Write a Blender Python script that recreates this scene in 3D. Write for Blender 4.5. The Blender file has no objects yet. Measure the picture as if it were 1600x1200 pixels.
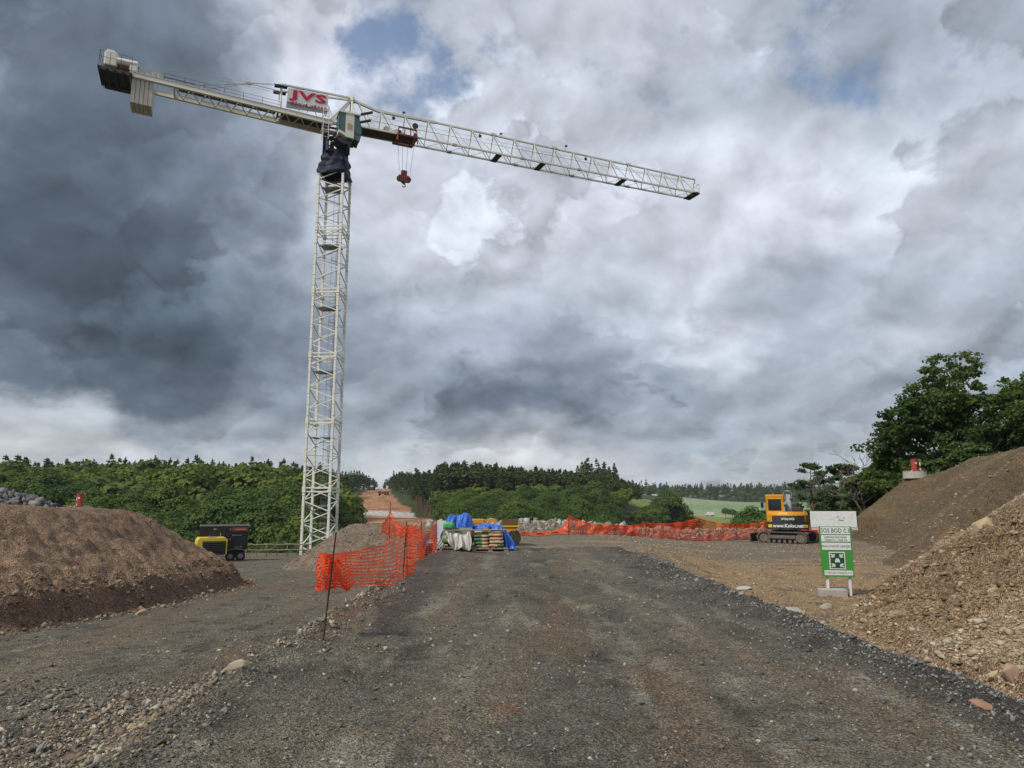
import bpy, math, random
import numpy as np
from mathutils import Vector, Matrix, Euler
R = math.radians
SC = bpy.context.scene
COL = SC.collection
random.seed(7)

# ------------------------------------------------------------------ camera, sky, sun, exposure
FPX = 1109.0            # focal length in photo pixels (1600 wide)
PITCH = R(9.47)
EYE = 1.6
cam_d = bpy.data.cameras.new('camera')
cam_d.sensor_width = 36.0
cam_d.lens = FPX / 1600.0 * 36.0
cam_d.clip_start = 0.1
cam_d.clip_end = 9000
cam = bpy.data.objects.new('camera', cam_d)
COL.objects.link(cam)
cam.location = (0, 0, EYE)
cam.rotation_euler = (R(90) + PITCH, 0, 0)
SC.camera = cam
SC.render.resolution_x = 1024
SC.render.resolution_y = 768
SC.view_settings.view_transform = 'Standard'
SC.view_settings.look = 'None'
SC.view_settings.exposure = 0.0
SC.view_settings.gamma = 1.0
SC.cycles.use_denoising = True
SC.cycles.use_adaptive_sampling = True
SC.cycles.adaptive_threshold = 0.012
SC.cycles.max_bounces = 5
SC.cycles.diffuse_bounces = 2
SC.cycles.glossy_bounces = 2
SC.cycles.transparent_max_bounces = 12
SC.cycles.volume_bounces = 0
SC.cycles.caustics_reflective = False
SC.cycles.caustics_refractive = False

SUN_EL, SUN_AZ = R(46), R(-128)      # azimuth from +Y (view axis) towards +X: behind and to the left


def ray(u, v):
    """direction of photo pixel, as (x/y, z/y)"""
    x = (u - 800.0) / FPX
    up = (600.0 - v) / FPX
    Y = math.cos(PITCH) - up * math.sin(PITCH)
    Z = math.sin(PITCH) + up * math.cos(PITCH)
    return x / Y, Z / Y


def at(u, v, y):
    a, b = ray(u, v)
    return Vector((a * y, y, EYE + b * y))


def new_mat(name):
    m = bpy.data.materials.new(name)
    m.use_nodes = True
    nt = m.node_tree
    return m, nt, nt.nodes['Principled BSDF']


class NT:
    """small helper for building node trees"""
    def __init__(s, nt):
        s.nt = nt

    def n(s, t, **kw):
        nd = s.nt.nodes.new(t)
        for k, v in kw.items():
            setattr(nd, k, v)
        return nd

    def link(s, a, b):
        s.nt.links.new(a, b)

    def _in(s, sock, val):
        if isinstance(val, bpy.types.NodeSocket):
            s.link(val, sock)
        elif val is not None:
            sock.default_value = val

    def math(s, op, a, b=None, c=None, clamp=False):
        nd = s.n('ShaderNodeMath', operation=op)
        nd.use_clamp = clamp
        s._in(nd.inputs[0], a)
        s._in(nd.inputs[1], b)
        s._in(nd.inputs[2], c)
        return nd.outputs[0]

    def vmath(s, op, a, b=None, scale=None):
        nd = s.n('ShaderNodeVectorMath', operation=op)
        s._in(nd.inputs[0], a)
        s._in(nd.inputs[1], b)
        if scale is not None:
            s._in(nd.inputs[3], scale)
        return nd.outputs['Value'] if op in ('DOT_PRODUCT', 'LENGTH') else nd.outputs[0]

    def noise(s, vec, scale, detail=2.0, rough=0.5, dist=0.0, lac=2.0, color=False):
        nd = s.n('ShaderNodeTexNoise')
        s._in(nd.inputs['Vector'], vec)
        nd.inputs['Scale'].default_value = scale
        nd.inputs['Detail'].default_value = detail
        nd.inputs['Roughness'].default_value = rough
        nd.inputs['Distortion'].default_value = dist
        nd.inputs['Lacunarity'].default_value = lac
        return nd.outputs['Color' if color else 0]

    def voronoi(s, vec, scale, feature='F1', out=0, rand=1.0):
        nd = s.n('ShaderNodeTexVoronoi', feature=feature)
        s._in(nd.inputs['Vector'], vec)
        nd.inputs['Scale'].default_value = scale
        nd.inputs['Randomness'].default_value = rand
        return nd.outputs[out]

    def ramp(s, fac, stops, interp='LINEAR'):
        nd = s.n('ShaderNodeValToRGB')
        cr = nd.color_ramp
        cr.interpolation = interp
        while len(cr.elements) < len(stops):
            cr.elements.new(0.5)
        for i, (p, c) in enumerate(stops):
            cr.elements[i].position = p
        for i, (p, c) in enumerate(stops):
            e = cr.elements[i]
            e.color = c if len(c) == 4 else (*c, 1)
        s._in(nd.inputs[0], fac)
        return nd

    def mix(s, fac, a, b, blend='MIX'):
        nd = s.n('ShaderNodeMix', data_type='RGBA', blend_type=blend)
        s._in(nd.inputs['Factor'], fac)
        A = [i for i in nd.inputs if i.identifier == 'A_Color'][0]
        B = [i for i in nd.inputs if i.identifier == 'B_Color'][0]
        for sock, v in ((A, a), (B, b)):
            if isinstance(v, (tuple, list)) and len(v) == 3:
                v = (*v, 1)
            s._in(sock, v)
        return [o for o in nd.outputs if o.identifier == 'Result_Color'][0]

    def mapr(s, v, a, b, c=0.0, d=1.0, smooth=False):
        nd = s.n('ShaderNodeMapRange')
        if smooth:
            nd.interpolation_type = 'SMOOTHSTEP'
        s._in(nd.inputs[0], v)
        for i, q in enumerate((a, b, c, d)):
            nd.inputs[i + 1].default_value = q
        return nd.outputs[0]


def lin(c):
    return tuple((x / 255 / 12.92) if x / 255 <= 0.04045 else ((x / 255 + 0.055) / 1.055) ** 2.4 for x in c)


# --- the broken cloud deck: brightness of the clouds by compass direction and height
SKY_V = [0, 75, 150, 225, 300, 375, 450, 525, 600, 650, 700, 750]
SKY_L = [
    [105, 112, 118, 122, 188, 180, 165, 185, 185, 192, 195, 185, 180, 165, 160, 170, 168],
    [118, 105, 112, 128, 205, 207, 160, 190, 186, 196, 178, 190, 178, 152, 165, 165, 172],
    [128, 104, 108, 120, 190, 208, 198, 202, 190, 195, 170, 180, 165, 172, 172, 172, 180],
    [108, 98, 104, 116, 145, 198, 205, 207, 198, 195, 200, 206, 188, 208, 198, 192, 190],
    [90, 84, 92, 100, 122, 188, 190, 200, 208, 192, 195, 198, 216, 205, 190, 186, 180],
    [88, 84, 84, 96, 118, 178, 184, 206, 208, 192, 194, 198, 210, 200, 190, 186, 174],
    [86, 78, 82, 96, 128, 158, 176, 186, 188, 182, 176, 172, 176, 162, 172, 178, 170],
    [112, 90, 78, 76, 106, 132, 152, 168, 178, 164, 162, 232, 158, 166, 198, 176, 158],
    [110, 98, 100, 94, 124, 142, 158, 146, 134, 124, 138, 166, 176, 180, 152, 162, 156],
    [184, 176, 126, 122, 140, 156, 156, 110, 88, 100, 154, 132, 152, 150, 150, 150, 150],
    [206, 198, 212, 182, 170, 166, 206, 168, 212, 216, 168, 164, 166, 162, 170, 168, 166],
    [172, 168, 176, 176, 176, 176, 182, 180, 188, 182, 176, 176, 176, 168, 165, 165, 165]]
SKY_B = {(6, 0): .6, (6, 1): 1.0, (5, 0): .35, (7, 1): .35, (8, 1): .55, (8, 0): .25, (10, 1): .5, (10, 2): .8, (9, 1): .3, (11, 2): .4,
         (12, 2): .55, (13, 1): .8, (13, 0): .5, (14, 0): .6, (14, 1): .45, (14, 2): .4, (13, 2): .35, (12, 1): .25, (6, 2): .15, (15, 2): .15, (13, 3): .1}


def sky_lookup(az, el):
    x, y, z = math.sin(az) * math.cos(el), math.cos(az) * math.cos(el), math.sin(el)
    f = y * math.cos(PITCH) + z * math.sin(PITCH)
    up = -y * math.sin(PITCH) + z * math.cos(PITCH)
    if f < 0.2:
        return 170.0, 0.0
    u = 800 + x / f * FPX
    v = 600 - up / f * FPX
    cu = min(max(u / 100.0, 0), 15.999)
    vv = min(max(v, 0), 749.9)
    j = max(i for i in range(len(SKY_V) - 1) if SKY_V[i] <= vv)
    tv = (vv - SKY_V[j]) / (SKY_V[j + 1] - SKY_V[j])
    i = int(cu)
    tu = cu - i
    w = [((i, j), (1 - tu) * (1 - tv)), ((i + 1, j), tu * (1 - tv)), ((i, j + 1), (1 - tu) * tv), ((i + 1, j + 1), tu * tv)]
    L = sum(SKY_L[b][a] * q for (a, b), q in w)
    B = sum(SKY_B.get((a, b), 0) * q for (a, b), q in w)
    if v < 300 and u > 480:
        B = max(B, 0.20 * min(1, (u - 480) / 60) * min(1, (300 - v) / 80))
    out = max(0, -v, -u, u - 1600) / 260.0
    k = 1 / (1 + out * out)
    return L * k + 172 * (1 - k), B * k


def cloud_rgb(L, el=1.0):
    t = min(max((L - 92) / 100.0, 0), 1)
    w = max(0.0, 1 - el / R(9))            # warmer, hazier light near the horizon
    r = 0.862 + 0.108 * t ** 0.8 + 0.012 * w
    b = 1.15 - 0.09 * t - 0.055 * w
    return lin((L * r, L * (1.005 - .005 * t), L * b))


world = bpy.data.worlds.new('World')
SC.world = world
world.use_nodes = True
wn = world.node_tree
wn.nodes.clear()
W = NT(wn)
tc = W.n('ShaderNodeTexCoord').outputs['Generated']
dirn = W.vmath('NORMALIZE', tc)
sx = W.n('ShaderNodeSeparateXYZ')
W.link(dirn, sx.inputs[0])
# stretch noise sideways close to the horizon, as a flat cloud deck looks there
zst = W.math('MULTIPLY_ADD', W.math('SUBTRACT', 1.0, W.math('EXPONENT', W.math('MULTIPLY', W.math('MAXIMUM', sx.outputs[2], 0.0), -7.0))), 0.22, W.math('MULTIPLY', sx.outputs[2], 1.15))
cb = W.n('ShaderNodeCombineXYZ')
W.link(sx.outputs[0], cb.inputs[0])
W.link(sx.outputs[1], cb.inputs[1])
W.link(zst, cb.inputs[2])
pv = cb.outputs[0]
warp_big = W.noise(pv, 4.6, 7, 0.52, color=True)
wv = W.n('ShaderNodeSeparateColor')
W.link(warp_big, wv.inputs[0])
warp2 = W.noise(pv, 15, 5, 0.55, color=True)
wv2 = W.n('ShaderNodeSeparateColor')
W.link(warp2, wv2.inputs[0])


def warped(base, ch, a1, a2):
    t = W.math('MULTIPLY_ADD', W.math('SUBTRACT', wv.outputs[ch], 0.5), a1, base)
    return W.math('MULTIPLY_ADD', W.math('SUBTRACT', wv2.outputs[ch], 0.5), a2, t)


az_n = W.math('ARCTAN2', sx.outputs[0], sx.outputs[1])
el_n = W.math('ARCSINE', sx.outputs[2])
az_w = warped(az_n, 0, 0.30, 0.10)
el_w = warped(el_n, 1, 0.17, 0.07)
AZ0, AZ1, NAZ = R(-52), R(52), 27
ELS = [R(e) for e in (0.5, 3, 5.5, 8, 11.5, 15, 19, 23, 27, 31, 35, 40, 52)]
azf = W.math('DIVIDE', W.math('SUBTRACT', az_w, AZ0), AZ1 - AZ0, clamp=True)
cur_c = cur_a = None
for k, el in enumerate(ELS):
    stops = []
    for i in range(NAZ):
        t = i / (NAZ - 1)
        L, B = sky_lookup(AZ0 + (AZ1 - AZ0) * t, el)
        stops.append((t, (*cloud_rgb(L, el), B)))
    rp = W.ramp(azf, stops, 'B_SPLINE' if False else 'EASE')
    if k == 0:
        cur_c, cur_a = rp.outputs[0], rp.outputs[1]
    else:
        f = W.mapr(el_w, ELS[k - 1], el, smooth=True)
        cur_c = W.mix(f, cur_c, rp.outputs[0])
        fa = W.math('SUBTRACT', rp.outputs[1], cur_a)
        cur_a = W.math('MULTIPLY_ADD', fa, f, cur_a)
# billows: side-lit relief of a cloud noise
def shifted(dx, dz):
    return W.vmath('ADD', pv, (dx, 0, dz))
bn1 = W.noise(pv, 8.5, 7, 0.5, dist=0.3)
bn2 = W.noise(shifted(0.012, -0.03), 8.5, 7, 0.5, dist=0.3)
relief = W.math('SUBTRACT', bn1, bn2)
big = W.math('SUBTRACT', W.noise(pv, 3.1, 5, 0.55), 0.5)
fine = W.math('SUBTRACT', W.noise(pv, 20, 5, 0.5), 0.5)
def billow(sc, det):
    n = W.noise(W.vmath('ADD', pv, W.vmath('SCALE', W.vmath('SUBTRACT', warp2, (0.5, 0.5, 0.5)), None, 0.10)), sc, det, 0.5)
    return W.math('MULTIPLY', W.math('ABSOLUTE', W.math('SUBTRACT', n, 0.5)), 2.0)
puff = W.math('ADD', W.math('MULTIPLY', billow(6.5, 1), 0.6), W.math('MULTIPLY', billow(15, 2), 0.4))
# overlapping cloud banks: a crisp bright rim, then fading into the shaded underside
def banks(sc, k, off, det):
    q = W.vmath('ADD', W.vmath('ADD', pv, off), W.vmath('SCALE', W.vmath('SUBTRACT', warp2, (0.5, 0.5, 0.5)), None, 0.07))
    n = W.math('MULTIPLY', W.noise(q, sc, det, 0.52), k)
    fr = W.math('FRACT', n)
    rise = W.mapr(fr, 0.0, 0.15, smooth=True)
    fall = W.math('EXPONENT', W.math('MULTIPLY', fr, -2.3))
    return W.math('SUBTRACT', W.math('MULTIPLY', rise, fall), 0.33)
amp1 = W.mapr(W.noise(W.vmath('ADD', pv, (3, 1, 7)), 3.5, 2, 0.5), 0.36, 0.62, 0.08, 0.62, smooth=True)
amp2 = W.mapr(W.noise(W.vmath('ADD', pv, (9, 4, 2)), 4.5, 2, 0.5), 0.42, 0.64, 0.03, 0.34, smooth=True)
gain = W.math('MULTIPLY_ADD', relief, 1.45, 1.25)
gain = W.math('MULTIPLY_ADD', W.math('SUBTRACT', puff, 0.22), 0.45, gain)
gain = W.math('MULTIPLY_ADD', banks(2.6, 5.0, (0, 0, 0), 7), amp1, gain)
gain = W.math('MULTIPLY_ADD', banks(5.5, 4.0, (5, 2, 1), 5), amp2, gain)
gain = W.math('MULTIPLY_ADD', big, 0.22, gain)
gain = W.math('MULTIPLY_ADD', fine, 0.10, gain)
gain = W.math('MAXIMUM', gain, 0.45)
gm = W.n('ShaderNodeCombineXYZ')
hue = W.math('MULTIPLY_ADD', W.math('SUBTRACT', wv.outputs[2], 0.5), 0.14, 1.0)
W.link(W.math('MULTIPLY', gain, hue), gm.inputs[0])
for i in (1, 2):
    W.link(gain, gm.inputs[i])
cloud_c = W.mix(1.0, cur_c, gm.outputs[0], 'MULTIPLY')
below = W.mapr(sx.outputs[2], -0.02, 0.0)
cloud_c = W.mix(below, (0.07, 0.075, 0.06, 1), cloud_c)
sky = W.n('ShaderNodeTexSky')
sky.sky_type = 'NISHITA'
sky.sun_disc = False
sky.sun_elevation = SUN_EL
sky.sun_rotation = SUN_AZ
bg_sky = W.n('ShaderNodeBackground')
W.link(sky.outputs[0], bg_sky.inputs[0])
bg_sky.inputs[1].default_value = 0.15
bg_cl = W.n('ShaderNodeBackground')
W.link(cloud_c, bg_cl.inputs[0])
bg_cl.inputs[1].default_value = 1.0
gap = W.math('SUBTRACT', W.math('ADD', cur_a, W.math('MULTIPLY', W.math('SUBTRACT', W.noise(pv, 9, 8, 0.62), 0.5), 2.6)), 0.10)
gapf = W.math('MULTIPLY', W.mapr(gap, 0.22, 0.80, smooth=True), W.mapr(cur_a, 0.0, 0.15))
gapf = W.math('MULTIPLY', gapf, 0.82)
mxs = W.n('ShaderNodeMixShader')
W.link(gapf, mxs.inputs[0])
W.link(bg_cl.outputs[0], mxs.inputs[1])
W.link(bg_sky.outputs[0], mxs.inputs[2])
wo = W.n('ShaderNodeOutputWorld')
W.link(mxs.outputs[0], wo.inputs[0])
world.cycles.sampling_method = 'MANUAL'
world.cycles.sample_map_resolution = 512

sun_d = bpy.data.lights.new('sun', 'SUN')
sun_d.energy = 3.3
sun_d.angle = R(8)
sun_d.color = (1.0, 0.92, 0.80)
sun = bpy.data.objects.new('sun', sun_d)
COL.objects.link(sun)
_sd = Vector((math.sin(SUN_AZ) * math.cos(SUN_EL), math.cos(SUN_AZ) * math.cos(SUN_EL), math.sin(SUN_EL)))
sun.rotation_euler = (-_sd).to_track_quat('-Z', 'Y').to_euler()
# ------------------------------------------------------------------ tagging and mesh helpers
def tag(o, label=None, cat=None, group=None, kind=None):
    if label: o['label'] = label
    if cat: o['category'] = cat
    if group: o['group'] = group
    if kind: o['kind'] = kind
    return o


def empty(name, loc=(0, 0, 0), rz=0.0):
    o = bpy.data.objects.new(name, None)
    COL.objects.link(o)
    o.location = loc
    o.rotation_euler = (0, 0, rz)
    o.empty_display_size = 0.3
    return o


def link_obj(name, me, parent=None):
    o = bpy.data.objects.new(name, me)
    COL.objects.link(o)
    if parent is not None:
        o.parent = parent
    return o


def np_mesh(name, V, F, mat=None, smooth=False, attrs=None):
    """V (n,3), F (m,k) int array with k = 3 or 4"""
    V = np.asarray(V, np.float32)
    F = np.asarray(F, np.int32)
    me = bpy.data.meshes.new(name)
    k = F.shape[1]
    me.vertices.add(len(V))
    me.vertices.foreach_set('co', V.ravel())
    me.loops.add(F.size)
    me.loops.foreach_set('vertex_index', F.ravel())
    me.polygons.add(len(F))
    me.polygons.foreach_set('loop_start', np.arange(len(F), dtype=np.int32) * k)
    me.polygons.foreach_set('loop_total', np.full(len(F), k, np.int32))
    if smooth:
        me.polygons.foreach_set('use_smooth', np.ones(len(F), bool))
    me.update(calc_edges=True)
    for an, (dom, arr) in (attrs or {}).items():
        a = me.attributes.new(an, 'FLOAT_COLOR', dom)
        c = np.ones((len(arr), 4), np.float32)
        c[:, :3] = arr
        a.data.foreach_set('color', c.ravel())
    if mat: me.materials.append(mat)
    return me


# ------------------------------------------------------------------ numpy noise
_rng = np.random.RandomState(5)
_P = _rng.permutation(512)
_G = _rng.rand(512) * 2 * np.pi
_GX, _GY = np.cos(_G), np.sin(_G)


def perlin(x, y):
    xi = np.floor(x).astype(np.int64)
    yi = np.floor(y).astype(np.int64)
    fx, fy = x - xi, y - yi
    ux, uy = fx * fx * fx * (fx * (fx * 6 - 15) + 10), fy * fy * fy * (fy * (fy * 6 - 15) + 10)

    def g(a, b, dx, dy):
        h = _P[(_P[a & 511] + b) & 511]
        return _GX[h] * dx + _GY[h] * dy
    n00, n10 = g(xi, yi, fx, fy), g(xi + 1, yi, fx - 1, fy)
    n01, n11 = g(xi, yi + 1, fx, fy - 1), g(xi + 1, yi + 1, fx - 1, fy - 1)
    a = n00 + ux * (n10 - n00)
    b = n01 + ux * (n11 - n01)
    return (a + uy * (b - a)) * 1.4


def fbm(x, y, o=4, rough=0.5, seed=0.0):
    s, a, f, t = 0, 1.0, 1.0, 0
    for i in range(o):
        s = s + a * perlin(x * f + 17.3 * i + seed * 7.1, y * f - 9.7 * i + seed * 3.3)
        t += a
        a *= rough
        f *= 2.03
    return s / t


def sstep(a, b, x):
    t = np.clip((x - a) / (b - a), 0, 1)
    return t * t * (3 - 2 * t)


def interp(x, xs, ys):
    return np.interp(x, xs, ys)


def seg_dist(x, y, pts):
    """signed distance to an open polyline; positive on its right-hand side when walking along it"""
    best = np.full(np.shape(x), 1e9)
    sign = np.ones(np.shape(x))
    for (x0, y0), (x1, y1) in zip(pts[:-1], pts[1:]):
        dx, dy = x1 - x0, y1 - y0
        L = dx * dx + dy * dy
        t = np.clip(((x - x0) * dx + (y - y0) * dy) / L, 0, 1)
        ex, ey = x - x0 - t * dx, y - y0 - t * dy
        d = np.hypot(ex, ey)
        cr = (x - x0) * dy - (y - y0) * dx
        m = d < best - 1e-9
        best = np.where(m, d, best)
        sign = np.where(m, np.sign(cr), sign)
    return best * sign


def smin(a, b, k):
    h = np.clip(0.5 + 0.5 * (b - a) / k, 0, 1)
    return b + (a - b) * h - k * h * (1 - h)


def smax(a, b, k):
    return -smin(-a, -b, k)


T_PILE = [(3.6, -8), (3.9, 3), (4.5, 6), (5.0, 9), (5.7, 12.5), (8.1, 15.8), (9.6, 18.6), (11.5, 20.6), (16, 21.6), (40, 22)]
T_BANK = [(9.0, 12), (10.6, 20), (13.2, 26), (16.9, 31.6), (20.2, 42), (24, 55), (30, 75), (36, 100)]
T_MOUND = [(-12.0, -8), (-10.5, 2), (-9.2, 8), (-8.5, 12.3), (-8.05, 15.5), (-8.5, 20), (-8.7, 24.3), (-9.8, 26.6), (-13, 28.5), (-20, 31), (-60, 40)]


def z_lower(y):
    return -0.045 * np.clip(y, -20, 62)


def z_right(y):
    return interp(y, [-10, 4, 8, 20, 42, 60], [0, -0.1, -0.36, -0.45, -0.62, -0.8])


BERM = [(-4.5, 38.6), (2, 40), (16, 46.5), (24, 49.5)]


def far_z(x, y):
    a = x / np.maximum(y, 1)
    zc = interp(y, [60, 74, 100, 150, 200, 250, 350, 420, 600, 900, 1400, 3000], [-5, -15, -19, -15, -10, -5.5, -2.8, 2, 12, 16, 10, 0])
    zr = interp(y, [60, 74, 100, 200, 330, 450, 600, 900, 1150, 1500, 2200, 3000], [-5, -15, -20, -22, -21, -18, -14, -1.5, 6, 14, 14, 0])
    w = sstep(0.10, 0.30, a + 0.03 * np.sin(y / 90.0))
    zleft = interp(y, [60, 74, 100, 130, 165, 200, 250, 300, 420, 600, 900, 1400, 3000], [-5, -15, -18, -12, -6.5, -2.5, 1.5, 3.0, 4, 8, 10, 10, 0])
    zc = zc + 4.5 * sstep(-0.125, -0.09, a) * sstep(285, 330, y) * (1 - sstep(500, 640, y))
    wl = sstep(-0.215, -0.30, a)
    zc = zc * (1 - wl) + zleft * wl
    zr = zr + 11.5 * sstep(0.25, 0.31, a) * sstep(74, 90, y) * (1 - sstep(125, 185, y))
    z = zc * (1 - w) + zr * w
    z = z + fbm(x / 160, y / 160, 3) * np.clip((y - 80) / 60, 0, 5)
    return z


def height(x, y, detail=True):
    n1 = fbm(x * 0.9, y * 0.35, 3, seed=1)
    n2 = fbm(x * 2.3, y * 2.3, 3, seed=2)
    xe = x + 0.22 * n1 + 0.10 * n2                       # ragged road edges
    zl, zr = z_lower(y), z_right(y)
    # main road crown, falling to the lower road on the left and to the yard on the right
    zmain = interp(y, [-10, 30, 60], [0, 0, -0.2])
    slope = interp(y, [4, 10, 26, 34], [0.35, 0.6, 0.6, 0.45])
    left = np.maximum(zl, zmain - np.maximum(0, -2.45 - xe) * slope)
    wr = sstep(0, 1, (xe - 3.85) / interp(y, [5, 18, 24, 34], [0.75, 1.0, 3.5, 8]))
    z = np.where(xe < 0, left, zmain * (1 - wr) + zr * wr)
    z = z + 0.13 * np.exp(-((xe + 2.62) / 0.28) ** 2) * sstep(4.5, 7, y) * (1 - sstep(20, 26, y)) * (0.7 + 0.8 * n2)
    z = z + (0.10 + 0.08 * n2) * np.exp(-((xe - 3.75) / 0.38) ** 2) * sstep(3, 7, y) * (1 - sstep(19, 24, y))
    # wheel ruts
    rut = np.exp(-((x + 1.0 + .2 * np.sin(y * .13)) / 0.45) ** 2) + np.exp(-((x - 1.25 + .2 * np.sin(y * .1)) / 0.5) ** 2)
    z = z - 0.055 * rut * (y < 40) * (1 + .5 * fbm(x * .8, y * 1.1, 3, seed=70))
    # left soil mound
    wob = 0.55 * fbm(x * 0.35, y * 0.35, 3, seed=3)
    dm = -seg_dist(x, y, T_MOUND) + wob * 0.6
    capm = interp(y, [5, 14, 22, 28], [2.0, 1.75, 1.35, 1.2]) + 0.25 * fbm(x * .3, y * .3, 2, seed=4)
    toe = 0.42 * sstep(0, 0.45, dm) * (0.7 + 0.9 * np.abs(fbm(x * 1.3, y * 1.3, 3, seed=8)))
    hm = smin(zl + toe + np.maximum(dm - 0.15, 0) * 0.60 * (dm > 0), capm, 0.35)
    z = np.where(dm > 0, np.maximum(z, hm), z)
    # spoil heap by the crane
    ax, ay, bx, by = -8.0, 36.4, -5.2, 36.6
    t = np.clip(((x - ax) * (bx - ax) + (y - ay) * (by - ay)) / ((bx - ax) ** 2 + (by - ay) ** 2), 0, 1)
    dh = np.hypot(x - ax - t * (bx - ax), (y - ay - t * (by - ay)) * 0.9)
    rill = 0.10 * np.abs(fbm(np.arctan2(y - ay, x - ax - t * (bx - ax)) * 6, dh * 0.25, 2, seed=5)) * 4
    hh = -1.62 + 2.25 - dh * 0.66 - rill * 0.35 + 0.12 * n2
    hh = smin(hh, 0.62 + 0.1 * n2 - 0.06 * (x + 7), 0.35)
    z = smax(z, hh, 0.12)
    # right: front rubble pile and the embankment behind it
    wob2 = 0.7 * fbm(x * 0.4, y * 0.4, 3, seed=6)
    dp = seg_dist(x, y, T_PILE) + wob2 * 0.6
    hp = zr + np.maximum(dp, 0) * interp(y, [3, 8, 14, 20], [0.50, 0.52, 0.66, 0.74]) + 0.16 * sstep(0, .3, dp)
    # broken rock ledges in the cut of the pile
    led = sstep(7.5, 9.5, y) * (1 - sstep(15.5, 17.5, y)) * sstep(0.25, .8, dp) * (1 - sstep(2.6, 4.2, dp))
    q = 0.16
    hq = (hp + 0.25 * fbm(x * .5, y * .9, 3, seed=9) + .05 * n2) / q
    fr = hq - np.floor(hq)
    hp = hp + led * q * (sstep(0.0, 0.35, fr) - fr) * 1.0
    hp = smin(hp, interp(y, [0, 10, 20, 30], [2.6, 3.1, 3.9, 3.9]) + 0.3 * wob2, 0.5)
    z = np.where(dp > 0, np.maximum(z, hp), z)
    db = np.minimum(seg_dist(x, y, T_BANK), y - 19.5) + wob2 * 0.5
    capb = interp(y, [19, 30, 38, 44, 47, 50.5, 55, 62, 75], [4.1, 4.05, 3.95, 3.3, 2.35, 1.0, -0.3, -1.5, -6])
    hb = smin(zr - 0.1 + np.maximum(db, 0) * 0.86, capb + 0.22 * wob2, 0.5)
    z = np.where(db > 0, np.maximum(z, hb), z)
    z = z + 0.1 * (db > 0) * np.abs(fbm(x * 1.1, y * .5, 2, seed=12)) * np.clip(db, 0, 1)
    dpad = np.hypot(x - 24.95, y - 43.3)
    z = np.maximum(z, np.where(dpad < 4, 3.12 - np.maximum(0, dpad - 0.85) * 0.8, -99))
    # rubble berm at the far edge of the yard
    dbm = np.abs(seg_dist(x, y, BERM))
    bm = zr * sstep(2, 10, x) + 0.62 - dbm * 0.55 + 0.12 * n2
    z = np.maximum(z, np.where(dbm < 3, bm, -99))
    # edge of the platform, then the valley
    edge = interp(x, [-60, -25, -12, -6, 2, 16, 24, 40], [66, 64, 64, 46, 43.5, 49.5, 53, 60])
    wv_ = sstep(0, 13, y - edge - 1.5 * n1)
    fz = far_z(x, y)
    z = z * (1 - wv_) + np.minimum(z, fz) * wv_
    if detail:
        yy = np.clip(y, 1, 80)
        z = z + 0.018 * fbm(x * 5, y * 5, 3, 0.6, seed=10) * sstep(0, 1, 1 - (y - 40) / 20)
        rough = np.clip((dm > 0) * 0.5 + (dp > -.3) * 1.0 + (db > 0) * .8 + (dh < 4) * .6 + sstep(-2.1, -2.6, xe) * sstep(-5.5, -3, xe) * 1.1 * (y < 14) + 0.25, 0, 1.3)
        z = z + 0.055 * rough * np.abs(fbm(x * 3.2, y * 3.2, 4, 0.6, seed=11)) * np.clip(y / 4, 0, 1)
        strat = sstep(-.6, -1.6, x) * sstep(-9, -7, x) * (1 - sstep(9, 15, y + 2.0 * n1)) + .6 * sstep(4.2, 5.0, xe) * (dp < 0.3) * (y < 24)
        z = z + 0.055 * strat * np.abs(fbm(x * 1.4 + y * .5, y * 4.2, 4, 0.6, seed=15)) * np.clip(y / 4, .4, 1)
        # clods along the toe of the mound and the left edge of the raised road
        toeb = np.exp(-((dm - 0.4) / 0.5) ** 2) + 0.5 * np.exp(-((xe + 2.9) / 0.5) ** 2) * (y < 14)
        z = z + 0.13 * toeb * np.abs(fbm(x * 2.6, y * 2.6, 4, 0.62, seed=13))
    return z


def H(x, y):
    return float(height(np.array([float(x)]), np.array([float(y)]))[0])


# region ids: 0 gravel road, 1 lower side road, 2 yard, 3 soil mound, 4 spoil heap, 5 rubble pile, 6 embankment, 7 valley slope
def region(x, y):
    n2 = fbm(x * 1.8, y * 1.8, 3, seed=2)
    xe = x + 0.22 * fbm(x * 0.9, y * 0.35, 3, seed=1) + .1 * n2
    r = np.where(xe < -2.7, 1, np.where(xe > 3.95 + 0.0 * y, 2, 0))
    r = np.where((y > 26.5 + 1.2 * n2) & (x > -3.2), 2, r)
    dbm = np.abs(seg_dist(x, y, BERM))
    ax, bx = -8.0, -5.2
    dh = np.hypot(x - np.clip(x, ax, bx), (y - 36.5) * .9)
    r = np.where((dh < 3.35), 4, r)
    wob = 0.55 * fbm(x * 0.35, y * 0.35, 3, seed=3)
    dm = -seg_dist(x, y, T_MOUND) + wob * 0.6
    r = np.where(dm > -0.05, 3, r)
    wob2 = 0.7 * fbm(x * 0.4, y * 0.4, 3, seed=6)
    dp = seg_dist(x, y, T_PILE) + wob2 * 0.6
    db = np.minimum(seg_dist(x, y, T_BANK), y - 19.5) + wob2 * 0.5
    r = np.where(db > 0, 6, r)
    r = np.where(dp > 0, 5, r)
    edge = interp(x, [-60, -25, -12, -6, 2, 16, 24, 40], [66, 64, 64, 46, 43.5, 49.5, 53, 60])
    r = np.where(y > edge, 7, r)
    return r, dm, dp, db, xe, dh


def c3(*rows):
    return np.array(rows, np.float32)


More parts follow.
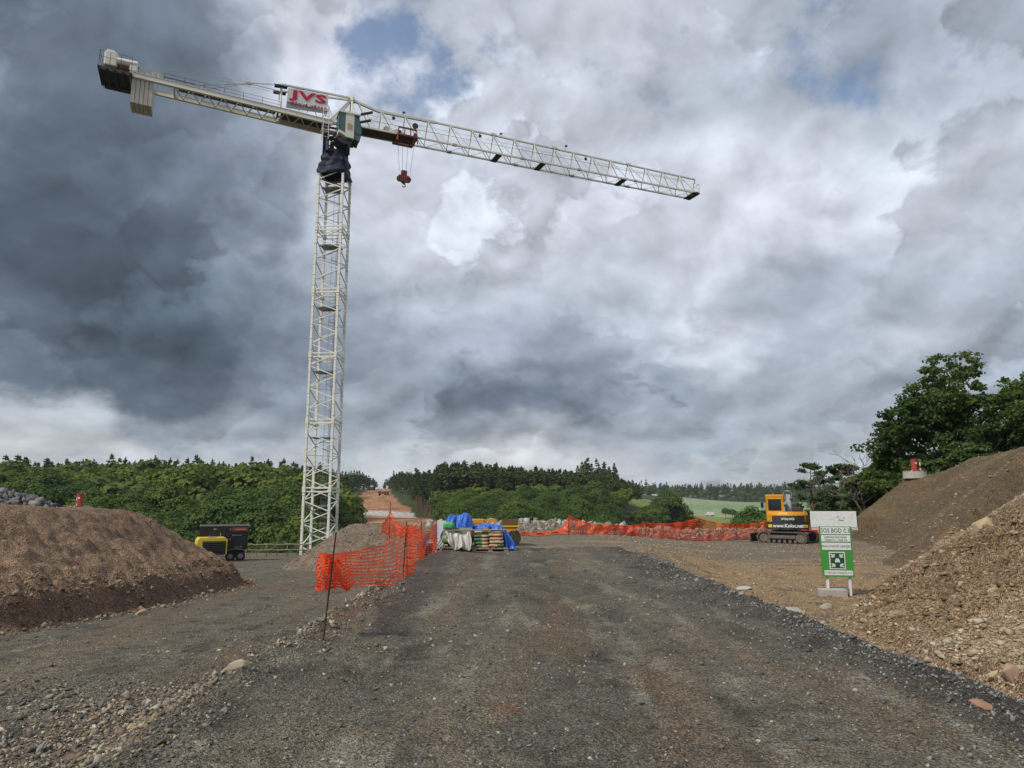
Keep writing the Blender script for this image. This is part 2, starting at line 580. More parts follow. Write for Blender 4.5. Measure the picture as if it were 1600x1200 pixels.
GRAY = c3((0.132, 0.126, 0.106))
DGRAY = c3((0.062, 0.061, 0.056))
BROWN = c3((0.158, 0.124, 0.088))
TAN = c3((0.36, 0.265, 0.165))
PALE = c3((0.44, 0.37, 0.27))
REDD = c3((0.23, 0.125, 0.080))
SOIL = c3((0.232, 0.172, 0.122))
UMBER = c3((0.105, 0.060, 0.036))
GREEN = c3((0.05, 0.085, 0.025))


def mixc(a, b, t):
    t = np.clip(t, 0, 1)[:, None]
    return a * (1 - t) + b * t


def tint(x, y, z):
    """mineral colour of the ground (gravel, clay, shale): material only, no light"""
    r, dm, dp, db, xe, dh = region(x, y)
    s1 = fbm(x * 0.8, y * 0.18, 4, 0.6, seed=20)       # streaks along the road
    s2 = fbm(x * 1.7, y * 1.0, 4, 0.6, seed=21)
    s3 = fbm(x * 0.25, y * 0.25, 3, 0.5, seed=22)
    s4 = fbm(x * 5, y * 5, 3, 0.6, seed=23)
    g = mixc(GRAY, DGRAY, sstep(-0.1, 0.5, s2 + 0.3 * s4))
    road = mixc(g, BROWN, sstep(-0.02, 0.32, s1 + 0.55 * s3 + 0.25 * s4 + 0.22 * np.exp(-((x - 1.0) / 0.9) ** 2) - .06))
    road = mixc(road, REDD, 0.75 * sstep(0.40, 0.62, fbm(x * 1.3, y * 0.55, 3, .6, seed=24) + 0.25 * s4))
    dust = np.exp(-((x + 1.9 - .3 * np.sin(y * .1)) / .5) ** 2) + np.exp(-((x + .2 + .2 * np.sin(y * .12)) / .45) ** 2) + np.exp(-((x - 2.2) / .6) ** 2)
    road = mixc(road, c3((0.205, 0.185, 0.145)), 0.7 * np.clip(dust, 0, 1) * sstep(-.35, .3, s1 + .4 * s4))
    road = mixc(road, GRAY * 1.9, 0.75 * sstep(0.06, 0.42, fbm(x * 1.6, y * 0.4, 3, .6, seed=25)))
    road = mixc(road, DGRAY, 0.8 * np.exp(-((xe - 3.9 + .5 * s2) / 0.6) ** 2))
    road = mixc(road, c3((0.16, 0.135, 0.13)), 0.6 * np.exp(-((xe + 1.9) / 0.5) ** 2) * sstep(8, 14, y))
    low = mixc(g * 1.12, BROWN * 1.05, sstep(0.0, 0.4, fbm(x * .7 + y * .05, y * 0.16, 4, .6, seed=26) + .2 * s4))
    low = mixc(low, c3((0.21, 0.185, 0.14)), .5 * sstep(-.1, .35, fbm(x * .9 + 4, y * .12, 4, .6, seed=47)))
    low = mixc(low, TAN, 0.6 * sstep(0.25, 0.55, fbm(x * 1.0, y * 0.22, 4, .6, seed=27) + .2 * s4))
    ridge = np.exp(-((xe + 2.85) / 0.26) ** 2)
    low = mixc(low, mixc(BROWN, REDD, sstep(0, .5, s4)), 0.7 * np.exp(-((xe + 2.7) / 0.45) ** 2))
    low = mixc(low, PALE, 0.85 * ridge * sstep(-0.25, 0.25, s4 + .4 * s2))
    yard = mixc(TAN * .88, BROWN * 1.25, sstep(0.02, 0.45, s2 + 0.4 * s3))
    yard = mixc(yard, GRAY * 1.35, sstep(0.15, 0.55, interp(y, [10, 16, 22, 28, 45], [-.30, -.15, .15, .45, .6]) + .8 * fbm(x * .16, y * .5, 4, .6, seed=28) - 0.25 * sstep(4, 14, x) * (y < 24)))
    yard = mixc(yard, GRAY * 1.6, 0.8 * sstep(0.45, 0.6, fbm(x * .5, y * 1.0, 3, .6, seed=29)))
    yard = mixc(yard, DGRAY * 1.2, 0.8 * (1 - sstep(3.7, 5.2, xe + .9 * s4 + .8 * s2)) * (y < 24))
    mound = mixc(SOIL, SOIL * 0.72, sstep(-0.2, 0.4, s3 + 0.4 * s2))
    mound = mixc(mound, c3((0.135, 0.095, 0.066)), 0.55 * (1 - sstep(0.25, 1.0, dm + .9 * s2 + .4 * s4)))
    mound = mixc(mound, TAN, 0.55 * np.exp(-((dm - 1.15) / 0.35) ** 2) * sstep(-.1, .4, s2) + 0.4 * sstep(.35, .6, s4))
    mound = mixc(mound, REDD * .8, 0.25 * sstep(0.25, .5, fbm(x * .9, y * .9, 3, seed=30)) * (dm < 1.2))
    heap = mixc(c3((0.235, 0.19, 0.145)), c3((0.17, 0.145, 0.115)), sstep(-.2, .4, s2))
    pile = mixc(c3((0.36, 0.275, 0.185)), c3((0.27, 0.195, 0.125)), sstep(-.05, .45, s2 + .3 * s4))
    led = sstep(9.0, 10.5, y) * (1 - sstep(14.5, 17, y)) * (1 - sstep(2.6, 4.2, dp))
    pile = mixc(pile, c3((0.17, 0.108, 0.062)), 0.75 * led * sstep(-.35, .25, fbm(x * .6, y * 2.2 + z * 6, 4, .6, seed=31)))
    pile = mixc(pile, REDD * 1.05, 0.55 * sstep(.28, .5, fbm(x * .5, y * .5, 3, seed=32)))
    bank = mixc(c3((0.145, 0.120, 0.083)), c3((0.235, 0.172, 0.112)), sstep(-.1, .45, fbm(x * .35, y * .12, 4, .6, seed=33) + .25 * s4))
    bank = mixc(bank, REDD, 0.45 * sstep(.25, .5, fbm(x * .25, y * .12, 3, seed=34)))
    val = mixc(GREEN, c3((0.10, 0.09, 0.04)), sstep(-.2, .5, s3))
    road = road * c3((0.90, 0.91, 0.89)); low = low * c3((0.98, 0.98, 0.94)); bank = bank * c3((0.88, 0.85, 0.76)); yard = yard * c3((1.0, 0.99, 0.94)); mound = mound * c3((1.05, 1.0, .96))
    C = np.zeros((len(x), 3), np.float32)
    for k, a in enumerate((road, low, yard, mound, heap, pile, bank, val)):
        C = np.where((r == k)[:, None], a, C)
    return C, r


# ------------------------------------------------------------------ ground material
def ground_material(name, scale=1.0, bump=1.0, stones=1.0):
    m, nt, bs = new_mat(name)
    N = NT(nt)
    co = N.n('ShaderNodeTexCoord').outputs['Object']
    at_ = N.n('ShaderNodeAttribute', attribute_name='tint')
    base = at_.outputs['Color']
    n_f = N.noise(co, 34 * scale, 6, 0.65)
    n_m = N.noise(co, 5.5 * scale, 5, 0.6)
    v1 = N.n('ShaderNodeTexVoronoi')
    N.link(co, v1.inputs['Vector'])
    v1.inputs['Scale'].default_value = 26 * scale
    v2 = N.n('ShaderNodeTexVoronoi')
    N.link(co, v2.inputs['Vector'])
    v2.inputs['Scale'].default_value = 75 * scale
    s1 = N.n('ShaderNodeSeparateColor'); N.link(v1.outputs['Color'], s1.inputs[0])
    s2 = N.n('ShaderNodeSeparateColor'); N.link(v2.outputs['Color'], s2.inputs[0])
    # every pebble its own tone; some pebbles of the bigger kind much paler
    g = N.mapr(s2.outputs[0], 0, 1, 0.45, 1.62)
    pick = N.mapr(s1.outputs[1], 0.62, 0.70)
    inside = N.mapr(v1.outputs['Distance'], 0.36, 0.26)
    pk = N.math('MULTIPLY', N.math('MULTIPLY', pick, inside), stones * 0.85)
    g1 = N.mapr(s1.outputs[0], 0, 1, 0.55, 2.5)
    gm_ = N.n('ShaderNodeMix'); gm_.data_type = 'FLOAT'
    N.link(pk, gm_.inputs[0]); N.link(g, gm_.inputs[2]); N.link(g1, gm_.inputs[3])
    gg = N.math('MULTIPLY', gm_.outputs[0], N.mapr(n_f, 0.28, 0.72, 0.48, 1.52))
    gg = N.math('MULTIPLY', gg, N.mapr(n_m, 0.3, 0.7, 0.72, 1.28))
    cbx = N.n('ShaderNodeCombineXYZ')
    for i in range(3): N.link(gg, cbx.inputs[i])
    col = N.mix(1.0, base, cbx.outputs[0], 'MULTIPLY')
    warm = N.mix(N.mapr(s2.outputs[2], 0.55, 0.95, 0, 0.5), col, N.mix(1.0, col, (1.35, 1.0, 0.72, 1), 'MULTIPLY'))
    N.link(warm, bs.inputs['Base Color'])
    bs.inputs['Roughness'].default_value = 0.93
    bs.inputs['Specular IOR Level'].default_value = 0.2
    hgt = N.math('MULTIPLY', n_f, 0.5)
    hgt = N.math('MULTIPLY_ADD', N.math('SUBTRACT', 0.5, v2.outputs['Distance']), 0.35, hgt)
    hgt = N.math('MULTIPLY_ADD', N.math('MULTIPLY', N.math('SUBTRACT', 0.45, v1.outputs['Distance']), pick), 0.9 * stones, hgt)
    hgt = N.math('MULTIPLY_ADD', n_m, 0.8, hgt)
    b = N.n('ShaderNodeBump')
    b.inputs['Strength'].default_value = 1.0
    b.inputs['Distance'].default_value = 0.05 * bump / scale
    N.link(hgt, b.inputs['Height'])
    N.link(b.outputs[0], bs.inputs['Normal'])
    return m


M_road = ground_material('gravel')
M_soil = ground_material('loose soil', 0.75, 1.0, 0.8)
M_rub = ground_material('shale rubble', 0.5, 1.2, 0.9)
M_far = ground_material('valley soil', 0.05, 0.5, 0.3)

# ------------------------------------------------------------------ near ground, one fine grid cut into its named surfaces
ys = np.exp(np.linspace(math.log(2.2), math.log(80), 520))
aa = np.linspace(-1.12, 1.12, 980)
YY, AA = np.meshgrid(ys, aa, indexing='ij')
XX = (YY + 2.0) * AA
fx, fy = XX.ravel(), YY.ravel()
ZZ = height(fx, fy)
TT, RR = tint(fx, fy, ZZ)
VV = np.stack([fx, fy, ZZ], 1)
nr, nc = YY.shape
idx = np.arange(nr * nc).reshape(nr, nc)
FF = np.stack([idx[:-1, :-1].ravel(), idx[:-1, 1:].ravel(), idx[1:, 1:].ravel(), idx[1:, :-1].ravel()], 1)
FR = RR[FF[:, 0]]
SURF = [('gravel_road', M_road), ('side_road', M_road), ('dirt_ground', M_soil), ('soil_mound', M_soil),
        ('spoil_heap', M_soil), ('rubble_slope', M_rub), ('embankment', M_soil), ('valley_slope', M_soil)]
for k, (nm, mt) in enumerate(SURF):
    f = FF[FR == k]
    if not len(f):
        continue
    used, inv = np.unique(f, return_inverse=True)
    me = np_mesh(nm, VV[used], inv.reshape(-1, 4), mt, smooth=True, attrs={'tint': ('POINT', TT[used])})
    tag(link_obj(nm, me), kind='structure')

# ground around and behind the camera, coarser and a little lower
gx, gy = np.meshgrid(np.linspace(-90, 90, 121), np.linspace(-70, 20, 61))
g_x, g_y = gx.ravel(), gy.ravel()
gz = height(g_x, np.maximum(g_y, -6), False) - 0.45
gt, _ = tint(g_x, g_y, gz)
gi = np.arange(gx.size).reshape(gx.shape)
gf = np.stack([gi[:-1, :-1].ravel(), gi[:-1, 1:].ravel(), gi[1:, 1:].ravel(), gi[1:, :-1].ravel()], 1)
cx = g_x[gf].mean(1); cy = g_y[gf].mean(1)
keep = ~((cy > 5) & (np.abs(cx) < (cy + 2) * 1.0 - 3))
me = np_mesh('ground', np.stack([g_x, g_y, gz], 1), gf[keep], M_soil, True, {'tint': ('POINT', gt)})
tag(link_obj('ground', me), kind='structure')


# ------------------------------------------------------------------ the valley and the hills beyond
def in_corridor(x, y):
    a = x / y
    # cleared strip of the new road running up the hill opposite
    ca = interp(y, [150, 250, 340, 380, 450, 600, 900, 1200], [-0.150, -0.163, -0.180, -0.182, -0.190, -0.187, -0.184, -0.183])
    hw = interp(y, [150, 250, 340, 380, 450, 600, 900, 1200], [0.060, 0.058, 0.045, 0.039, 0.026, 0.015, 0.004, 0.003])
    return np.abs(a - ca + .006 * fbm(y / 22.0, a * 0 + 3, 3, seed=60)) / hw


FIELD_SPLIT = 690.0


def field_kind(x, y):
    """0 wooded, 1 near meadow, 2 pale crop"""
    a = x / y
    lower = (a > 0.13 + 0.00012 * (y - 450)) & (y > 470) & (y < FIELD_SPLIT)
    crop = (a > 0.222 - 0.00035 * (y - FIELD_SPLIT) * (y < 800) + 0.00002 * (y - 800)) & (y >= FIELD_SPLIT) & (y < 1010 - 0 * x)
    near = (a > 0.155) & (a < 0.46) & (y > 380) & (y <= 470)
    return np.where(lower | near, 1, np.where(crop, 2, 0))


yf = np.exp(np.linspace(math.log(78), math.log(4200), 330))
af = np.linspace(-1.5, 1.5, 620)
Yf, Af = np.meshgrid(yf, af, indexing='ij')
Xf = Yf * Af
vx, vy = Xf.ravel(), Yf.ravel()
vz = far_z(vx, vy)
edge_blend = sstep(78, 92, vy)
vz = height(vx, np.minimum(vy, 79.9), False) * (1 - edge_blend) + vz * edge_blend
vz -= 0.25
ic = in_corridor(vx, vy)
fk = field_kind(vx, vy)
vz = vz + (ic < 1) * sstep(360, 420, vy) * (1 - sstep(620, 700, vy)) * (2.6 * np.abs(fbm(vx / 13, vy / 26, 4, seed=61)) - .4)
nn = fbm(vx / 60, vy / 60, 4, seed=40)
colf = mixc(c3((0.035, 0.055, 0.018)), c3((0.06, 0.065, 0.025)), sstep(-.3, .4, nn))
cor = mixc(c3((0.36, 0.20, 0.115)), c3((0.25, 0.125, 0.075)), sstep(-.2, .35, fbm(vx / 14, vy / 30, 4, .6, seed=41)))
cor = mixc(cor, c3((0.42, 0.29, 0.18)), sstep(.2, .5, fbm(vx / 8, vy / 20, 4, .6, seed=42)))
cor = mixc(cor, c3((0.46, 0.45, 0.43)), sstep(318, 326, vy + .15 * vx) * (1 - sstep(352, 362, vy + .15 * vx)))
cor = mixc(cor, c3((0.12, 0.055, 0.04)), .8 * sstep(270, 285, vy) * (1 - sstep(305, 316, vy)) * sstep(-.1, .3, nn + .2))
cor = mixc(cor, c3((0.10, 0.14, 0.05)), sstep(560, 640, vy))
colf = np.where((ic < 1.0)[:, None], cor, colf)
mead = mixc(c3((0.155, 0.205, 0.055)), c3((0.21, 0.225, 0.075)), sstep(-.3, .3, fbm(vx / 40, vy / 80, 3, seed=43)))
crop = mixc(c3((0.22, 0.30, 0.16)), c3((0.17, 0.245, 0.13)), sstep(-.3, .4, fbm(vx / 90, vy / 90, 3, seed=44)))
colf = np.where((fk == 1)[:, None], mead, colf)
colf = np.where((fk == 2)[:, None], crop, colf)
path = (np.abs(vy - FIELD_SPLIT) < 6) & (vx / vy > 0.17)
colf = np.where(path[:, None], c3((0.34, 0.31, 0.25)), colf)
fi = np.arange(Yf.size).reshape(Yf.shape)
ff = np.stack([fi[:-1, :-1].ravel(), fi[:-1, 1:].ravel(), fi[1:, 1:].ravel(), fi[1:, :-1].ravel()], 1)
kk = np.where((ic < 1.0), 1, np.where(fk > 0, 2, 0))[ff[:, 0]]
fv = np.stack([vx, vy, vz], 1)
for k, nm in enumerate(('hills', 'earthworks_track', 'fields')):
    f = ff[kk == k]
    used, inv = np.unique(f, return_inverse=True)
    me = np_mesh(nm, fv[used], inv.reshape(-1, 4), M_far, True, {'tint': ('POINT', colf[used])})
    tag(link_obj(nm, me), kind='structure')
# ------------------------------------------------------------------ vegetation
def leaf_material(name, dark, light, trans=0.25):
    m, nt, bs = new_mat(name)
    N = NT(nt)
    a = N.n('ShaderNodeAttribute', attribute_name='leaf').outputs['Color']
    sp = N.n('ShaderNodeSeparateColor'); N.link(a, sp.inputs[0])
    oi = N.n('ShaderNodeObjectInfo').outputs['Random']
    f = N.math('ADD', N.math('MULTIPLY', sp.outputs[0], 0.55), N.math('MULTIPLY', oi, 0.45))
    f = N.math('MULTIPLY_ADD', sp.outputs[1], 0.0, f)
    c = N.mix(f, dark, light)
    # some trees browner / yellower as a whole
    c = N.mix(N.mapr(oi, 0.72, 1.0, 0.0, 0.45), c, N.mix(1.0, c, (1.5, 1.05, 0.7, 1), 'MULTIPLY'))
    N.link(c, bs.inputs['Base Color'])
    bs.inputs['Roughness'].default_value = 0.75
    bs.inputs['Specular IOR Level'].default_value = 0.2
    tr = N.n('ShaderNodeBsdfTranslucent')
    N.link(N.mix(1.0, c, (1.3, 1.5, 0.6, 1), 'MULTIPLY'), tr.inputs['Color'])
    mx = N.n('ShaderNodeMixShader')
    mx.inputs[0].default_value = trans
    N.link(bs.outputs[0], mx.inputs[1]); N.link(tr.outputs[0], mx.inputs[2])
    N.link(mx.outputs[0], nt.nodes['Material Output'].inputs['Surface'])
    return m


M_dec = leaf_material('broad leaves', (0.028, 0.062, 0.014), (0.115, 0.180, 0.040))
M_con = leaf_material('needles', (0.026, 0.050, 0.018), (0.070, 0.105, 0.034), 0.15)
M_oak = leaf_material('oak leaves', (0.028, 0.060, 0.018), (0.100, 0.160, 0.050), 0.32)


def bark_mat(name, c1, c2):
    m, nt, bs = new_mat(name)
    N = NT(nt)
    co = N.n('ShaderNodeTexCoord').outputs['Object']
    st = N.vmath('MULTIPLY', co, (6, 6, 1.2))
    N.link(N.mix(N.noise(st, 3, 5, .6), c1, c2), bs.inputs['Base Color'])
    bs.inputs['Roughness'].default_value = 0.95
    return m


M_bark = bark_mat('bark', (0.03, 0.024, 0.018), (0.11, 0.09, 0.07))
M_pinebark = bark_mat('pine bark', (0.06, 0.035, 0.022), (0.22, 0.13, 0.08))
M_dead = bark_mat('dead wood', (0.12, 0.10, 0.085), (0.25, 0.22, 0.19))


def leaf_quads(rng, P, Nrm, size, jitter=0.6, aspect=1.0):
    n = len(P)
    Nn = Nrm + rng.normal(0, jitter, (n, 3))
    Nn /= np.linalg.norm(Nn, axis=1)[:, None] + 1e-9
    t = rng.normal(0, 1, (n, 3))
    t -= (t * Nn).sum(1)[:, None] * Nn
    t /= np.linalg.norm(t, axis=1)[:, None] + 1e-9
    b = np.cross(Nn, t)
    s = (size * rng.uniform(0.6, 1.35, n))[:, None] * 0.5
    q = np.stack([P - t * s - b * s * aspect * .6, P + t * s * .8 - b * s * aspect, P + t * s + b * s * aspect * .7, P - t * s * .7 + b * s * aspect], 1)
    return q.reshape(-1, 3)


def tube_mesh(paths, sides=6):
    """paths: list of [(point, radius), ...] -> V, F quads"""
    V, F = [], []
    for path in paths:
        base = len(V)
        pts = [Vector(p) for p, r in path]
        for i, (p, r) in enumerate(path):
            d = (pts[min(i + 1, len(pts) - 1)] - pts[max(i - 1, 0)])
            d = d.normalized() if d.length > 1e-9 else Vector((0, 0, 1))
            a = d.orthogonal().normalized()
            # keep frames steady
            ref = Vector((1, 0, 0)) if abs(d.x) < 0.9 else Vector((0, 1, 0))
            a = (ref - d * ref.dot(d)).normalized()
            b = d.cross(a)
            for k in range(sides):
                th = 2 * math.pi * k / sides
                V.append(pts[i] + a * (math.cos(th) * r) + b * (math.sin(th) * r))
        for i in range(len(path) - 1):
            for k in range(sides):
                k2 = (k + 1) % sides
                F.append((base + i * sides + k, base + i * sides + k2, base + (i + 1) * sides + k2, base + (i + 1) * sides + k))
        # caps
        if sides == 4:
            F.append(tuple(base + k for k in (3, 2, 1, 0)))
            e = base + (len(path) - 1) * sides
            F.append((e, e + 1, e + 2, e + 3))
    return np.array([tuple(v) for v in V], np.float32), np.array(F, np.int32)


def crown_deciduous(seed, h, rad, clumps, per, leaf, zlow=0.22):
    rng = np.random.RandomState(seed)
    P, Nn, sh = [], [], []
    cz = h * (zlow + 1) / 2
    rz = h * (1 - zlow) / 2
    for c in range(clumps):
        d = rng.normal(0, 1, 3); d /= np.linalg.norm(d)
        if d[2] < -0.5: d[2] *= -0.6
        f = rng.uniform(0.45, 0.88)
        w = 1 - 0.28 * max(0, d[2])
        cc = np.array([d[0] * rad * f * w, d[1] * rad * f * w, cz + d[2] * rz * f])
        cr = rad * rng.uniform(0.26, 0.44)
        dd = rng.normal(0, 1, (per, 3)); dd /= np.linalg.norm(dd, axis=1)[:, None]
        dd[:, 2] = np.where(dd[:, 2] < -0.3, -dd[:, 2], dd[:, 2])
        rr = cr * rng.uniform(0.72, 1.08, per)[:, None]
        q = cc + dd * rr * np.array([1.1, 1.1, 0.78])
        P.append(q)
        out = q - np.array([0, 0, cz - .2 * rz]); out /= np.linalg.norm(out, axis=1)[:, None] + 1e-6
        Nn.append(dd * 0.8 + out * 0.5 + np.array([0, 0, .25]))
        base = rng.uniform(0.2, 0.75)
        sh.append(np.clip(base + rng.uniform(-.22, .22, per), 0, 1))
    P = np.concatenate(P); Nn = np.concatenate(Nn); sh = np.concatenate(sh)
    V = leaf_quads(rng, P, Nn, leaf, 0.45)
    F = np.arange(len(V)).reshape(-1, 4)
    return V, F, sh


def crown_conifer(seed, h, rad, tiers, per, leaf, zlow=0.35, pine=True):
    rng = np.random.RandomState(seed)
    P, Nn, sh = [], [], []
    for t in range(tiers):
        u = (t + rng.uniform(0, .6)) / tiers
        z = h * (zlow + (1 - zlow) * u)
        if pine:
            prof = math.sin(math.pi * min(1, 0.25 + 0.75 * u)) ** 0.7 * (1 - 0.35 * u) + 0.06
        else:
            prof = (1 - u) ** 0.85 + 0.03
        br = max(3, int(7 * prof + 2))
        a0 = rng.uniform(0, 6.28)
        for b in range(br):
            a = a0 + b * 6.28 / br + rng.uniform(-.3, .3)
            L = rad * prof * rng.uniform(0.65, 1.12)
            n = max(3, int(per * prof))
            s = rng.uniform(0.15, 1, n) ** 0.7
            q = np.stack([np.cos(a + rng.normal(0, .16, n)) * L * s, np.sin(a + rng.normal(0, .16, n)) * L * s,
                          z + (0.10 if pine else -0.35) * L * s + rng.normal(0, .12 * rad * .4, n)], 1)
            P.append(q)
            Nn.append(np.stack([np.cos(a) * .5 * np.ones(n), np.sin(a) * .5 * np.ones(n), np.ones(n) * .8], 1))
            sh.append(np.clip(rng.uniform(0.1, .8) + rng.uniform(-.2, .2, n), 0, 1))
    q = np.stack([rng.normal(0, .08 * rad, 10), rng.normal(0, .08 * rad, 10), h * rng.uniform(0.9, 1.01, 10)], 1)
    P.append(q); Nn.append(np.tile([0.3, 0.1, .5], (10, 1))); sh.append(np.full(10, .4))
    P = np.concatenate(P); Nn = np.concatenate(Nn); sh = np.concatenate(sh)
    V = leaf_quads(rng, P, Nn, leaf, 0.5, 0.6)
    return V, np.arange(len(V)).reshape(-1, 4), sh


def trunk_paths(seed, h, r, top=0.75, limbs=5, start=.35, spread=.3):
    rng = random.Random(seed)
    pts = []
    x = y = 0.0
    n = 6
    for i in range(n + 1):
        u = i / n
        pts.append(((x, y, h * top * u - .5 * (i == 0)), r * (1 - 0.75 * u)))
        x += rng.uniform(-.02, .02) * h * .6
        y += rng.uniform(-.02, .02) * h * .6
    paths = [pts]
    for k in range(limbs):
        u = start + (0.95 - start) * k / max(1, limbs)
        j = u * n
        i = int(j)
        p0 = Vector(pts[i][0]).lerp(Vector(pts[min(i + 1, n)][0]), j - i)
        a = rng.uniform(0, 6.28)
        L = h * spread * rng.uniform(.7, 1.2)
        p1 = p0 + Vector((math.cos(a) * L * .5, math.sin(a) * L * .5, L * .3))
        p2 = p1 + Vector((math.cos(a + .3) * L * .4, math.sin(a + .3) * L * .4, L * .35))
        rr = r * (1 - .75 * u) * .55
        paths.append([(p0, rr), (p1, rr * .7), (p2, rr * .25)])
    return paths


def make_templates():
    T = {}
    for i in range(4):
        hh, rd = ((9.5, 4.6), (11, 5.0), (8.5, 4.4), (12.5, 4.8))[i]
        T['dec%d' % i] = (crown_deciduous(100 + i, hh, rd, 50, 120, 0.33), tube_mesh(trunk_paths(i, hh, .24), 5), hh, M_dec, M_bark)
    for i in range(3):
        hh, rd = ((17, 2.1), (15.5, 1.9), (18, 2.2))[i]
        T['pine%d' % i] = (crown_conifer(200 + i, hh, rd, 13, 20, 0.55, 0.48, True), tube_mesh(trunk_paths(20 + i, hh, .22, .97, 5, .55, .06), 5), hh, M_con, M_pinebark)
    for i in range(2):
        hh, rd = ((17, 2.3), (15, 2.1))[i]
        T['spruce%d' % i] = (crown_conifer(300 + i, hh, rd, 18, 15, 0.5, 0.12, False), tube_mesh(trunk_paths(30 + i, hh, .2, .97, 2, .9, .03), 5), hh, M_con, M_bark)
    return T


TPL = make_templates()
TME = {}
for k, ((V, F, sh), (tv, tf), hh, lm, bm) in TPL.items():
    a = np.stack([np.repeat(sh, 1), sh * 0, sh * 0], 1)
    TME[k] = (np_mesh('crown', V, F, lm, False, {'leaf': ('FACE', a)}), np_mesh('trunk', tv, tf, bm, True))


def place_tree(kind, x, y, z, s, rz, name, label, group, wide=1.0, cat='tree'):
    e = empty(name, (x, y, z), rz)
    e.scale = (s * wide, s * wide, s)
    tag(e, label, cat, group)
    link_obj('crown', TME[kind][0], e)
    link_obj('trunk', TME[kind][1], e)
    return e


# where the woods stand
rngT = np.random.RandomState(11)
cand = []


def sow(a0, a1, y0, y1, step, mask, kinds, srange, tagname):
    y = y0
    while y < y1:
        st = step * (1 + 0.0008 * (y - 100))
        x = a0 * y
        while x < a1 * y:
            px = x + rngT.uniform(-.42, .42) * st
            py = y + rngT.uniform(-.42, .42) * st
            if mask(px, py):
                kd = kinds(px, py)
                cand.append((py, px, kd, rngT.uniform(*srange), tagname))
            x += st
        y += st * 0.92


def nz(x, y, s, seed):
    return float(fbm(np.array([x / s]), np.array([y / s]), 3, seed=seed)[0])


def free(x, y, m=1.15):
    return float(in_corridor(np.array([x]), np.array([y]))[0]) > m and int(field_kind(np.array([x]), np.array([y]))[0]) == 0


dec = lambda: 'dec%d' % rngT.randint(4)
con = lambda: ('pine%d' % rngT.randint(3)) if rngT.rand() < .75 else 'spruce%d' % rngT.randint(2)


def kinds_left(x, y):
    c = nz(x, y, 40, 50) * 1.3 + (y - 268) / 70
    return con() if c > 0.3 + rngT.uniform(-.25, .25) else dec()


def kinds_mid(x, y):
    if y > 318 + 22 * nz(x, y, 50, 51): return con()
    if y > 262 and rngT.rand() < .3: return con()
    return dec()


sow(-0.95, -0.19, 84, 300, 7.4, lambda x, y: free(x, y, 1.12) and y < 345, kinds_left, (0.75, 1.3), 'left')
sow(-0.95, -0.19, 292, 335, 5.0, lambda x, y: free(x, y, 1.12), lambda x, y: con() if rngT.rand() < .75 else dec(), (.85, 1.08), 'left')
# the low leafy wood beyond the berm and the tall pines behind it
def mid_ok(x, y):
    a = x / y
    if not free(x, y, 1.2): return False
    if y < 190: return a > -0.125 and a < 0.12
    lim = interp(y, [190, 300, 330, 450], [0.135, 0.15, 0.175, 0.19])
    return a < float(lim)
sow(-0.16, 0.26, 165, 318, 7.6, mid_ok, lambda x, y: dec(), (0.7, 1.1), 'mid')
sow(-0.16, 0.26, 318, 400, 4.3, mid_ok, lambda x, y: 'pine%d' % rngT.randint(3), (0.98, 1.12), 'mid')
cand[:] = [(p, q, k, s * (float(interp(q / p, [-.13, -.06, 0.05, .12, .19], [1.16, 1.10, .92, .80, .66])) if (t == 'mid' and p > 312) else 1), t) for (p, q, k, s, t) in cand]
cand.sort(key=lambda t: t[0])
NEARMAX = {'left': 165, 'mid': 105}
cnt = {'left': 0, 'mid': 0}
LBL = {('left', 'd'): ('deciduous_tree', 'round leafy green tree in the dense wood behind the crane and black trailer', 'leafy trees of the wood behind the crane'),
       ('left', 'c'): ('conifer_tree', 'dark narrow conifer standing in the wood behind the crane', 'conifers of the wood behind the crane'),
       ('mid', 'd'): ('deciduous_tree', 'low bright green leafy tree in the wood beyond the rubble berm', 'leafy trees beyond the rubble berm'),
       ('mid', 'c'): ('conifer_tree', 'tall dark pine at the front of the forest right of the cleared strip', 'pines right of the cleared strip')}
rest = []
front_c = []
for (py, px, kd, s, tg) in cand:
    dark = 'd' if kd.startswith('dec') else 'c'
    a = px / py
    # front pines beside the strip show their trunks: keep those as trees of their own
    edge_pine = tg == 'mid' and dark == 'c' and a < -0.10 and py > 300
    if cnt[tg] < NEARMAX[tg] or (edge_pine and len(front_c) < 28):
        nm, lb, gr = LBL[(tg, dark)]
        if edge_pine: front_c.append(1); s *= 1.05
        else: cnt[tg] += 1
        z = float(far_z(np.array([px]), np.array([py]))[0]) - .2
        ks = s * (1.0 if dark == 'd' else (0.85 if tg == 'mid' else .66))
        place_tree(kd, px, py, z, ks, rngT.uniform(0, 6.28), nm, lb, gr, rngT.uniform(.9, 1.2))
    else:
        rest.append((px, py, kd, s * (1.0 if dark == 'd' else (0.95 if tg == 'mid' or s < 1.08 else .72))))

# light templates for the massed woods
LT = {}
for k, (seed, hh, rd) in {'dec0': (1, 10, 4.8), 'dec1': (2, 11, 5.2), 'dec2': (3, 9, 4.6), 'dec3': (4, 12, 5.0)}.items():
    LT[k] = crown_deciduous(400 + seed, hh, rd, 22, 26, 0.9, 0.3)
for k, (seed, hh, rd) in {'pine0': (1, 17, 2.3), 'pine1': (2, 15.5, 2.1), 'pine2': (3, 18, 2.5)}.items():
    LT[k] = crown_conifer(500 + seed, hh, rd, 8, 7, 1.1, 0.5, True)
for k, (seed, hh, rd) in {'spruce0': (1, 17, 2.5), 'spruce1': (2, 15, 2.3)}.items():
    LT[k] = crown_conifer(600 + seed, hh, rd, 10, 6, 1.05, 0.12, False)


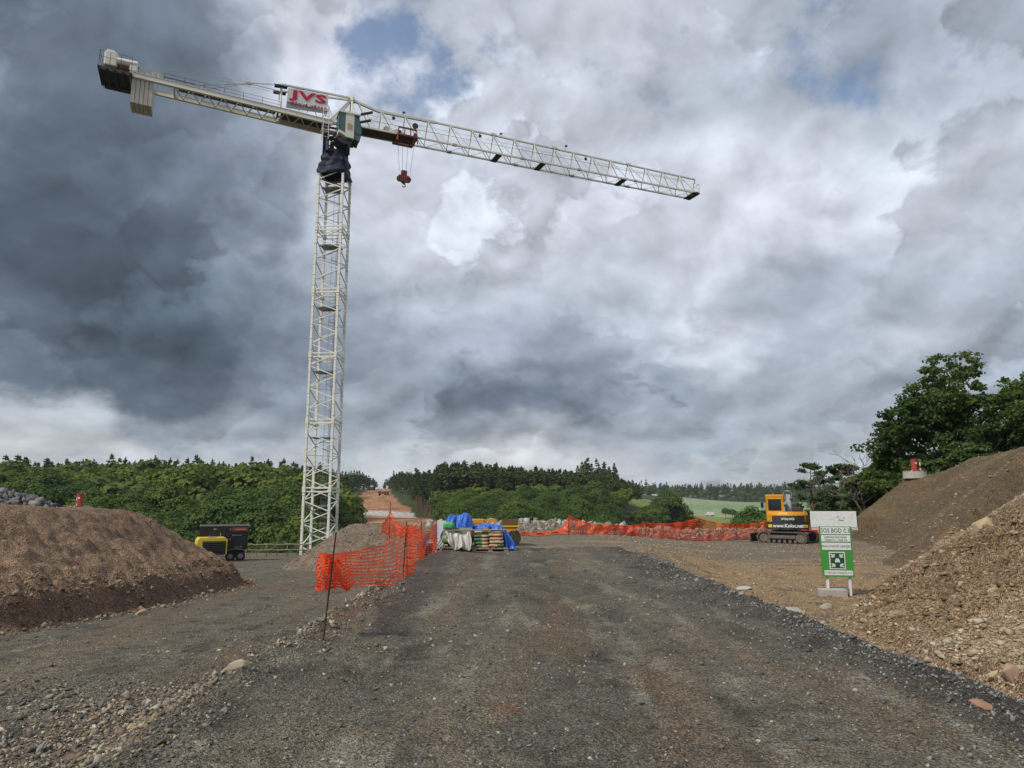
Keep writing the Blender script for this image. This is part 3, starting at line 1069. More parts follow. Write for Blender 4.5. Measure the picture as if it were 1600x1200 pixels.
def forest_mass(name, items, mat_of, label, cat):
    groups = {}
    for it in items:
        groups.setdefault('dec' if it[2].startswith('dec') else 'con', []).append(it)
    Vs, Fs, Ss, Ms = [], [], [], []
    off = 0
    for gk, its in groups.items():
        for (px, py, kd, s) in its:
            V, F, sh = LT[kd]
            an = rngT.uniform(0, 6.28)
            c, sn = math.cos(an), math.sin(an)
            wd = s * rngT.uniform(.9, 1.25)
            z = float(far_z(np.array([px]), np.array([py]))[0]) - .3
            Q = np.stack([(V[:, 0] * c - V[:, 1] * sn) * wd + px, (V[:, 0] * sn + V[:, 1] * c) * wd + py, V[:, 2] * s + z], 1)
            Vs.append(Q); Fs.append(F + off); off += len(V)
            Ss.append(np.clip(sh * .75 + rngT.uniform(-.15, .35), 0, 1))
            Ms.append(np.full(len(F), 0 if gk == 'dec' else 1))
    if not Vs: return
    sh = np.concatenate(Ss)
    me = np_mesh(name, np.concatenate(Vs), np.concatenate(Fs), M_dec, False, {'leaf': ('FACE', np.stack([sh, sh * 0, sh * 0], 1))})
    me.materials.append(M_con)
    me.polygons.foreach_set('material_index', np.concatenate(Ms).astype(np.int32))
    tag(link_obj(name, me), label, cat, None, 'stuff')


forest_mass('forest', rest, None, 'dense mixed wood covering the hillsides beyond the platform', 'forest')

# far woods on the ridges
far_items = []


def far_sow(a0, a1, y0, y1, step, kindf, ok, s0, s1):
    y = y0
    while y < y1:
        x = a0 * y
        while x < a1 * y:
            px, py = x + rngT.uniform(-.45, .45) * step, y + rngT.uniform(-.45, .45) * step
            if ok(px, py):
                far_items.append((px, py, kindf(px, py), rngT.uniform(s0, s1)))
            x += step
        y += step


def far_ok(x, y):
    return free(x, y, 1.3)


far_sow(-0.30, -0.05, 640, 980, 9, lambda x, y: con(), far_ok, .75, .95)
far_sow(-0.9, -0.2, 350, 420, 9, lambda x, y: con(), far_ok, .8, 1.05)
far_sow(-0.31, -0.04, 402, 640, 7.5, lambda x, y: con(), far_ok, .7, .92)
far_sow(0.10, 0.26, 430, 680, 11.5, lambda x, y: dec() if rngT.rand() < .6 else con(), lambda x, y: far_ok(x, y) and x / y < 0.245 - 0.00025 * max(0, 620 - y) - .0002 * abs(y - 620), .9, 1.4)
far_sow(0.02, 0.66, 1012, 1180, 12, lambda x, y: con() if rngT.rand() < .6 else dec(), far_ok, .9, 1.35)
far_sow(0.10, 0.95, 1180, 1500, 24, lambda x, y: con(), lambda x, y: True, 1.1, 1.6)
far_sow(0.43, 0.75, 380, 1000, 17, lambda x, y: dec() if rngT.rand() < .7 else con(), lambda x, y: True, .9, 1.3)
forest_mass('distant_forest', far_items, None, 'dark distant woods along the ridge behind the pale green field', 'forest')

# trees one can pick out below and between the fields
def zt(x, y):
    return float(far_z(np.array([x]), np.array([y]))[0]) - .3


def px_tree(kind, u, y, s, name, label, group=None, wide=1.0):
    a, _ = ray(u, 785)
    place_tree(kind, a * y, y, zt(a * y, y), s, rngT.uniform(0, 6.28), name, label, group, wide)


px_tree('dec0', 1133, 655, 1.0, 'deciduous_tree', 'left one of two small round trees on the field path right of the white lorry')
px_tree('dec2', 1143.5, 655, 1.0, 'deciduous_tree', 'right one of two small round trees on the field path right of the white lorry')
px_tree('dec1', 1079, 640, .55, 'bush', 'small dark round bush alone on the meadow left of the white lorry')
for i, (u, y, k, s) in enumerate([(1022, 300, 'dec2', .8), (1030, 290, 'dec0', .9), (1040, 300, 'dec1', 1.0), (1052, 296, 'dec3', 1.15), (1060, 300, 'dec1', 1.0),
                                  (1070, 305, 'dec2', .9), (1083, 300, 'dec0', .95), (1006, 285, 'dec2', .7)]):
    px_tree(k, u - 6, y, s * 1.38, 'deciduous_tree' if k[0] == 'd' else 'conifer_tree', 'leafy tree of the dark clump between the meadow and the orange net', 'clump below the meadow')
for i, (u, y, k, s) in enumerate([(1156, 112, 'dec0', .85), (1170, 108, 'dec3', .95), (1182, 112, 'dec1', 1.05), (1196, 106, 'dec0', 1.1),
                                  (1210, 100, 'dec1', .95), (1228, 104, 'dec0', .9), (1245, 98, 'dec2', 1.0), (1262, 96, 'dec2', .9), (1282, 100, 'dec0', .85)]):
    px_tree(k, u + 4, y, s * .84, 'deciduous_tree', 'leafy dark tree of the thicket behind the yellow excavator', 'thicket behind the excavator')


# ---- the trees on top of the embankment
def branch_tree(seed, h, r, depth=4, n0=4, spread=0.8, up=0.55, L0=0.42, lean=(0, 0)):
    rng = random.Random(seed)
    paths, tips = [], []

    def grow(p, d, L, rr, k):
        pts = [(p, rr)]
        q, dd = p.copy(), d.copy()
        for s in range(3):
            dd = (dd + Vector((rng.uniform(-.22, .22), rng.uniform(-.22, .22), rng.uniform(-.08, .16)))).normalized()
            q = q + dd * (L / 3)
            pts.append((q.copy(), rr * (1 - .2 * (s + 1))))
        paths.append(pts)
        if k == 0:
            tips.append((q, dd))
            return
        if k <= 2: tips.append((pts[2][0], dd))
        m = n0 if k == depth else rng.choice((2, 3, 3))
        for b in range(m):
            nd = (dd * .8 + Vector((rng.gauss(0, spread), rng.gauss(0, spread), rng.gauss(up, .3)))).normalized()
            j = rng.choice((1, 2, 3, 3))
            grow(pts[j][0].copy(), nd, L * rng.uniform(.6, .85), pts[j][1] * .62, k - 1)
    grow(Vector((0, 0, -.4)), Vector((lean[0], lean[1], 1)).normalized(), h * L0, r, depth)
    return paths, tips


def leafy_tree(name, loc, seed, h, r, label, leaf=.2, per=60, cl=.55, mat=None, depth=4, n0=4, spread=.75, up=.5, lean=(0, 0), squash=1.0, group=None, L0=.36):
    e = empty(name, loc)
    tag(e, label, 'tree', group)
    paths, tips = branch_tree(seed, h, r, depth, n0, spread, up, L0, lean)
    zmax = max(t[0].z for t in tips)
    k = h / zmax
    paths = [[(Vector(p) * k, rr) for p, rr in pt] for pt in paths]
    V, F = tube_mesh(paths, 5)
    link_obj('trunk', np_mesh('trunk', V, F, M_bark, True), e)
    rng = np.random.RandomState(seed)
    P, Nn, sh = [], [], []
    for (q, dd) in tips:
        q = np.array(q) * k
        c = cl * rng.uniform(.6, 1.25)
        o = rng.normal(0, 1, (per, 3)); o /= np.linalg.norm(o, axis=1)[:, None]
        rr = c * rng.uniform(.25, 1, per)[:, None] ** .6
        P.append(q + o * rr * np.array([1.15, 1.15, .6]))
        Nn.append(o * .5 + np.array([0, 0, .55]))
        sh.append(np.clip(rng.uniform(.1, .75) + rng.uniform(-.2, .2, per), 0, 1))
    P = np.concatenate(P); Nn = np.concatenate(Nn); sh = np.concatenate(sh)
    V = leaf_quads(rng, P, Nn, leaf, .55)
    me = np_mesh('crown', V, np.arange(len(V)).reshape(-1, 4), mat or M_oak, False, {'leaf': ('FACE', np.stack([sh, sh * 0, sh * 0], 1))})
    link_obj('crown', me, e)
    return e


def on(x, y, dz=0.0):
    return (x, y, H(x, y) + dz)


def at_ground(u, y, dz=0.0):
    a, _ = ray(u, 760)
    return on(a * y, y, dz)


leafy_tree('oak_tree', at_ground(1492, 50), 3, 11.3, .24, 'large dark green oak rising above the embankment, tallest of its row', .17, 52, .50, depth=5, n0=5, spread=.85, up=.35)
leafy_tree('oak_tree', at_ground(1428, 49), 8, 7.4, .18, 'dark leafy tree left of the tall oak, behind the red survey pillar', .17, 52, .50, depth=4, n0=5, spread=.85, up=.4)
leafy_tree('oak_tree', at_ground(1558, 48), 14, 6.6, .2, 'spreading dark tree between the tall oak and the right-hand oak at the frame edge', .17, 50, .52, depth=4, n0=6, spread=.95, up=.35)
leafy_tree('oak_tree', at_ground(1640, 46), 21, 7.0, .22, 'dark oak cut by the right edge of the view on the embankment', .18, 55, .55, depth=5, n0=4, spread=.8, up=.4)
leafy_tree('oak_tree', at_ground(1465, 55), 31, 7.6, .18, 'leafy tree half hidden behind the tall oak', .18, 48, .5, depth=4, n0=6, spread=.9, up=.4)
leafy_tree('shrub', at_ground(1385, 52), 17, 4.6, .08, 'dense low shrub at the foot of the oaks, right of the dead tree', .2, 70, .45, depth=4, n0=5, spread=.9, up=.25, L0=.2)
leafy_tree('shrub', at_ground(1362, 56), 18, 3.6, .06, 'low green shrub on the slope beneath the dead branches', .2, 60, .42, depth=4, n0=5, spread=.9, up=.25, L0=.2)
leafy_tree('shrub', at_ground(1408, 50), 19, 3.4, .06, 'small dark shrub left of the red survey pillar', .18, 60, .4, depth=4, n0=5, spread=.9, up=.2, L0=.2)
leafy_tree('shrub', at_ground(1478, 47), 23, 2.6, .06, 'low bush on the crest right of the survey pillar', .18, 60, .4, depth=4, n0=5, spread=.9, up=.2, L0=.2)
leafy_tree('shrub', at_ground(1535, 46), 24, 2.6, .06, 'low bush on the crest under the spreading tree', .18, 60, .4, depth=4, n0=5, spread=.9, up=.2, L0=.2)


def scots_pine(loc, seed, h, label):
    e = empty('pine_tree', loc)
    tag(e, label, 'tree')
    rng = np.random.RandomState(seed)
    paths = [[((0, 0, -.3), .12), ((.1, 0, h * .35), .1), ((-.05, .08, h * .7), .07), ((.05, .05, h * .95), .03)]]
    P, Nn, sh = [], [], []
    for i in range(52):
        u = rng.uniform(.22, .98)
        a = rng.uniform(0, 6.28)
        L = h * .38 * (1.05 - u * .75) * rng.uniform(.5, 1.1)
        p0 = Vector((0, 0, h * u))
        p1 = p0 + Vector((math.cos(a) * L * .6, math.sin(a) * L * .6, L * .1))
        p2 = p0 + Vector((math.cos(a) * L, math.sin(a) * L, L * .32))
        paths.append([(p0, .035), (p1, .025), (p2, .012)])
        for pp, c in ((p2, .42), (p1.lerp(p2, .5), .34)):
            n = 60
            o = rng.normal(0, 1, (n, 3)); o /= np.linalg.norm(o, axis=1)[:, None]
            P.append(np.array(pp) + o * c * rng.uniform(.2, 1, n)[:, None] * np.array([1.2, 1.2, .5]))
            Nn.append(o * .6 + np.array([0, 0, .5])); sh.append(np.clip(rng.uniform(.2, .8) + rng.uniform(-.2, .2, n), 0, 1))
    V, F = tube_mesh(paths, 5)
    link_obj('trunk', np_mesh('trunk', V, F, M_pinebark, True), e)
    P = np.concatenate(P); Nn = np.concatenate(Nn); sh = np.concatenate(sh)
    V = leaf_quads(rng, P, Nn, .22, .6, .5)
    link_obj('crown', np_mesh('crown', V, np.arange(len(V)).reshape(-1, 4), M_con, False, {'leaf': ('FACE', np.stack([sh, sh * 0, sh * 0], 1))}), e)
    return e


def gz_low(u, y, z):
    a, _ = ray(u, 760)
    return (a * y, y, z)


scots_pine(gz_low(1268, 66, -2.8), 5, 8.0, 'scraggly dark pine with open crown standing right behind the excavator')
scots_pine(gz_low(1316, 62, -2.2), 6, 7.0, 'dense little pine at the left foot of the embankment trees')
scots_pine(gz_low(1290, 72, -3.5), 7, 5.5, 'small pine set back between the scraggly pine and the embankment')

# the bare dead tree leaning left
paths, tips = branch_tree(44, 5.6, .11, 5, 4, .75, .25, .42, (-.35, 0))
zmax = max(t[0].z for t in tips)
V, F = tube_mesh([[(Vector(p) * (5.4 / zmax), max(rr, .014)) for p, rr in pt] for pt in paths], 4)
dt = link_obj('dead_tree', np_mesh('dead_tree', V, F, M_dead, True))
dt.location = at_ground(1352, 53)
tag(dt, 'bare grey dead tree leaning left beside the oaks', 'tree')
leafy_tree('shrub', at_ground(1338, 58), 51, 4.4, .07, 'dark green bush beneath the left end of the dead tree', .17, 60, .42, depth=4, n0=5, spread=.9, up=.3, L0=.2)
leafy_tree('shrub', at_ground(1372, 60), 52, 5.4, .08, 'tall dark bush between the dead tree and the oaks', .17, 60, .45, depth=4, n0=5, spread=.85, up=.35, L0=.22)
leafy_tree('oak_tree', at_ground(1398, 54), 53, 5.6, .12, 'young dark tree at the left end of the oak row', .17, 60, .45, depth=4, n0=5, spread=.85, up=.4, L0=.25)
# ------------------------------------------------------------------ building kit
def paint(name, col, rough=0.5, dirt=0.25, dirt_col=(0.10, 0.085, 0.07), metal=0.0, scale=3.0, spec=0.4, rust=0.0):
    m, nt, bs = new_mat(name)
    N = NT(nt)
    co = N.n('ShaderNodeTexCoord').outputs['Object']
    n1 = N.noise(co, scale, 6, 0.62)
    n2 = N.noise(co, scale * 7, 4, 0.6)
    st = N.noise(N.vmath('MULTIPLY', co, (1, 1, 0.18)), scale * 3.2, 5, 0.6)
    f = N.math('MULTIPLY', N.mapr(N.math('ADD', N.math('MULTIPLY', n1, 0.6), N.math('MULTIPLY', st, 0.4)), 0.42, 0.72), dirt)
    c = N.mix(f, col, dirt_col)
    c = N.mix(N.math('MULTIPLY', N.mapr(n2, 0.3, 0.7), 0.12), c, N.mix(1.0, c, (0.6, 0.6, 0.6, 1), 'MULTIPLY'))
    if rust:
        c = N.mix(N.mapr(N.math('ADD', n1, N.math('MULTIPLY', N.math('SUBTRACT', n2, .5), .5)), 0.72 - rust * .3, 0.80 - rust * .3), c, (0.16, 0.065, 0.03))
    N.link(c, bs.inputs['Base Color'])
    N.link(N.mapr(n1, 0.3, 0.7, max(rough - .12, .05), min(rough + .2, 1)), bs.inputs['Roughness'])
    bs.inputs['Metallic'].default_value = metal
    bs.inputs['Specular IOR Level'].default_value = spec
    return m


M_cream = paint('cream crane paint', (0.77, 0.76, 0.68), 0.5, 0.22, scale=.7, rust=.08)
M_creamd = paint('grubby crane paint', (0.50, 0.48, 0.39), 0.55, 0.6, scale=.9, rust=.35)
M_steel = paint('dark steel', (0.05, 0.052, 0.055), 0.5, 0.3, metal=0.3)
M_galv = paint('galvanised steel', (0.30, 0.31, 0.32), 0.5, 0.3, metal=0.5)
M_navy = paint('navy paint', (0.018, 0.024, 0.055), 0.5, 0.25)
M_tarpnavy = paint('navy tarpaulin', (0.006, 0.010, 0.034), 0.6, 0.05, spec=.25)
M_redp = paint('red oxide paint', (0.22, 0.040, 0.028), 0.5, 0.35)
M_redw = paint('orange red paint', (0.50, 0.09, 0.05), 0.5, 0.3)
M_white = paint('white panel', (0.72, 0.73, 0.74), 0.5, 0.18)
M_offw = paint('grey mesh banner', (0.30, 0.32, 0.31), 0.7, 0.3)
M_redlet = paint('red lettering', (0.50, 0.015, 0.035), 0.5, 0.05)
M_yellow = paint('yellow machine paint', (0.70, 0.32, 0.018), 0.4, 0.3, scale=2)
M_lemon = paint('lemon yellow paint', (0.72, 0.55, 0.04), 0.4, 0.25, scale=2)
M_black = paint('black paint', (0.010, 0.011, 0.014), 0.4, 0.25, (0.06, 0.055, 0.05))
M_char = paint('charcoal paint', (0.035, 0.038, 0.045), 0.5, 0.35)
M_rubber = paint('tyre rubber', (0.018, 0.018, 0.018), 0.85, 0.6, (0.12, 0.10, 0.08))
M_track = paint('worn track steel', (0.14, 0.125, 0.11), 0.6, 0.7, (0.22, 0.19, 0.15), 0.2)
M_conc = paint('concrete', (0.42, 0.40, 0.36), 0.9, 0.35, (0.2, 0.17, 0.13), spec=.2)
M_wood = bark_mat('weathered timber', (0.20, 0.15, 0.10), (0.42, 0.34, 0.24))
M_green = paint('sign green', (0.055, 0.30, 0.055), 0.45, 0.12)
M_dgreen = paint('dark sign green', (0.008, 0.085, 0.030), 0.45, 0.05)
M_signw = paint('sign white', (0.74, 0.78, 0.78), 0.4, 0.08)
M_ink = paint('dark ink', (0.03, 0.05, 0.05), 0.6, 0.0)
M_inkg = paint('green ink', (0.02, 0.17, 0.10), 0.6, 0.0)
M_inkb = paint('faded ink', (0.42, 0.46, 0.52), 0.6, 0.0)
M_rust = paint('rusty steel', (0.13, 0.065, 0.035), 0.8, 0.5, (0.20, 0.11, 0.06))


def glass_mat(name, col):
    m, nt, bs = new_mat(name)
    bs.inputs['Base Color'].default_value = (*col, 1)
    bs.inputs['Roughness'].default_value = 0.06
    bs.inputs['Specular IOR Level'].default_value = 0.8
    return m


M_glass = glass_mat('tinted cab glass', (0.05, 0.12, 0.11))
M_dglass = glass_mat('dark glass', (0.012, 0.018, 0.016))


class MB:
    """collects boxes, beams, tubes and sheets into one mesh"""
    def __init__(s):
        s.V, s.F, s.M = [], [], []
        s.m = 0

    def add(s, V, F):
        b = len(s.V)
        s.V += [Vector(v) for v in V]
        s.F += [tuple(b + i for i in f) for f in F]
        s.M += [s.m] * len(F)
        return s

    def box(s, c, size, rot=None, taper=None):
        cx, cy, cz = c
        hx, hy, hz = size[0] / 2, size[1] / 2, size[2] / 2
        V = []
        for z in (-1, 1):
            k = 1 if (taper is None or z < 0) else taper
            for (x, y) in ((-1, -1), (1, -1), (1, 1), (-1, 1)):
                v = Vector((x * hx * k, y * hy * k, z * hz))
                if rot is not None: v = rot @ v
                V.append(v + Vector(c))
        return s.add(V, [(3, 2, 1, 0), (4, 5, 6, 7), (0, 1, 5, 4), (1, 2, 6, 5), (2, 3, 7, 6), (3, 0, 4, 7)])

    def bbox(s, c, size, bev=0.02, rot=None):
        """box with chamfered edges"""
        bm = bmesh.new()
        bmesh.ops.create_cube(bm, size=1)
        for v in bm.verts: v.co = Vector((v.co.x * size[0], v.co.y * size[1], v.co.z * size[2]))
        bmesh.ops.bevel(bm, geom=list(bm.edges), offset=bev, segments=2, affect='EDGES', profile=.6)
        bm.verts.index_update()
        V = [((rot @ v.co) if rot is not None else v.co.copy()) + Vector(c) for v in bm.verts]
        F = [tuple(v.index for v in f.verts) for f in bm.faces]
        bm.free()
        return s.add(V, F)

    def prism(s, pts, y0, y1, axis='y'):
        """polygon in (a,b) extruded along the axis"""
        n = len(pts)
        V = []
        for t in (y0, y1):
            for (a, b) in pts:
                V.append({'y': (a, t, b), 'x': (t, a, b), 'z': (a, b, t)}[axis])
        F = [tuple(range(n)), tuple(range(2 * n - 1, n - 1, -1))]
        for i in range(n):
            j = (i + 1) % n
            F.append((i, i + n, j + n, j))
        return s.add(V, F)

    def beam(s, p0, p1, w, h=None, up=(0, 0, 1)):
        p0, p1 = Vector(p0), Vector(p1)
        h = h or w
        d = (p1 - p0)
        if d.length < 1e-6: return s
        d.normalize()
        u = Vector(up)
        if abs(d.dot(u)) > 0.98: u = Vector((1, 0, 0))
        a = d.cross(u).normalized()
        b = a.cross(d).normalized()
        V = []
        for p in (p0, p1):
            for (x, y) in ((-1, -1), (1, -1), (1, 1), (-1, 1)):
                V.append(p + a * (x * w / 2) + b * (y * h / 2))
        return s.add(V, [(3, 2, 1, 0), (4, 5, 6, 7), (0, 1, 5, 4), (1, 2, 6, 5), (2, 3, 7, 6), (3, 0, 4, 7)])

    def tube(s, pts, r, sides=8, closed=False, cap=True):
        rr = r if isinstance(r, (list, tuple)) else [r] * len(pts)
        V, F = [], []
        P = [Vector(p) for p in pts]
        for i, p in enumerate(P):
            d = (P[min(i + 1, len(P) - 1)] - P[max(i - 1, 0)]).normalized()
            ref = Vector((0, 0, 1)) if abs(d.z) < 0.9 else Vector((1, 0, 0))
            a = d.cross(ref).normalized()
            b = a.cross(d)
            for k in range(sides):
                t = 2 * math.pi * k / sides
                V.append(p + a * math.cos(t) * rr[i] + b * math.sin(t) * rr[i])
        for i in range(len(P) - 1):
            for k in range(sides):
                k2 = (k + 1) % sides
                F.append((i * sides + k, i * sides + k2, (i + 1) * sides + k2, (i + 1) * sides + k))
        if cap:
            F.append(tuple(range(sides - 1, -1, -1)))
            F.append(tuple((len(P) - 1) * sides + k for k in range(sides)))
        return s.add(V, F)

    def disc(s, c, axis, r, th, sides=20):
        c, axis = Vector(c), Vector(axis).normalized()
        return s.tube([c - axis * th / 2, c + axis * th / 2], r, sides)

    def grid(s, fn, nu, nv):
        V = [fn(i / nu, j / nv) for j in range(nv + 1) for i in range(nu + 1)]
        F = [(j * (nu + 1) + i, j * (nu + 1) + i + 1, (j + 1) * (nu + 1) + i + 1, (j + 1) * (nu + 1) + i) for j in range(nv) for i in range(nu)]
        return s.add(V, F)

    def build(s, name, mats, parent=None, smooth=False, M=None):
        me = bpy.data.meshes.new(name)
        V = s.V if M is None else [M @ v for v in s.V]
        me.from_pydata([tuple(v) for v in V], [], s.F)
        if not isinstance(mats, (list, tuple)): mats = [mats]
        for m in mats: me.materials.append(m)
        if len(mats) > 1: me.polygons.foreach_set('material_index', s.M)
        if smooth: me.polygons.foreach_set('use_smooth', [True] * len(me.polygons))
        bm = bmesh.new(); bm.from_mesh(me)
        bmesh.ops.recalc_face_normals(bm, faces=bm.faces)
        bm.to_mesh(me); bm.free()
        me.update()
        return link_obj(name, me, parent)


import bmesh


def text_part(name, body, size, M, mat, parent, align='CENTER', bold=0.0, xs=1.0, ext=0.004, sp=1.0, shear=0.0, fit=None):
    """lettering as thin raised mesh; local text plane x right, y up, mapped by matrix M"""
    cu = bpy.data.curves.new(name, 'FONT')
    cu.body = body
    cu.size = size
    cu.align_x = align
    cu.align_y = 'CENTER'
    cu.extrude = ext
    cu.offset = bold
    cu.space_character = sp
    cu.shear = shear
    cu.resolution_u = 2
    o = bpy.data.objects.new(name, cu)
    COL.objects.link(o)
    dg = bpy.context.evaluated_depsgraph_get()
    dg.update()
    me = bpy.data.meshes.new_from_object(o.evaluated_get(dg))
    bpy.data.objects.remove(o)
    bpy.data.curves.remove(cu)
    if fit:
        xs_f = [v.co.x for v in me.vertices]; ys_f = [v.co.y for v in me.vertices]
        x0, x1, y0, y1 = min(xs_f), max(xs_f), min(ys_f), max(ys_f)
        me.transform(Matrix.Diagonal((fit[0] / (x1 - x0), fit[1] / (y1 - y0), 1, 1)) @ Matrix.Translation((-(x0 + x1) / 2, -(y0 + y1) / 2, 0)))
        xs = 1.0
    me.transform(M @ Matrix.Diagonal((xs, 1, 1, 1)))
    me.materials.clear()
    me.materials.append(mat)
    me.name = name
    return link_obj(name, me, parent)


def frame(o, xdir, ydir):
    """matrix taking (x right, y up) onto the plane through o"""
    x, y = Vector(xdir).normalized(), Vector(ydir).normalized()
    z = x.cross(y)
    return Matrix(((x.x, y.x, z.x, o[0]), (x.y, y.y, z.y, o[1]), (x.z, y.z, z.z, o[2]), (0, 0, 0, 1)))


def copy_tree(o, parent=None):
    c = o.copy()
    COL.objects.link(c)
    if parent is not None: c.parent = parent
    for ch in list(o.children): copy_tree(ch, c)
    return c
# ------------------------------------------------------------------ the tower crane
CX, CY = -16.35, 61.5
CB = Vector((CX, CY, -3.0))
crane = empty('tower_crane', CB)
tag(crane, 'tall cream lattice tower crane with red lettered banner towering over the site', 'crane')
S = 2.22
ROT = Matrix.Rotation(R(-3.6), 3, 'Z')
ZJ = [-3.0, 2.66, 8.46, 14.26, 20.06, 25.86, 31.4]
cn = [(-S / 2, -S / 2), (S / 2, -S / 2), (S / 2, S / 2), (-S / 2, S / 2)]


def tower_section(z0, z1):
    mb = MB()
    h = z1 - z0
    for (x, y) in cn:
        mb.box((x, y, h / 2), (.19, .19, h))
        for k in range(6):
            mb.box((x, y, h * (k + .5) / 6 + .05), (.235, .235, .10))
        mb.box((x, y, .12), (.27, .27, .24))
        mb.box((x, y, h - .12), (.262, .262, .23))
    for f in range(4):
        a, b = Vector((*cn[f], 0)), Vector((*cn[(f + 1) % 4], 0))
        d = (b - a).normalized()
        a2, b2 = a + d * .09, b - d * .09
        mb.beam(a2 + Vector((0, 0, .16)), b2 + Vector((0, 0, .16)), .09, .11)
        mb.beam(a2 + Vector((0, 0, h - .16)), b2 + Vector((0, 0, h - .16)), .088, .108)
        for k in range(6):
            za, zb = h * k / 6 + .12, h * (k + 1) / 6 - .04
            p, q = (a2, b2) if (k + f) % 2 == 0 else (b2, a2)
            mb.beam(p + Vector((0, 0, zb)), q + Vector((0, 0, za)), .075, .075)
    # light horizontal tie inside the section
    mb.beam(Vector((*cn[0], h * .5)), Vector((*cn[2], h * .5)), .05, .05)
    return mb


R4 = ROT.to_4x4()
for i in range(6):
    z0, z1 = ZJ[i], ZJ[i + 1]
    o = tower_section(z0, z1).build('tower_section', M_cream, crane, M=R4)
    o.location = (0, 0, z0 + 3.0)
    # steel platform with the ladder through it
    mb = MB()
    pz = z1 - z0 - 1.35
    mb.box((-.12, .25, pz), (1.75, 1.35, .05))
    mb.box((-.12, -.42, pz), (1.75, .04, .12))
    mb.box((-.98, .25, pz + .02), (.04, 1.35, .12))
    p = mb.build('platform', M_galv, crane, M=R4)
    p.location = (0, 0, z0 + 3.0)
    mb = MB()
    for sx in (-.2, .2):
        mb.tube([(sx + .1, .35, .1), (sx + .1, .35, z1 - z0 - .1)], .018, 5)
    for k in range(int((z1 - z0) / .3)):
        mb.tube([(-.1, .35, .2 + .3 * k), (.3, .35, .2 + .3 * k)], .012, 4)
    l = mb.build('ladder', M_galv, crane, M=R4)
    l.location = (0, 0, z0 + 3.0)
# one power cable down the mast
mb = MB(); mb.tube([(.75, -.7, .3), (.78, -.72, 17), (.74, -.7, 34)], .03, 5)
mb.build('cable', M_steel, crane, M=R4)
mb = MB(); mb.box((1.0, 1.4, 1.35), (1.7, .3, 1.5)); mb.box((1.0, 1.4, 2.13), (1.8, .4, .06))
mb.build('switch_cabinet', M_white, crane, M=R4)

# navy tarpaulin wrapped below the slewing ring
Z0 = 3.0
rg = random.Random(3)
def wrap(u, v):
    th = 2 * math.pi * u
    w = interp(v, [0, .14, .3, .5, .62, .8, 1], [1.32, 1.36, 1.22, 1.10, 1.20, 1.02, 1.0])
    c, s_ = math.cos(th), math.sin(th)
    k = 1 / max(abs(c), abs(s_)) ** .82
    fold = .03 * math.sin(5 * th + 5 * v) + .02 * math.sin(9 * th - 8 * v) + .05 * math.sin(v * 17 + 1.5 * math.sin(th * 2))
    sag = -.16 * (math.sin(3 * th + 1) * (1 - v)) - .5 * (1 - v) * max(0, math.cos(th + .5)) ** 3
    return Vector(((w + fold) * k * c, (w + fold) * k * s_, 31.2 + Z0 + 2.3 * v + sag))
mb = MB(); mb.grid(wrap, 72, 26)
mb.build('tarpaulin_wrap', M_tarpnavy, crane, smooth=True, M=R4)

THJ = R(23.9)
JX = Vector((math.cos(THJ), math.sin(THJ), 0))
JN = Vector((math.sin(THJ), -math.cos(THJ), 0))      # towards the viewer's side


def J(s, n, z):
    """jib frame: s along the jib, n towards the road, z world height -> crane local"""
    return JX * s + JN * n + Vector((0, 0, z + Z0))


def Jpix(u, v, n=0.0):
    """where a photo pixel meets the vertical plane at offset n: (s, z)"""
    a, b = ray(u, v)
    x0, y0 = CX + JN.x * n, CY + JN.y * n
    y = (x0 * JX.y - y0 * JX.x) / (a * JX.y - JX.x)
    s = (a * y - x0) * JX.x + (y - y0) * JX.y
    return s, EYE + b * y


# slewing platform: navy lattice turret
mb = MB()
for sx in (-.95, .95):
    for sy in (-.95, .95):
        mb.beam(J(sx, sy, 33.2), J(sx, sy, 35.7), .24)
for z_ in (33.3, 34.4, 35.5):
    for sx in (-.95, .95):
        mb.beam(J(sx, -.85, z_), J(sx, .85, z_), .16)
        mb.beam(J(-.85, sx, z_), J(.85, sx, z_), .155)
for sx in (-.95, .95):
    mb.beam(J(sx, -.85, 33.4), J(sx, .85, 34.35), .1)
    mb.beam(J(sx, .85, 34.5), J(sx, -.85, 35.4), .1)
    mb.beam(J(-.85, sx, 34.35), J(.85, sx, 33.4), .1)
    mb.beam(J(.85, sx, 35.4), J(-.85, sx, 34.5), .1)
mb.build('slewing_turret', M_navy, crane)
mb = MB()
for k, (a, b) in enumerate(((-.35, -.3), (.4, .2), (.3, -.5))):
    mb.tube([J(a, b, 33.5), J(a, b, 34.5)], .2, 10)
    mb.box(J(a, b, 34.6), (.3, .3, .2))
mb.build('slewing_motor', M_redp, crane)

ZC, WJ = 36.0, 0.80     # chord height, half width


# ---- main jib
mb = MB()
tip_s, tip_z = Jpix(1087.5, 301.5, WJ)
a_s, a_z = Jpix(660, 216.6, WJ)
sl = (tip_z - a_z) / (tip_s - a_s)
def zc(s): return a_z + (s - a_s) * sl if s > 2 else ZC + (a_z + (2 - a_s) * sl - ZC) * max(0, (s + 1)) / 3
t_s, t_z = Jpix(1086, 280.7, 0)
m_s, m_z = Jpix(680, 191.5, 0)
k_s, k_z = Jpix(591, 174, 0)
p_s, p_z = Jpix(549, 156, 0)
def za(s): return float(interp(s, [p_s, k_s, m_s, t_s], [p_z, k_z, m_z, t_z]))
NP = 17
st = [1.8 + (t_s - 1.8) * i / NP for i in range(NP + 1)]
jib = mb
for n in (-WJ, WJ):
    mb.beam(J(-1.0, n, zc(-1)), J(2, n, zc(2)), .2, .2)
    mb.beam(J(2, n, zc(2)), J(tip_s, n, zc(tip_s)), .13, .16)
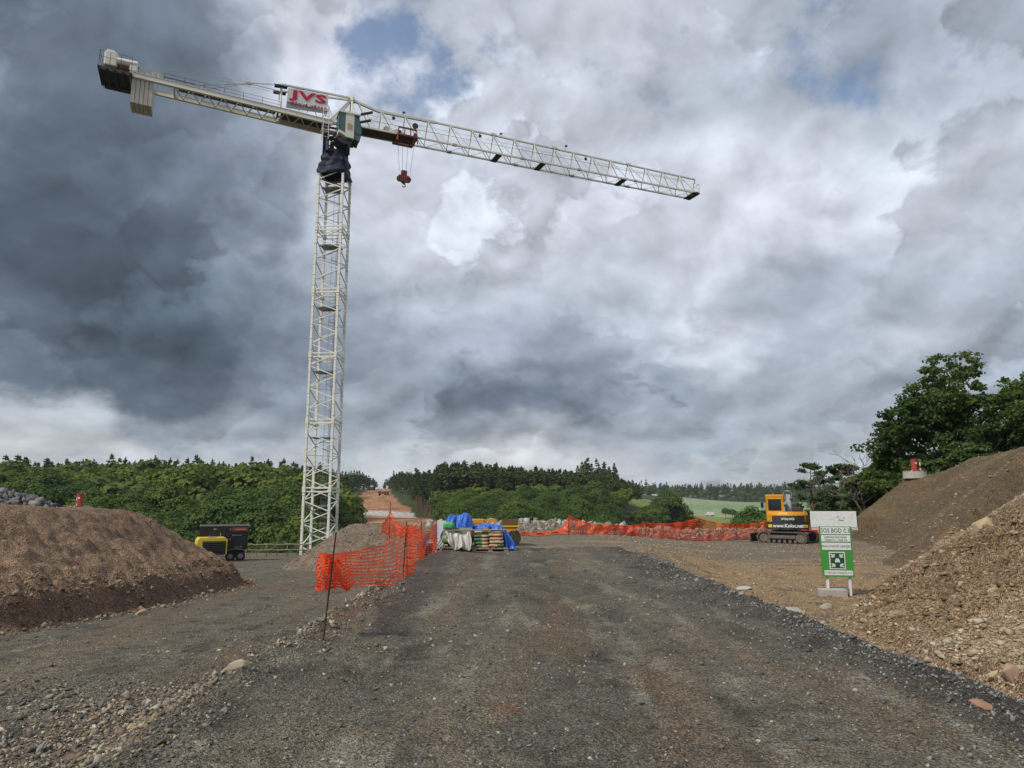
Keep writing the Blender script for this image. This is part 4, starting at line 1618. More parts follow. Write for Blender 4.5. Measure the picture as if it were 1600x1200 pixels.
# apex chord, one stretch per section
xs_ = [p_s, k_s, m_s] + [s for s in st if s > m_s + .5]
for a, b in zip(xs_[:-1], xs_[1:]):
    w = .22 if a < m_s else .15
    mb.beam(J(a, 0, za(a)), J(b, 0, za(b)), w, w)
for i, s in enumerate(st):
    for n in (-WJ, WJ):
        sgn = 1 if n > 0 else -1
        if i > 0:
            mb.beam(J(s, sgn * .05, za(s) - .06), J(s - .15, n * .93, zc(s) + .07), .075, .075)
        if i < NP:
            s2 = st[i + 1] - .45
            mb.beam(J(s + .05, sgn * .05, za(s) - .06), J(s2, n * .93, zc(s2) + .07), .055, .055)
    if i < NP:
        sa, sb = st[i], st[i + 1]
        mid = (sa + sb) / 2
        mb.beam(J(sa, -WJ + .06, zc(sa)), J(mid, WJ - .06, zc(mid)), .05, .05)
        mb.beam(J(mid, WJ - .06, zc(mid) + .004), J(sb, -WJ + .06, zc(sb)), .05, .05)
for s in (st[6], st[9], st[13]):
    mb.beam(J(s - .35, 0, za(s) + .06), J(s + .35, 0, za(s) + .06), .26, .2)
mb.build('jib', M_cream, crane)
# pins and joint plates on the chords
mb = MB()
for s in (st[4] + .2, st[7] + .6, st[10] + .3, st[13] + .4):
    for n in (-WJ, WJ):
        mb.beam(J(s - .22, n, zc(s)), J(s + .22, n, zc(s)), .19, .22)
mb.build('chord_joints', M_creamd, crane)
for (u, v) in ((775, 247), (843, 261), (969, 285)):
    s, _ = Jpix(u, v, 0)
    mb = MB()
    mb.box((0, 0, 0), (.62, 2 * WJ + .02, .07), )
    for q in (-.25, 0, .25):
        mb.box((q, 0, .06), (.05, 2 * WJ, .06))
    o = mb.build('cross_plate', M_steel, crane)
    o.location = J(s, 0, zc(s) - .13); o.rotation_euler = (0, 0, THJ)
# walkway on the jib root and hoist gear
mb = MB()
mb.add([J(1.6, -.72, zc(2) - .05), J(7.4, -.72, zc(7.4) - .05), J(7.4, .72, zc(7.4) - .05), J(1.6, .72, zc(2) - .05),
        J(1.6, -.72, zc(2)), J(7.4, -.72, zc(7.4)), J(7.4, .72, zc(7.4)), J(1.6, .72, zc(2))],
       [(3, 2, 1, 0), (4, 5, 6, 7), (0, 1, 5, 4), (1, 2, 6, 5), (2, 3, 7, 6), (3, 0, 4, 7)])
mb.build('jib_walkway', M_steel, crane)
mb = MB()
mb.tube([J(4.6, -.45, zc(4) + .45), J(4.6, .45, zc(4) + .45)], .32, 14)
mb.box(J(5.5, .1, zc(5) + .35), (.7, .5, .6), ROT)
mb.box(J(6.4, -.1, zc(6) + .3), (.35, .9, .5), ROT)
mb.build('trolley_winch', M_creamd, crane)
mb = MB()
for k in range(2):
    a, b = Jpix(566 + 4 * k, 200 - 12 * k, .3)
    mb.beam(J(2.0 + .1 * k, .3, b + .5), J(3.1 + .1 * k, .35, b + .95), .34, .12)
s, z = Jpix(649, 197, .4)
mb.disc(J(s, .4, z), JN, .3, .1, 14)
mb.beam(J(s, .4, z - .3), J(s + .1, .4, zc(s)), .05)
mb.build('floodlight', M_steel, crane)
for (u, v, hgt) in ((629, 176, .35), (781, 211, .3), (883, 230, .55)):
    s, z = Jpix(u, v, 0)
    mb = MB()
    mb.tube([J(s - .1, 0, za(s)), J(s + .1, 0, za(s) + hgt)], .025, 5)
    mb.bbox(J(s + .13, 0, za(s) + hgt + .06), (.28, .2, .14), .03)
    mb.build('anemometer' if u < 800 else 'work_lamp', M_steel, crane)
for s in (5.3, st[6] - 1.5, st[11] - .8):
    mb = MB()
    z = za(s) - .45
    mb.disc(J(s, .1, z), JN, .17, .08, 12); mb.beam(J(s, 0, z), J(s, 0, za(s)), .05)
    mb.build('rope_pulley', M_steel, crane)
mb = MB()
for n, dz in ((.25, -.9), (-.3, -1.1), (.05, -1.35)):
    mb.tube([J(3.0, n, za(3) + dz), J(tip_s - 1, n * .6, za(tip_s) - .5)], .012, 4)
mb.tube([J(8, WJ * .3, zc(8) - .2)] + [J(8 + (tip_s - 9) * k / 6, .2, zc(8 + (tip_s - 9) * k / 6) - .2 - .55 * math.sin(math.pi * k / 6)) for k in range(1, 7)], .010, 4)
mb.build('trolley_rope', M_steel, crane)
# jib head
mb = MB()
mb.box(Vector((0, 0, -.05)), (.9, 1.9, .12))
mb.box(Vector((.3, .1, .1)), (.3, 1.6, .3))
mb.box(Vector((-.25, -.5, -.2)), (.25, .3, .3)); mb.box(Vector((-.1, .4, -.2)), (.25, .3, .3))
o = mb.build('jib_head', M_steel, crane); o.location = J(tip_s, 0, zc(tip_s)); o.rotation_euler = (0, 0, THJ)
mb = MB()
for n in (-.85, .85):
    for s in (-.4, .45):
        mb.tube([(s, n, 0), (s, n, 1.1)], .022, 5)
    mb.tube([(-.4, n, 1.1), (.45, n, 1.1)], .022, 5); mb.tube([(-.4, n, .55), (.45, n, .55)], .018, 5)
mb.tube([(.45, -.85, 1.1), (.45, .85, 1.1)], .022, 5)
o = mb.build('head_railing', M_creamd, crane); o.location = J(tip_s, 0, zc(tip_s)); o.rotation_euler = (0, 0, THJ)

# ---- tower head: A-frame over the turret
q_s, q_z = Jpix(440, 132, .55)
mb = MB()
for n in (-.55, .55):
    mb.beam(J(-1.0, n * 1.4, ZC), J(p_s, n * .3, p_z), .17, .17)
    mb.beam(J(1.2, n * 1.4, ZC), J(p_s + .05, n * .3, p_z), .17, .17)
    mb.beam(J(q_s, n, q_z), J(p_s, n * .35, p_z + .05), .15, .15)
mb.box(J(p_s, 0, p_z), (.5, .6, .45), ROT)
mb.beam(J(-1.0, -.77, ZC + 1.5), J(-.95, .77, ZC + 1.5), .08)
for n in (-.55, .55):
    mb.beam(J(q_s, n, ZC - .2), J(q_s, n, q_z + .05), .16, .16)
mb.beam(J(q_s, -.55, q_z - .4), J(q_s, .55, q_z - .4), .1)
mb.build('tower_head', M_cream, crane)
mb = MB()
for n in (-.55, .55):
    mb.beam(J(q_s - .6, n + .1, q_z - .32), J(q_s + .5, n + .1, q_z - .25), .4, .12)
    mb.beam(J(q_s - .6, n + .1, q_z - .1), J(q_s - .55, n + .1, q_z - .35), .05)
mb.build('mast_bracket', M_navy, crane)

# ---- counter jib
c_s, c_z = Jpix(205.6, 116, 1.0)
e_s, e_z = Jpix(154, 112, 1.0)
zcj = lambda s: ZC - .05 + (c_z - ZC + .05) * (s / c_s)
mb = MB()
for n in (-1.0, 1.0):
    mb.beam(J(-.6, n, zcj(-.6)), J(c_s, n, zcj(c_s)), .16, .38)
    mb.beam(J(-.6, n, zcj(-.6) + .21), J(c_s, n, zcj(c_s) + .21), .24, .03)
    mb.beam(J(-.6, n, zcj(-.6) - .21), J(c_s, n, zcj(c_s) - .21), .242, .03)
npn = 10
lo = c_s + 3.2
for i in range(npn):
    a, b = lo + (-.8 - lo) * i / npn, lo + (-.8 - lo) * (i + 1) / npn
    m2 = (a + b) / 2
    mb.beam(J(a, .92, zcj(a) - .1), J(m2, -.92, zcj(m2) - .1), .07, .07)
    mb.beam(J(m2, -.92, zcj(m2) - .104), J(b, .92, zcj(b) - .1), .07, .07)
mb.beam(J(c_s, -1.1, zcj(c_s)), J(c_s, 1.1, zcj(c_s)), .3, .36)
mb.beam(J(lo, -.92, zcj(lo)), J(lo, .92, zcj(lo)), .14, .3)
mb.build('counter_jib', M_cream, crane)
mb = MB()
def slab(s0, s1, n0, n1, dz, th=.05):
    mb.add([J(s0, n0, zcj(s0) + dz), J(s1, n0, zcj(s1) + dz), J(s1, n1, zcj(s1) + dz), J(s0, n1, zcj(s0) + dz),
            J(s0, n0, zcj(s0) + dz + th), J(s1, n0, zcj(s1) + dz + th), J(s1, n1, zcj(s1) + dz + th), J(s0, n1, zcj(s0) + dz + th)],
           [(3, 2, 1, 0), (4, 5, 6, 7), (0, 1, 5, 4), (1, 2, 6, 5), (2, 3, 7, 6), (3, 0, 4, 7)])
slab(lo + .3, -5.5, -.35, .6, .22)
slab(-5.4, -.7, -.9, .9, .20)
mb.build('counter_jib_walkway', M_steel, crane)
# machinery platform at the far end
mb = MB()
slab(e_s, c_s, -1.35, 1.3, -.12, .1)
for k in range(5):
    s = e_s + (c_s - e_s) * k / 4
    mb.beam(J(s, -1.5, zcj(s) - .2), J(s, 1.5, zcj(s) - .2), .12, .16)
for n in (-1.3, 1.25):
    mb.beam(J(e_s, n, zcj(e_s) - .22), J(c_s + .1, n, zcj(c_s) - .22), .12, .22)
slab(e_s + .1, c_s - .2, -2.3, -1.7, -.05, .05)
mb.build('machinery_platform', M_steel, crane)
mb = MB()
def rail(s0, s1, n, hgt=1.1, step=1.0, dz=.2):
    k = max(1, int(abs(s1 - s0) / step))
    for i in range(k + 1):
        s = s0 + (s1 - s0) * i / k
        mb.tube([J(s, n, zcj(s) + dz - .2), J(s, n, zcj(s) + dz + hgt)], .02, 4)
    for hh in (hgt, hgt * .5):
        mb.tube([J(s0, n, zcj(s0) + dz + hh), J(s1, n, zcj(s1) + dz + hh)], .016, 4)
rail(e_s, c_s, 1.35, step=.75); rail(e_s, c_s - .2, -2.35, .9, .7)
for s in (e_s,):
    mb.tube([J(s, -1.3, zcj(s) + 1.3), J(s, 1.35, zcj(s) + 1.3)], .02, 4)
    mb.tube([J(s, -1.3, zcj(s) + .7), J(s, 1.35, zcj(s) + .7)], .018, 4)
rail(c_s + 2.4, q_s, 1.0, .62, 1.45)
rail(c_s + .2, c_s + 5.0, -1.0, 1.2, 1.6)
mb.tube([J(c_s + 5.0, -1.0, zcj(-11) + 1.5), J(c_s + 7.5, -1.0, zcj(-9) + .4)], .016, 4)
mb.build('railing', M_steel, crane)
mb = MB()
for s in np.linspace(c_s + 2.3, c_s + 4.7, 9):
    mb.beam(J(s, .98, zcj(s) + .2), J(s, .98, zcj(s) + .55), .03)
slab(c_s + 2.2, c_s + 4.8, .96, .985, .22, .30)
mb.build('toe_mesh', M_galv, crane)
# hoist winch: cream housing, drum, motor
mb = MB()
def jbox(s, n, z, a, b, c, bev=.05):
    mb.bbox(J(s, n, z), (a, b, c), bev, Matrix.Rotation(THJ, 3, 'Z'))
zp = zcj(e_s)
jbox(e_s + .75, .55, zp + .95, .95, .9, 1.25, .1)
jbox(e_s + .70, .62, zp + 1.66, .6, .5, .25, .05)
jbox(e_s + 1.75, .5, zp + .78, .95, .7, .66, .12)
jbox(e_s + 2.45, .55, zp + .62, .6, .9, .7, .06)
mb.tube([J(e_s + 1.2, .75, zp + .95), J(e_s + 2.7, .75, zp + .95)], .3, 14)
jbox(e_s + 1.5, -.4, zp + .5, 2.4, .5, .5)
mb.build('hoist_winch', M_cream, crane, smooth=False)
mb = MB()
mb.tube([J(e_s + 1.15, .5, zp + .62), J(e_s + 2.8, .5, zp + .62)], .36, 16)
mb.build('winch_drum', M_rust, crane)
mb = MB()
for k in range(5):
    jbox(c_s + .35 + .42 * k, .7, zcj(c_s) + .45, .3, .4, .45, .02)
mb.build('electrical_cabinet', M_creamd, crane)
# counterweight: five concrete slabs hanging on the beams
bs_, bz_ = Jpix(206, 167, 1.0)
for k in range(5):
    s = c_s + .20 + .325 * k
    mb = MB()
    mb.bbox(Vector((0, 0, -1.2)), (.30, 1.8, 2.3), .03)
    mb.box(Vector((0, .82, -.02)), (.3, .3, .3)); mb.box(Vector((0, -.82, -.02)), (.3, .3, .3))
    o = mb.build('counterweight', paint('cast counterweight', (0.56, 0.54, 0.46), .7, .5, scale=1.5) if k == 0 else bpy.data.materials['cast counterweight'], crane)
    o.location = J(s, 0, zcj(s) - .05)
    o.rotation_euler = (0, 0, THJ)
# tie rods and wires above the counter jib
mb = MB()
for n in (-.6, .6):
    r_s, r_z = Jpix(281, 125.6, n)
    m_, mz_ = Jpix(388, 130.5, n)
    mb.tube([J(q_s, n, q_z), J(m_, n, mz_), J(r_s, n, zcj(r_s) + .2)], .03, 5)
    mb.bbox(J(m_, n, mz_), (.55, .12, .22), .04, Matrix.Rotation(THJ, 3, 'Z'))
mb.tube([J(c_s + 4.8, .9, zcj(-10) + 1.5), J(q_s, .6, q_z - .9)], .014, 4)
mb.tube([J(e_s + 2, 0, zp + 1.3), J(p_s, 0, p_z + .3)], .014, 4)
mb.build('tie_rods', M_creamd, crane)

# banner
NB = 1.06
cnr = [Jpix(450.4, 137, NB), Jpix(513.5, 149, NB), Jpix(511, 178, NB), Jpix(447, 168, NB)]
mb = MB()
P = [J(s, NB, z) for s, z in cnr]
th = JN * .03
mb.add([p for p in P] + [p - th for p in P], [(0, 1, 2, 3), (7, 6, 5, 4), (0, 4, 5, 1), (1, 5, 6, 2), (2, 6, 7, 3), (3, 7, 4, 0)])
ban = mb.build('banner', M_offw, crane)
sw = (cnr[1][0] + cnr[2][0]) / 2 - (cnr[0][0] + cnr[3][0]) / 2
zt_, zb_ = (cnr[0][1] + cnr[1][1]) / 2, (cnr[2][1] + cnr[3][1]) / 2
mb = MB()
lp = lambda a, b, t: a + (b - a) * t
up_ = [P[0] + th * .3, P[1] + th * .3, lp(P[1], P[2], .86) + th * .3, lp(P[0], P[3], .70) + th * .3]
mb.add(up_ + [p + th * .5 for p in up_], [(0, 1, 2, 3), (7, 6, 5, 4), (0, 4, 5, 1), (1, 5, 6, 2), (2, 6, 7, 3), (3, 7, 4, 0)])
mb.build('banner_panel', M_white, ban)
xd = (P[1] - P[0]).normalized()
yd = (P[0] - P[3]).normalized()
W_ = (P[1] - P[0]).length
Hh = (P[0] - P[3]).length
oc = P[0] + xd * W_ * .5 - yd * Hh * .335 + th * 1.2
text_part('lettering', 'JVS', Hh * .66, frame(oc, xd, yd), M_redlet, ban, bold=.045, ext=.02, sp=1.08, fit=(W_ * .92, Hh * .56))
oc2 = P[0] + xd * W_ * .50 - yd * Hh * .725 + th * 1.2
text_part('lettering', 'VĚŽOVÉ JEŘÁBY', Hh * .20, frame(oc2, xd, yd), M_redlet, ban, bold=.004, ext=.02, sp=1.2, fit=(W_ * .94, Hh * .16))
mb = MB()
for k in range(3):
    s = cnr[3][0] + .3 + sw * k / 2.4
    mb.beam(J(s, NB - .06, zb_ - .3), J(s + .35, NB - .06, zb_ + 1.0), .06)
    mb.beam(J(s + .9, NB - .06, zb_ - .3), J(s + .4, NB - .06, zb_ + 1.0), .06)
mb.build('banner_frame', M_cream, crane)

# operator's cab
cab_s0, _ = Jpix(528, 200, 1.9)
cab_s1, _ = Jpix(563, 200, 1.9)
_, cz1 = Jpix(545, 181, 1.9)
_, cz0 = Jpix(545, 218, 1.9)
L = cab_s1 - cab_s0
RJ = Matrix.Rotation(THJ, 3, 'Z')
def jprism(mb, pts, n0, n1):
    n = len(pts)
    V = [J(s, n0, z) for s, z in pts] + [J(s, n1, z) for s, z in pts]
    F = [tuple(range(n)), tuple(range(2 * n - 1, n - 1, -1))] + [(i, i + n, (i + 1) % n + n, (i + 1) % n) for i in range(n)]
    mb.add(V, F)
mb = MB()
jprism(mb, [(cab_s0 + L * .30, cz0), (cab_s0 + L * .68, cz0 - .05), (cab_s0 + L * .68, cz1), (cab_s0 + L * .30, cz1)], 1.05, 2.35)
jprism(mb, [(cab_s0, cz0 + .35), (cab_s0 + L * .3, cz0 + .1), (cab_s0 + L * .3, cz0 + .35), (cab_s0, cz0 + .6)], 1.06, 2.33)
jprism(mb, [(cab_s0 - .05, cz1 - .02), (cab_s0 + L * .95, cz1 - .02), (cab_s0 + L * .9, cz1 + .1), (cab_s0, cz1 + .1)], 1.0, 2.4)
cabo = mb.build('cab', M_cream, crane)
mb = MB(); jprism(mb, [(cab_s0 + L * .38, cz0 + .75), (cab_s0 + L * .6, cz0 + .72), (cab_s0 + L * .6, cz0 + 1.3), (cab_s0 + L * .38, cz0 + 1.33)], 2.35, 2.37)
mb.build('door_panel', paint('ochre panel', (.5, .38, .2), .5), cabo)
mb = MB()
jprism(mb, [(cab_s0 + L * .681, cz0 - .05), (cab_s0 + L * .93, cz0 - .25), (cab_s0 + L * 1.03, cz0 + .9), (cab_s0 + L * .90, cz1 - .35), (cab_s0 + L * .681, cz1 - .03)], 1.08, 2.3)
jprism(mb, [(cab_s0 + .02, cz0 + .62), (cab_s0 + L * .299, cz0 + .37), (cab_s0 + L * .299, cz1 - .03), (cab_s0 + .02, cz1 - .03)], 1.1, 2.3)
mb.build('window', M_glass, cabo)
mb = MB()
for (a, b) in (((cab_s0 + L * .93, cz0 - .25), (cab_s0 + L * 1.03, cz0 + .9)), ((cab_s0 + L * 1.03, cz0 + .9), (cab_s0 + L * .9, cz1 - .35)), ((cab_s0 + L * .9, cz1 - .35), (cab_s0 + L * .68, cz1)), ((cab_s0 + L * .68, cz0 - .06), (cab_s0 + L * .93, cz0 - .27)), ((cab_s0 + L * .7, cz0 + .5), (cab_s0 + L * 1.0, cz0 + .45)), ((cab_s0 + .02, cz0 + .6), (cab_s0 + .02, cz1))):
    for n in (1.08, 2.3):
        mb.beam(J(a[0], n, a[1]), J(b[0], n, b[1]), .06)
mb.build('window_frame', M_navy, cabo)
mb = MB()
mb.beam(J(cab_s0 - .2, 1.0, cz0 - .02), J(cab_s0 + L * .8, 1.0, cz0 - .1), .5, .14)
mb.beam(J(cab_s0 - .9, .9, cz0 + .3), J(cab_s0 + .5, 1.9, cz0 + .25), .12, .1)
mb.beam(J(.4, .4, cz0 - .1), J(.9, 2.2, cz0 - .1), .3, .12)
jprism(mb, [(cab_s0 - .2, cz0 - .12), (cab_s0 + L * .66, cz0 - .2), (cab_s0 + L * .5, cz0 - .62), (cab_s0 + .3, cz0 - .5)], .6, 2.1)
mb.build('cab_bracket', M_steel, crane)
mb = MB()
for s in (-1.5, -1.0):
    for n in (.95, 1.6):
        mb.tube([J(s, n, 34.0), J(s, n, ZC + 1.2)], .03, 5)
for k in range(6):
    mb.tube([J(-1.5, 1.6, 34.2 + .5 * k), J(-1.0, 1.6, 34.2 + .5 * k)], .02, 4)
    mb.tube([J(-1.5, 1.6, 34.2 + .5 * k), J(-1.5, .95, 34.2 + .5 * k)], .02, 4)
mb.beam(J(-1.6, 1.2, 34.9), J(.2, 1.2, 34.9), .8, .05)
mb.build('access_ladder', M_cream, crane)

# trolley, ropes, hook block
tr_s, tr_z = Jpix(636, 218, WJ)
trz = zc(tr_s)
mb = MB()
for n in (-1.0, 1.0):
    mb.beam(J(tr_s - 1.0, n, trz - .12), J(tr_s + 1.0, n, trz - .12), .14, .16)
    mb.beam(J(tr_s - .9, n, trz + .62), J(tr_s + .9, n, trz + .62), .12, .12)
    for q in (-.95, -.3, .3, .95):
        mb.beam(J(tr_s + q, n, trz - .1), J(tr_s + q * .92, n, trz + .6), .1)
    for q in (-.75, .75):
        mb.disc(J(tr_s + q, n * .92, trz + .17), JN, .16, .1, 12)
for q in (-.95, .95):
    mb.beam(J(tr_s + q, -1, trz - .16), J(tr_s + q, 1, trz - .16), .14, .14)
    mb.beam(J(tr_s + q, .95, trz - .1), J(tr_s + q * 1.05, .98, trz - .75), .12)
    mb.beam(J(tr_s + q * .7, -.9, trz - .15), J(tr_s + q * .7, .9, trz - .15), .1)
mb.disc(J(tr_s + .45, .3, trz - .12), JN, .3, .1, 14); mb.disc(J(tr_s - .45, .3, trz - .12), JN, .3, .1, 14)
mb.build('trolley', M_redp, crane)
hz = Jpix(634, 272, 0)[1]
mb = MB()
for q, n in ((-.85, .5), (-.28, .2), (.28, .2), (.85, .5)):
    mb.tube([J(tr_s + q, n, trz - .2), J(tr_s + q * .62, n * .6, hz)], .013, 4)
mb.build('hoist_rope', M_steel, crane)
mb = MB()
mb.m = 0
mb.bbox(J(tr_s, 0, hz + .05), (.55, .35, .5), .05, RJ)
mb.bbox(J(tr_s, 0, hz - .35), (.9, .35, .3), .05, RJ)
mb.m = 1
for q in (-.4, .4):
    mb.disc(J(tr_s + q, 0, hz - .55), JN, .3, .22, 14)
mb.disc(J(tr_s, 0, hz - .65), JN, .32, .3, 14)
mb.m = 0
for q in (-.5, -.25, 0, .25, .5):
    mb.beam(J(tr_s + q, .17, hz - .2), J(tr_s + q * .6, .17, hz - .85), .05)
mb.m = 2
mb.box(J(tr_s, 0, hz - .95), (.18, .18, .25), RJ)
pts = [J(tr_s + .16 * math.sin(t), 0, hz - 1.2 + .16 * math.cos(t)) for t in np.linspace(0, 4.4, 10)]
mb.tube(pts, [.05] * 9 + [.02], 6)
mb.build('hook_block', [M_redp, M_rust, M_steel], crane)
# ------------------------------------------------------------------ orange safety net
def net_mat():
    m, nt, bs = new_mat('orange plastic net')
    N = NT(nt)
    co = N.n('ShaderNodeTexCoord').outputs['Object']
    c = N.mix(N.mapr(N.noise(co, 2.5, 4, .6), .3, .7), (0.80, 0.065, 0.014), (0.95, 0.12, 0.022))
    N.link(c, bs.inputs['Base Color'])
    bs.inputs['Roughness'].default_value = .45
    tr = N.n('ShaderNodeBsdfTranslucent'); N.link(c, tr.inputs['Color'])
    mx = N.n('ShaderNodeMixShader'); mx.inputs[0].default_value = .35
    N.link(bs.outputs[0], mx.inputs[1]); N.link(tr.outputs[0], mx.inputs[2])
    N.link(mx.outputs[0], nt.nodes['Material Output'].inputs['Surface'])
    return m


M_net = net_mat()


def net_mesh(fn, nu, nv, wu, wv, sub=1):
    """square-mesh plastic net as flat strips; fn(s,t)->(point, normal side) s along, t up"""
    V, F = [], []
    P = np.zeros((nu * sub + 1, nv + 1, 3))
    for i in range(nu * sub + 1):
        for j in range(nv + 1):
            P[i, j] = fn(i / (nu * sub), j / nv)

    def strip(pts, width, side):
        b = len(V)
        for k, p in enumerate(pts):
            d = side[k]
            V.append(p - d * width / 2); V.append(p + d * width / 2)
        for k in range(len(pts) - 1):
            F.append((b + 2 * k, b + 2 * k + 1, b + 2 * k + 3, b + 2 * k + 2))
    for j in range(nv + 1):
        pts = P[:, j]
        up = P[:, min(j + 1, nv)] - P[:, max(j - 1, 0)]
        up = up / (np.linalg.norm(up, axis=1)[:, None] + 1e-6)
        strip(pts, wu * (1.7 if j in (0, nv) else 1), up)
    for i in range(0, nu * sub + 1, sub):
        pts = P[i]
        al = P[min(i + sub, nu * sub)] - P[max(i - sub, 0)]
        al = al / (np.linalg.norm(al, axis=1)[:, None] + 1e-6)
        strip(pts, wv, al)
    return np.array(V), np.array(F)


def post_paths(p, h, lean=(0, 0), r=.009):
    return [[(Vector(p) + Vector((0, 0, -.3)), r), (Vector(p) + Vector((lean[0], lean[1], h)), r)]]


def net_run(posts, tops, bots, sags, name='safety_net', cell=.075, puff=.06, wu=.016, wv=.009, seed=0, stretch=1.0):
    """posts: list of (x,y) ground points; tops/bots: z at each; returns combined V,F in world"""
    Vs, Fs, off = [], [], 0
    rg = random.Random(seed)
    for k in range(len(posts) - 1):
        (x0, y0), (x1, y1) = posts[k], posts[k + 1]
        L = math.hypot(x1 - x0, y1 - y0)
        nu = max(6, int(L * 1.12 / (cell * stretch))); nv = 12
        sg, bs_ = sags[k]
        nx, ny = (y1 - y0) / L, -(x1 - x0) / L
        ph = [rg.uniform(0, 6.28) for _ in range(6)]

        def fn(s, t, k=k):
            x, y = x0 + (x1 - x0) * s, y0 + (y1 - y0) * s
            top = tops[k] + (tops[k + 1] - tops[k]) * s - sg * math.sin(math.pi * s) ** .85
            bot = bots[k] + (bots[k + 1] - bots[k]) * s - bs_ * math.sin(math.pi * s)
            z = bot + (top - bot) * t
            e = math.sin(math.pi * s)
            o = puff * (math.sin(s * 9 + ph[0] + t * 2) * (1 - t * .6) + .6 * math.sin(s * 23 + ph[1] - t * 4)) * e
            # folds radiating from the posts
            for (d, pp) in ((s, ph[2]), (1 - s, ph[3])):
                o += puff * .9 * math.exp(-d * L / .7) * math.sin((1 - t) * 15 / (0.25 + d * L) * .5 + pp) * (0.3 + (1 - t))
            z += .02 * math.sin(s * L * 4 + ph[4]) * e * (1 - t)
            along = .05 * math.sin(t * 5 + ph[5]) * e
            return (x + nx * o + (x1 - x0) / L * along, y + ny * o + (y1 - y0) / L * along, z)
        V, F = net_mesh(fn, nu, nv, wu, wv)
        Vs.append(V); Fs.append(F + off); off += len(V)
    return np.concatenate(Vs), np.concatenate(Fs)


M_rebar = paint('rusty rebar', (0.05, 0.032, 0.022), .8, .3)


def P2(u, y):
    a, _ = ray(u, 820)
    return (a * y, y)


def zat(v, y): return EYE + ray(800, v)[1] * y


# near run along the left edge of the raised road
nf = empty('safety_fence', (-2.5, 8.7, 0))
tag(nf, 'orange plastic mesh fence sagging between rebar posts along the left road edge', 'safety fence')
A = [(-2.32, 8.75), (-2.38, 12.0), (-2.35, 15.7)]
_px = lambda u, v, y: ray(u, v)[0] * y
nposts = [(_px(514, 890, 8.8), 8.8), (_px(637, 880, 16.0), 16.0), (_px(656, 860, 20.2), 20.2), (_px(681, 845, 25.0), 25.0)]
XB = nposts[0][0]
V, F = net_run(nposts, [zat(866, 8.8) - .0, zat(820, 15.9), zat(822, 20.2), zat(812, 25.0)],
               [zat(917, 8.8), zat(898, 15.9), zat(874, 20.2), zat(856, 25)], [(.16, .10), (.12, .02), (.26, .02)], seed=4, puff=.13, cell=.07, wu=.020, wv=.022, stretch=2.2)
base = np.array([-2.5, 8.7, 0])
link_obj('net', np_mesh('net', V - base, F, M_net), nf)
# the bunched end of the net round the first post
def bunch(s, t):
    th = s * 5.2
    r = .045 + .035 * math.sin(3 * th + t * 6) + .03 * (1 - t)
    z0, z1 = zat(919, 8.75), zat(868, 8.75)
    return (XB - .02 + r * math.cos(th) * 1.3, 8.72 + r * math.sin(th), z0 + (z1 - z0) * t + .02 * math.sin(th * 3))
V, F = net_mesh(bunch, 14, 10, .018, .012)
V2, F2 = net_mesh(lambda s, t: (XB + .34 * s, 8.7 + .25 * math.sin(s * 3 + t), zat(915, 8.8) + (zat(872, 8.8) - zat(915, 8.8)) * (t * .9 + .1 * math.sin(7 * s)) + .05 * math.sin(9 * s + 3 * t)), 9, 9, .02, .010)
link_obj('net', np_mesh('net', np.concatenate([V, V2]) - base, np.concatenate([F, F2 + len(V)]), M_net), nf)
for k, (x, y, h, lx, ly) in enumerate([(_px(502, 990, 8.62), 8.62, 1.22, .10, .1), (nposts[1][0], 16.0, 1.18, -.05, .03), (nposts[2][0], 20.2, 1.05, .03, 0), (nposts[3][0], 25.0, 1.12, .02, 0), (_px(629, 890, 15.2), 15.2, .95, .05, 0)]):
    V, F = tube_mesh(post_paths((x - base[0], y - base[1], H(x, y)), h, (lx, ly), .011 if k == 0 else .012), 5)
    link_obj('post', np_mesh('post', V, F, M_rebar, True), nf)

# loose run behind the spoil heap shoulder
bf = empty('safety_fence', (-5.6, 32, 0))
tag(bf, 'smaller peaked piece of orange mesh standing beyond the spoil heap, tied to one thin post', 'safety fence')
bp = [P2(597, 31), P2(609, 32), P2(628, 31.4), P2(652, 30.2)]
V, F = net_run(bp, [zat(818, 31), zat(799, 32), zat(822, 31.4), zat(820, 30)], [zat(832, 31), zat(836, 32), zat(838, 31.4), zat(842, 30)], [(.1, 0), (.12, 0), (.1, 0)], seed=8, cell=.11, wu=.034, wv=.022)
link_obj('net', np_mesh('net', V - np.array([-5.6, 32, 0]), F, M_net), bf)
V, F = tube_mesh(post_paths((bp[1][0] + 5.6, 0, zat(840, 32)), 1.55, (0, 0), .016), 5)
link_obj('post', np_mesh('post', V, F, M_rebar, True), bf)

# far run along the rubble berm
ff_ = empty('safety_fence', (9, 40, -.3))
tag(ff_, 'long low orange mesh fence drooping along the far rubble berm', 'safety fence')
us = [(888, 37.4, 805, 838), (960, 38.6, 820, 839), (1008, 39.6, 817, 839.5), (1092, 42.0, 810, 841), (1150, 43.6, 818, 842), (1206, 45.0, 812, 843), (1262, 46.0, 822, 844), (1300, 46.5, 832, 845)]
fp = [P2(u, y) for u, y, a, b in us]
V, F = net_run(fp, [zat(a, y) for u, y, a, b in us], [H(p[0], p[1]) + .02 for p in fp], [(.22, 0), (.12, 0), (.16, 0), (.12, 0), (.12, 0), (.15, 0), (.1, 0)], seed=12, cell=.12, wu=.040, wv=.026, puff=.16)
link_obj('net', np_mesh('net', V - np.array([9, 40, -.3]), F, M_net), ff_)
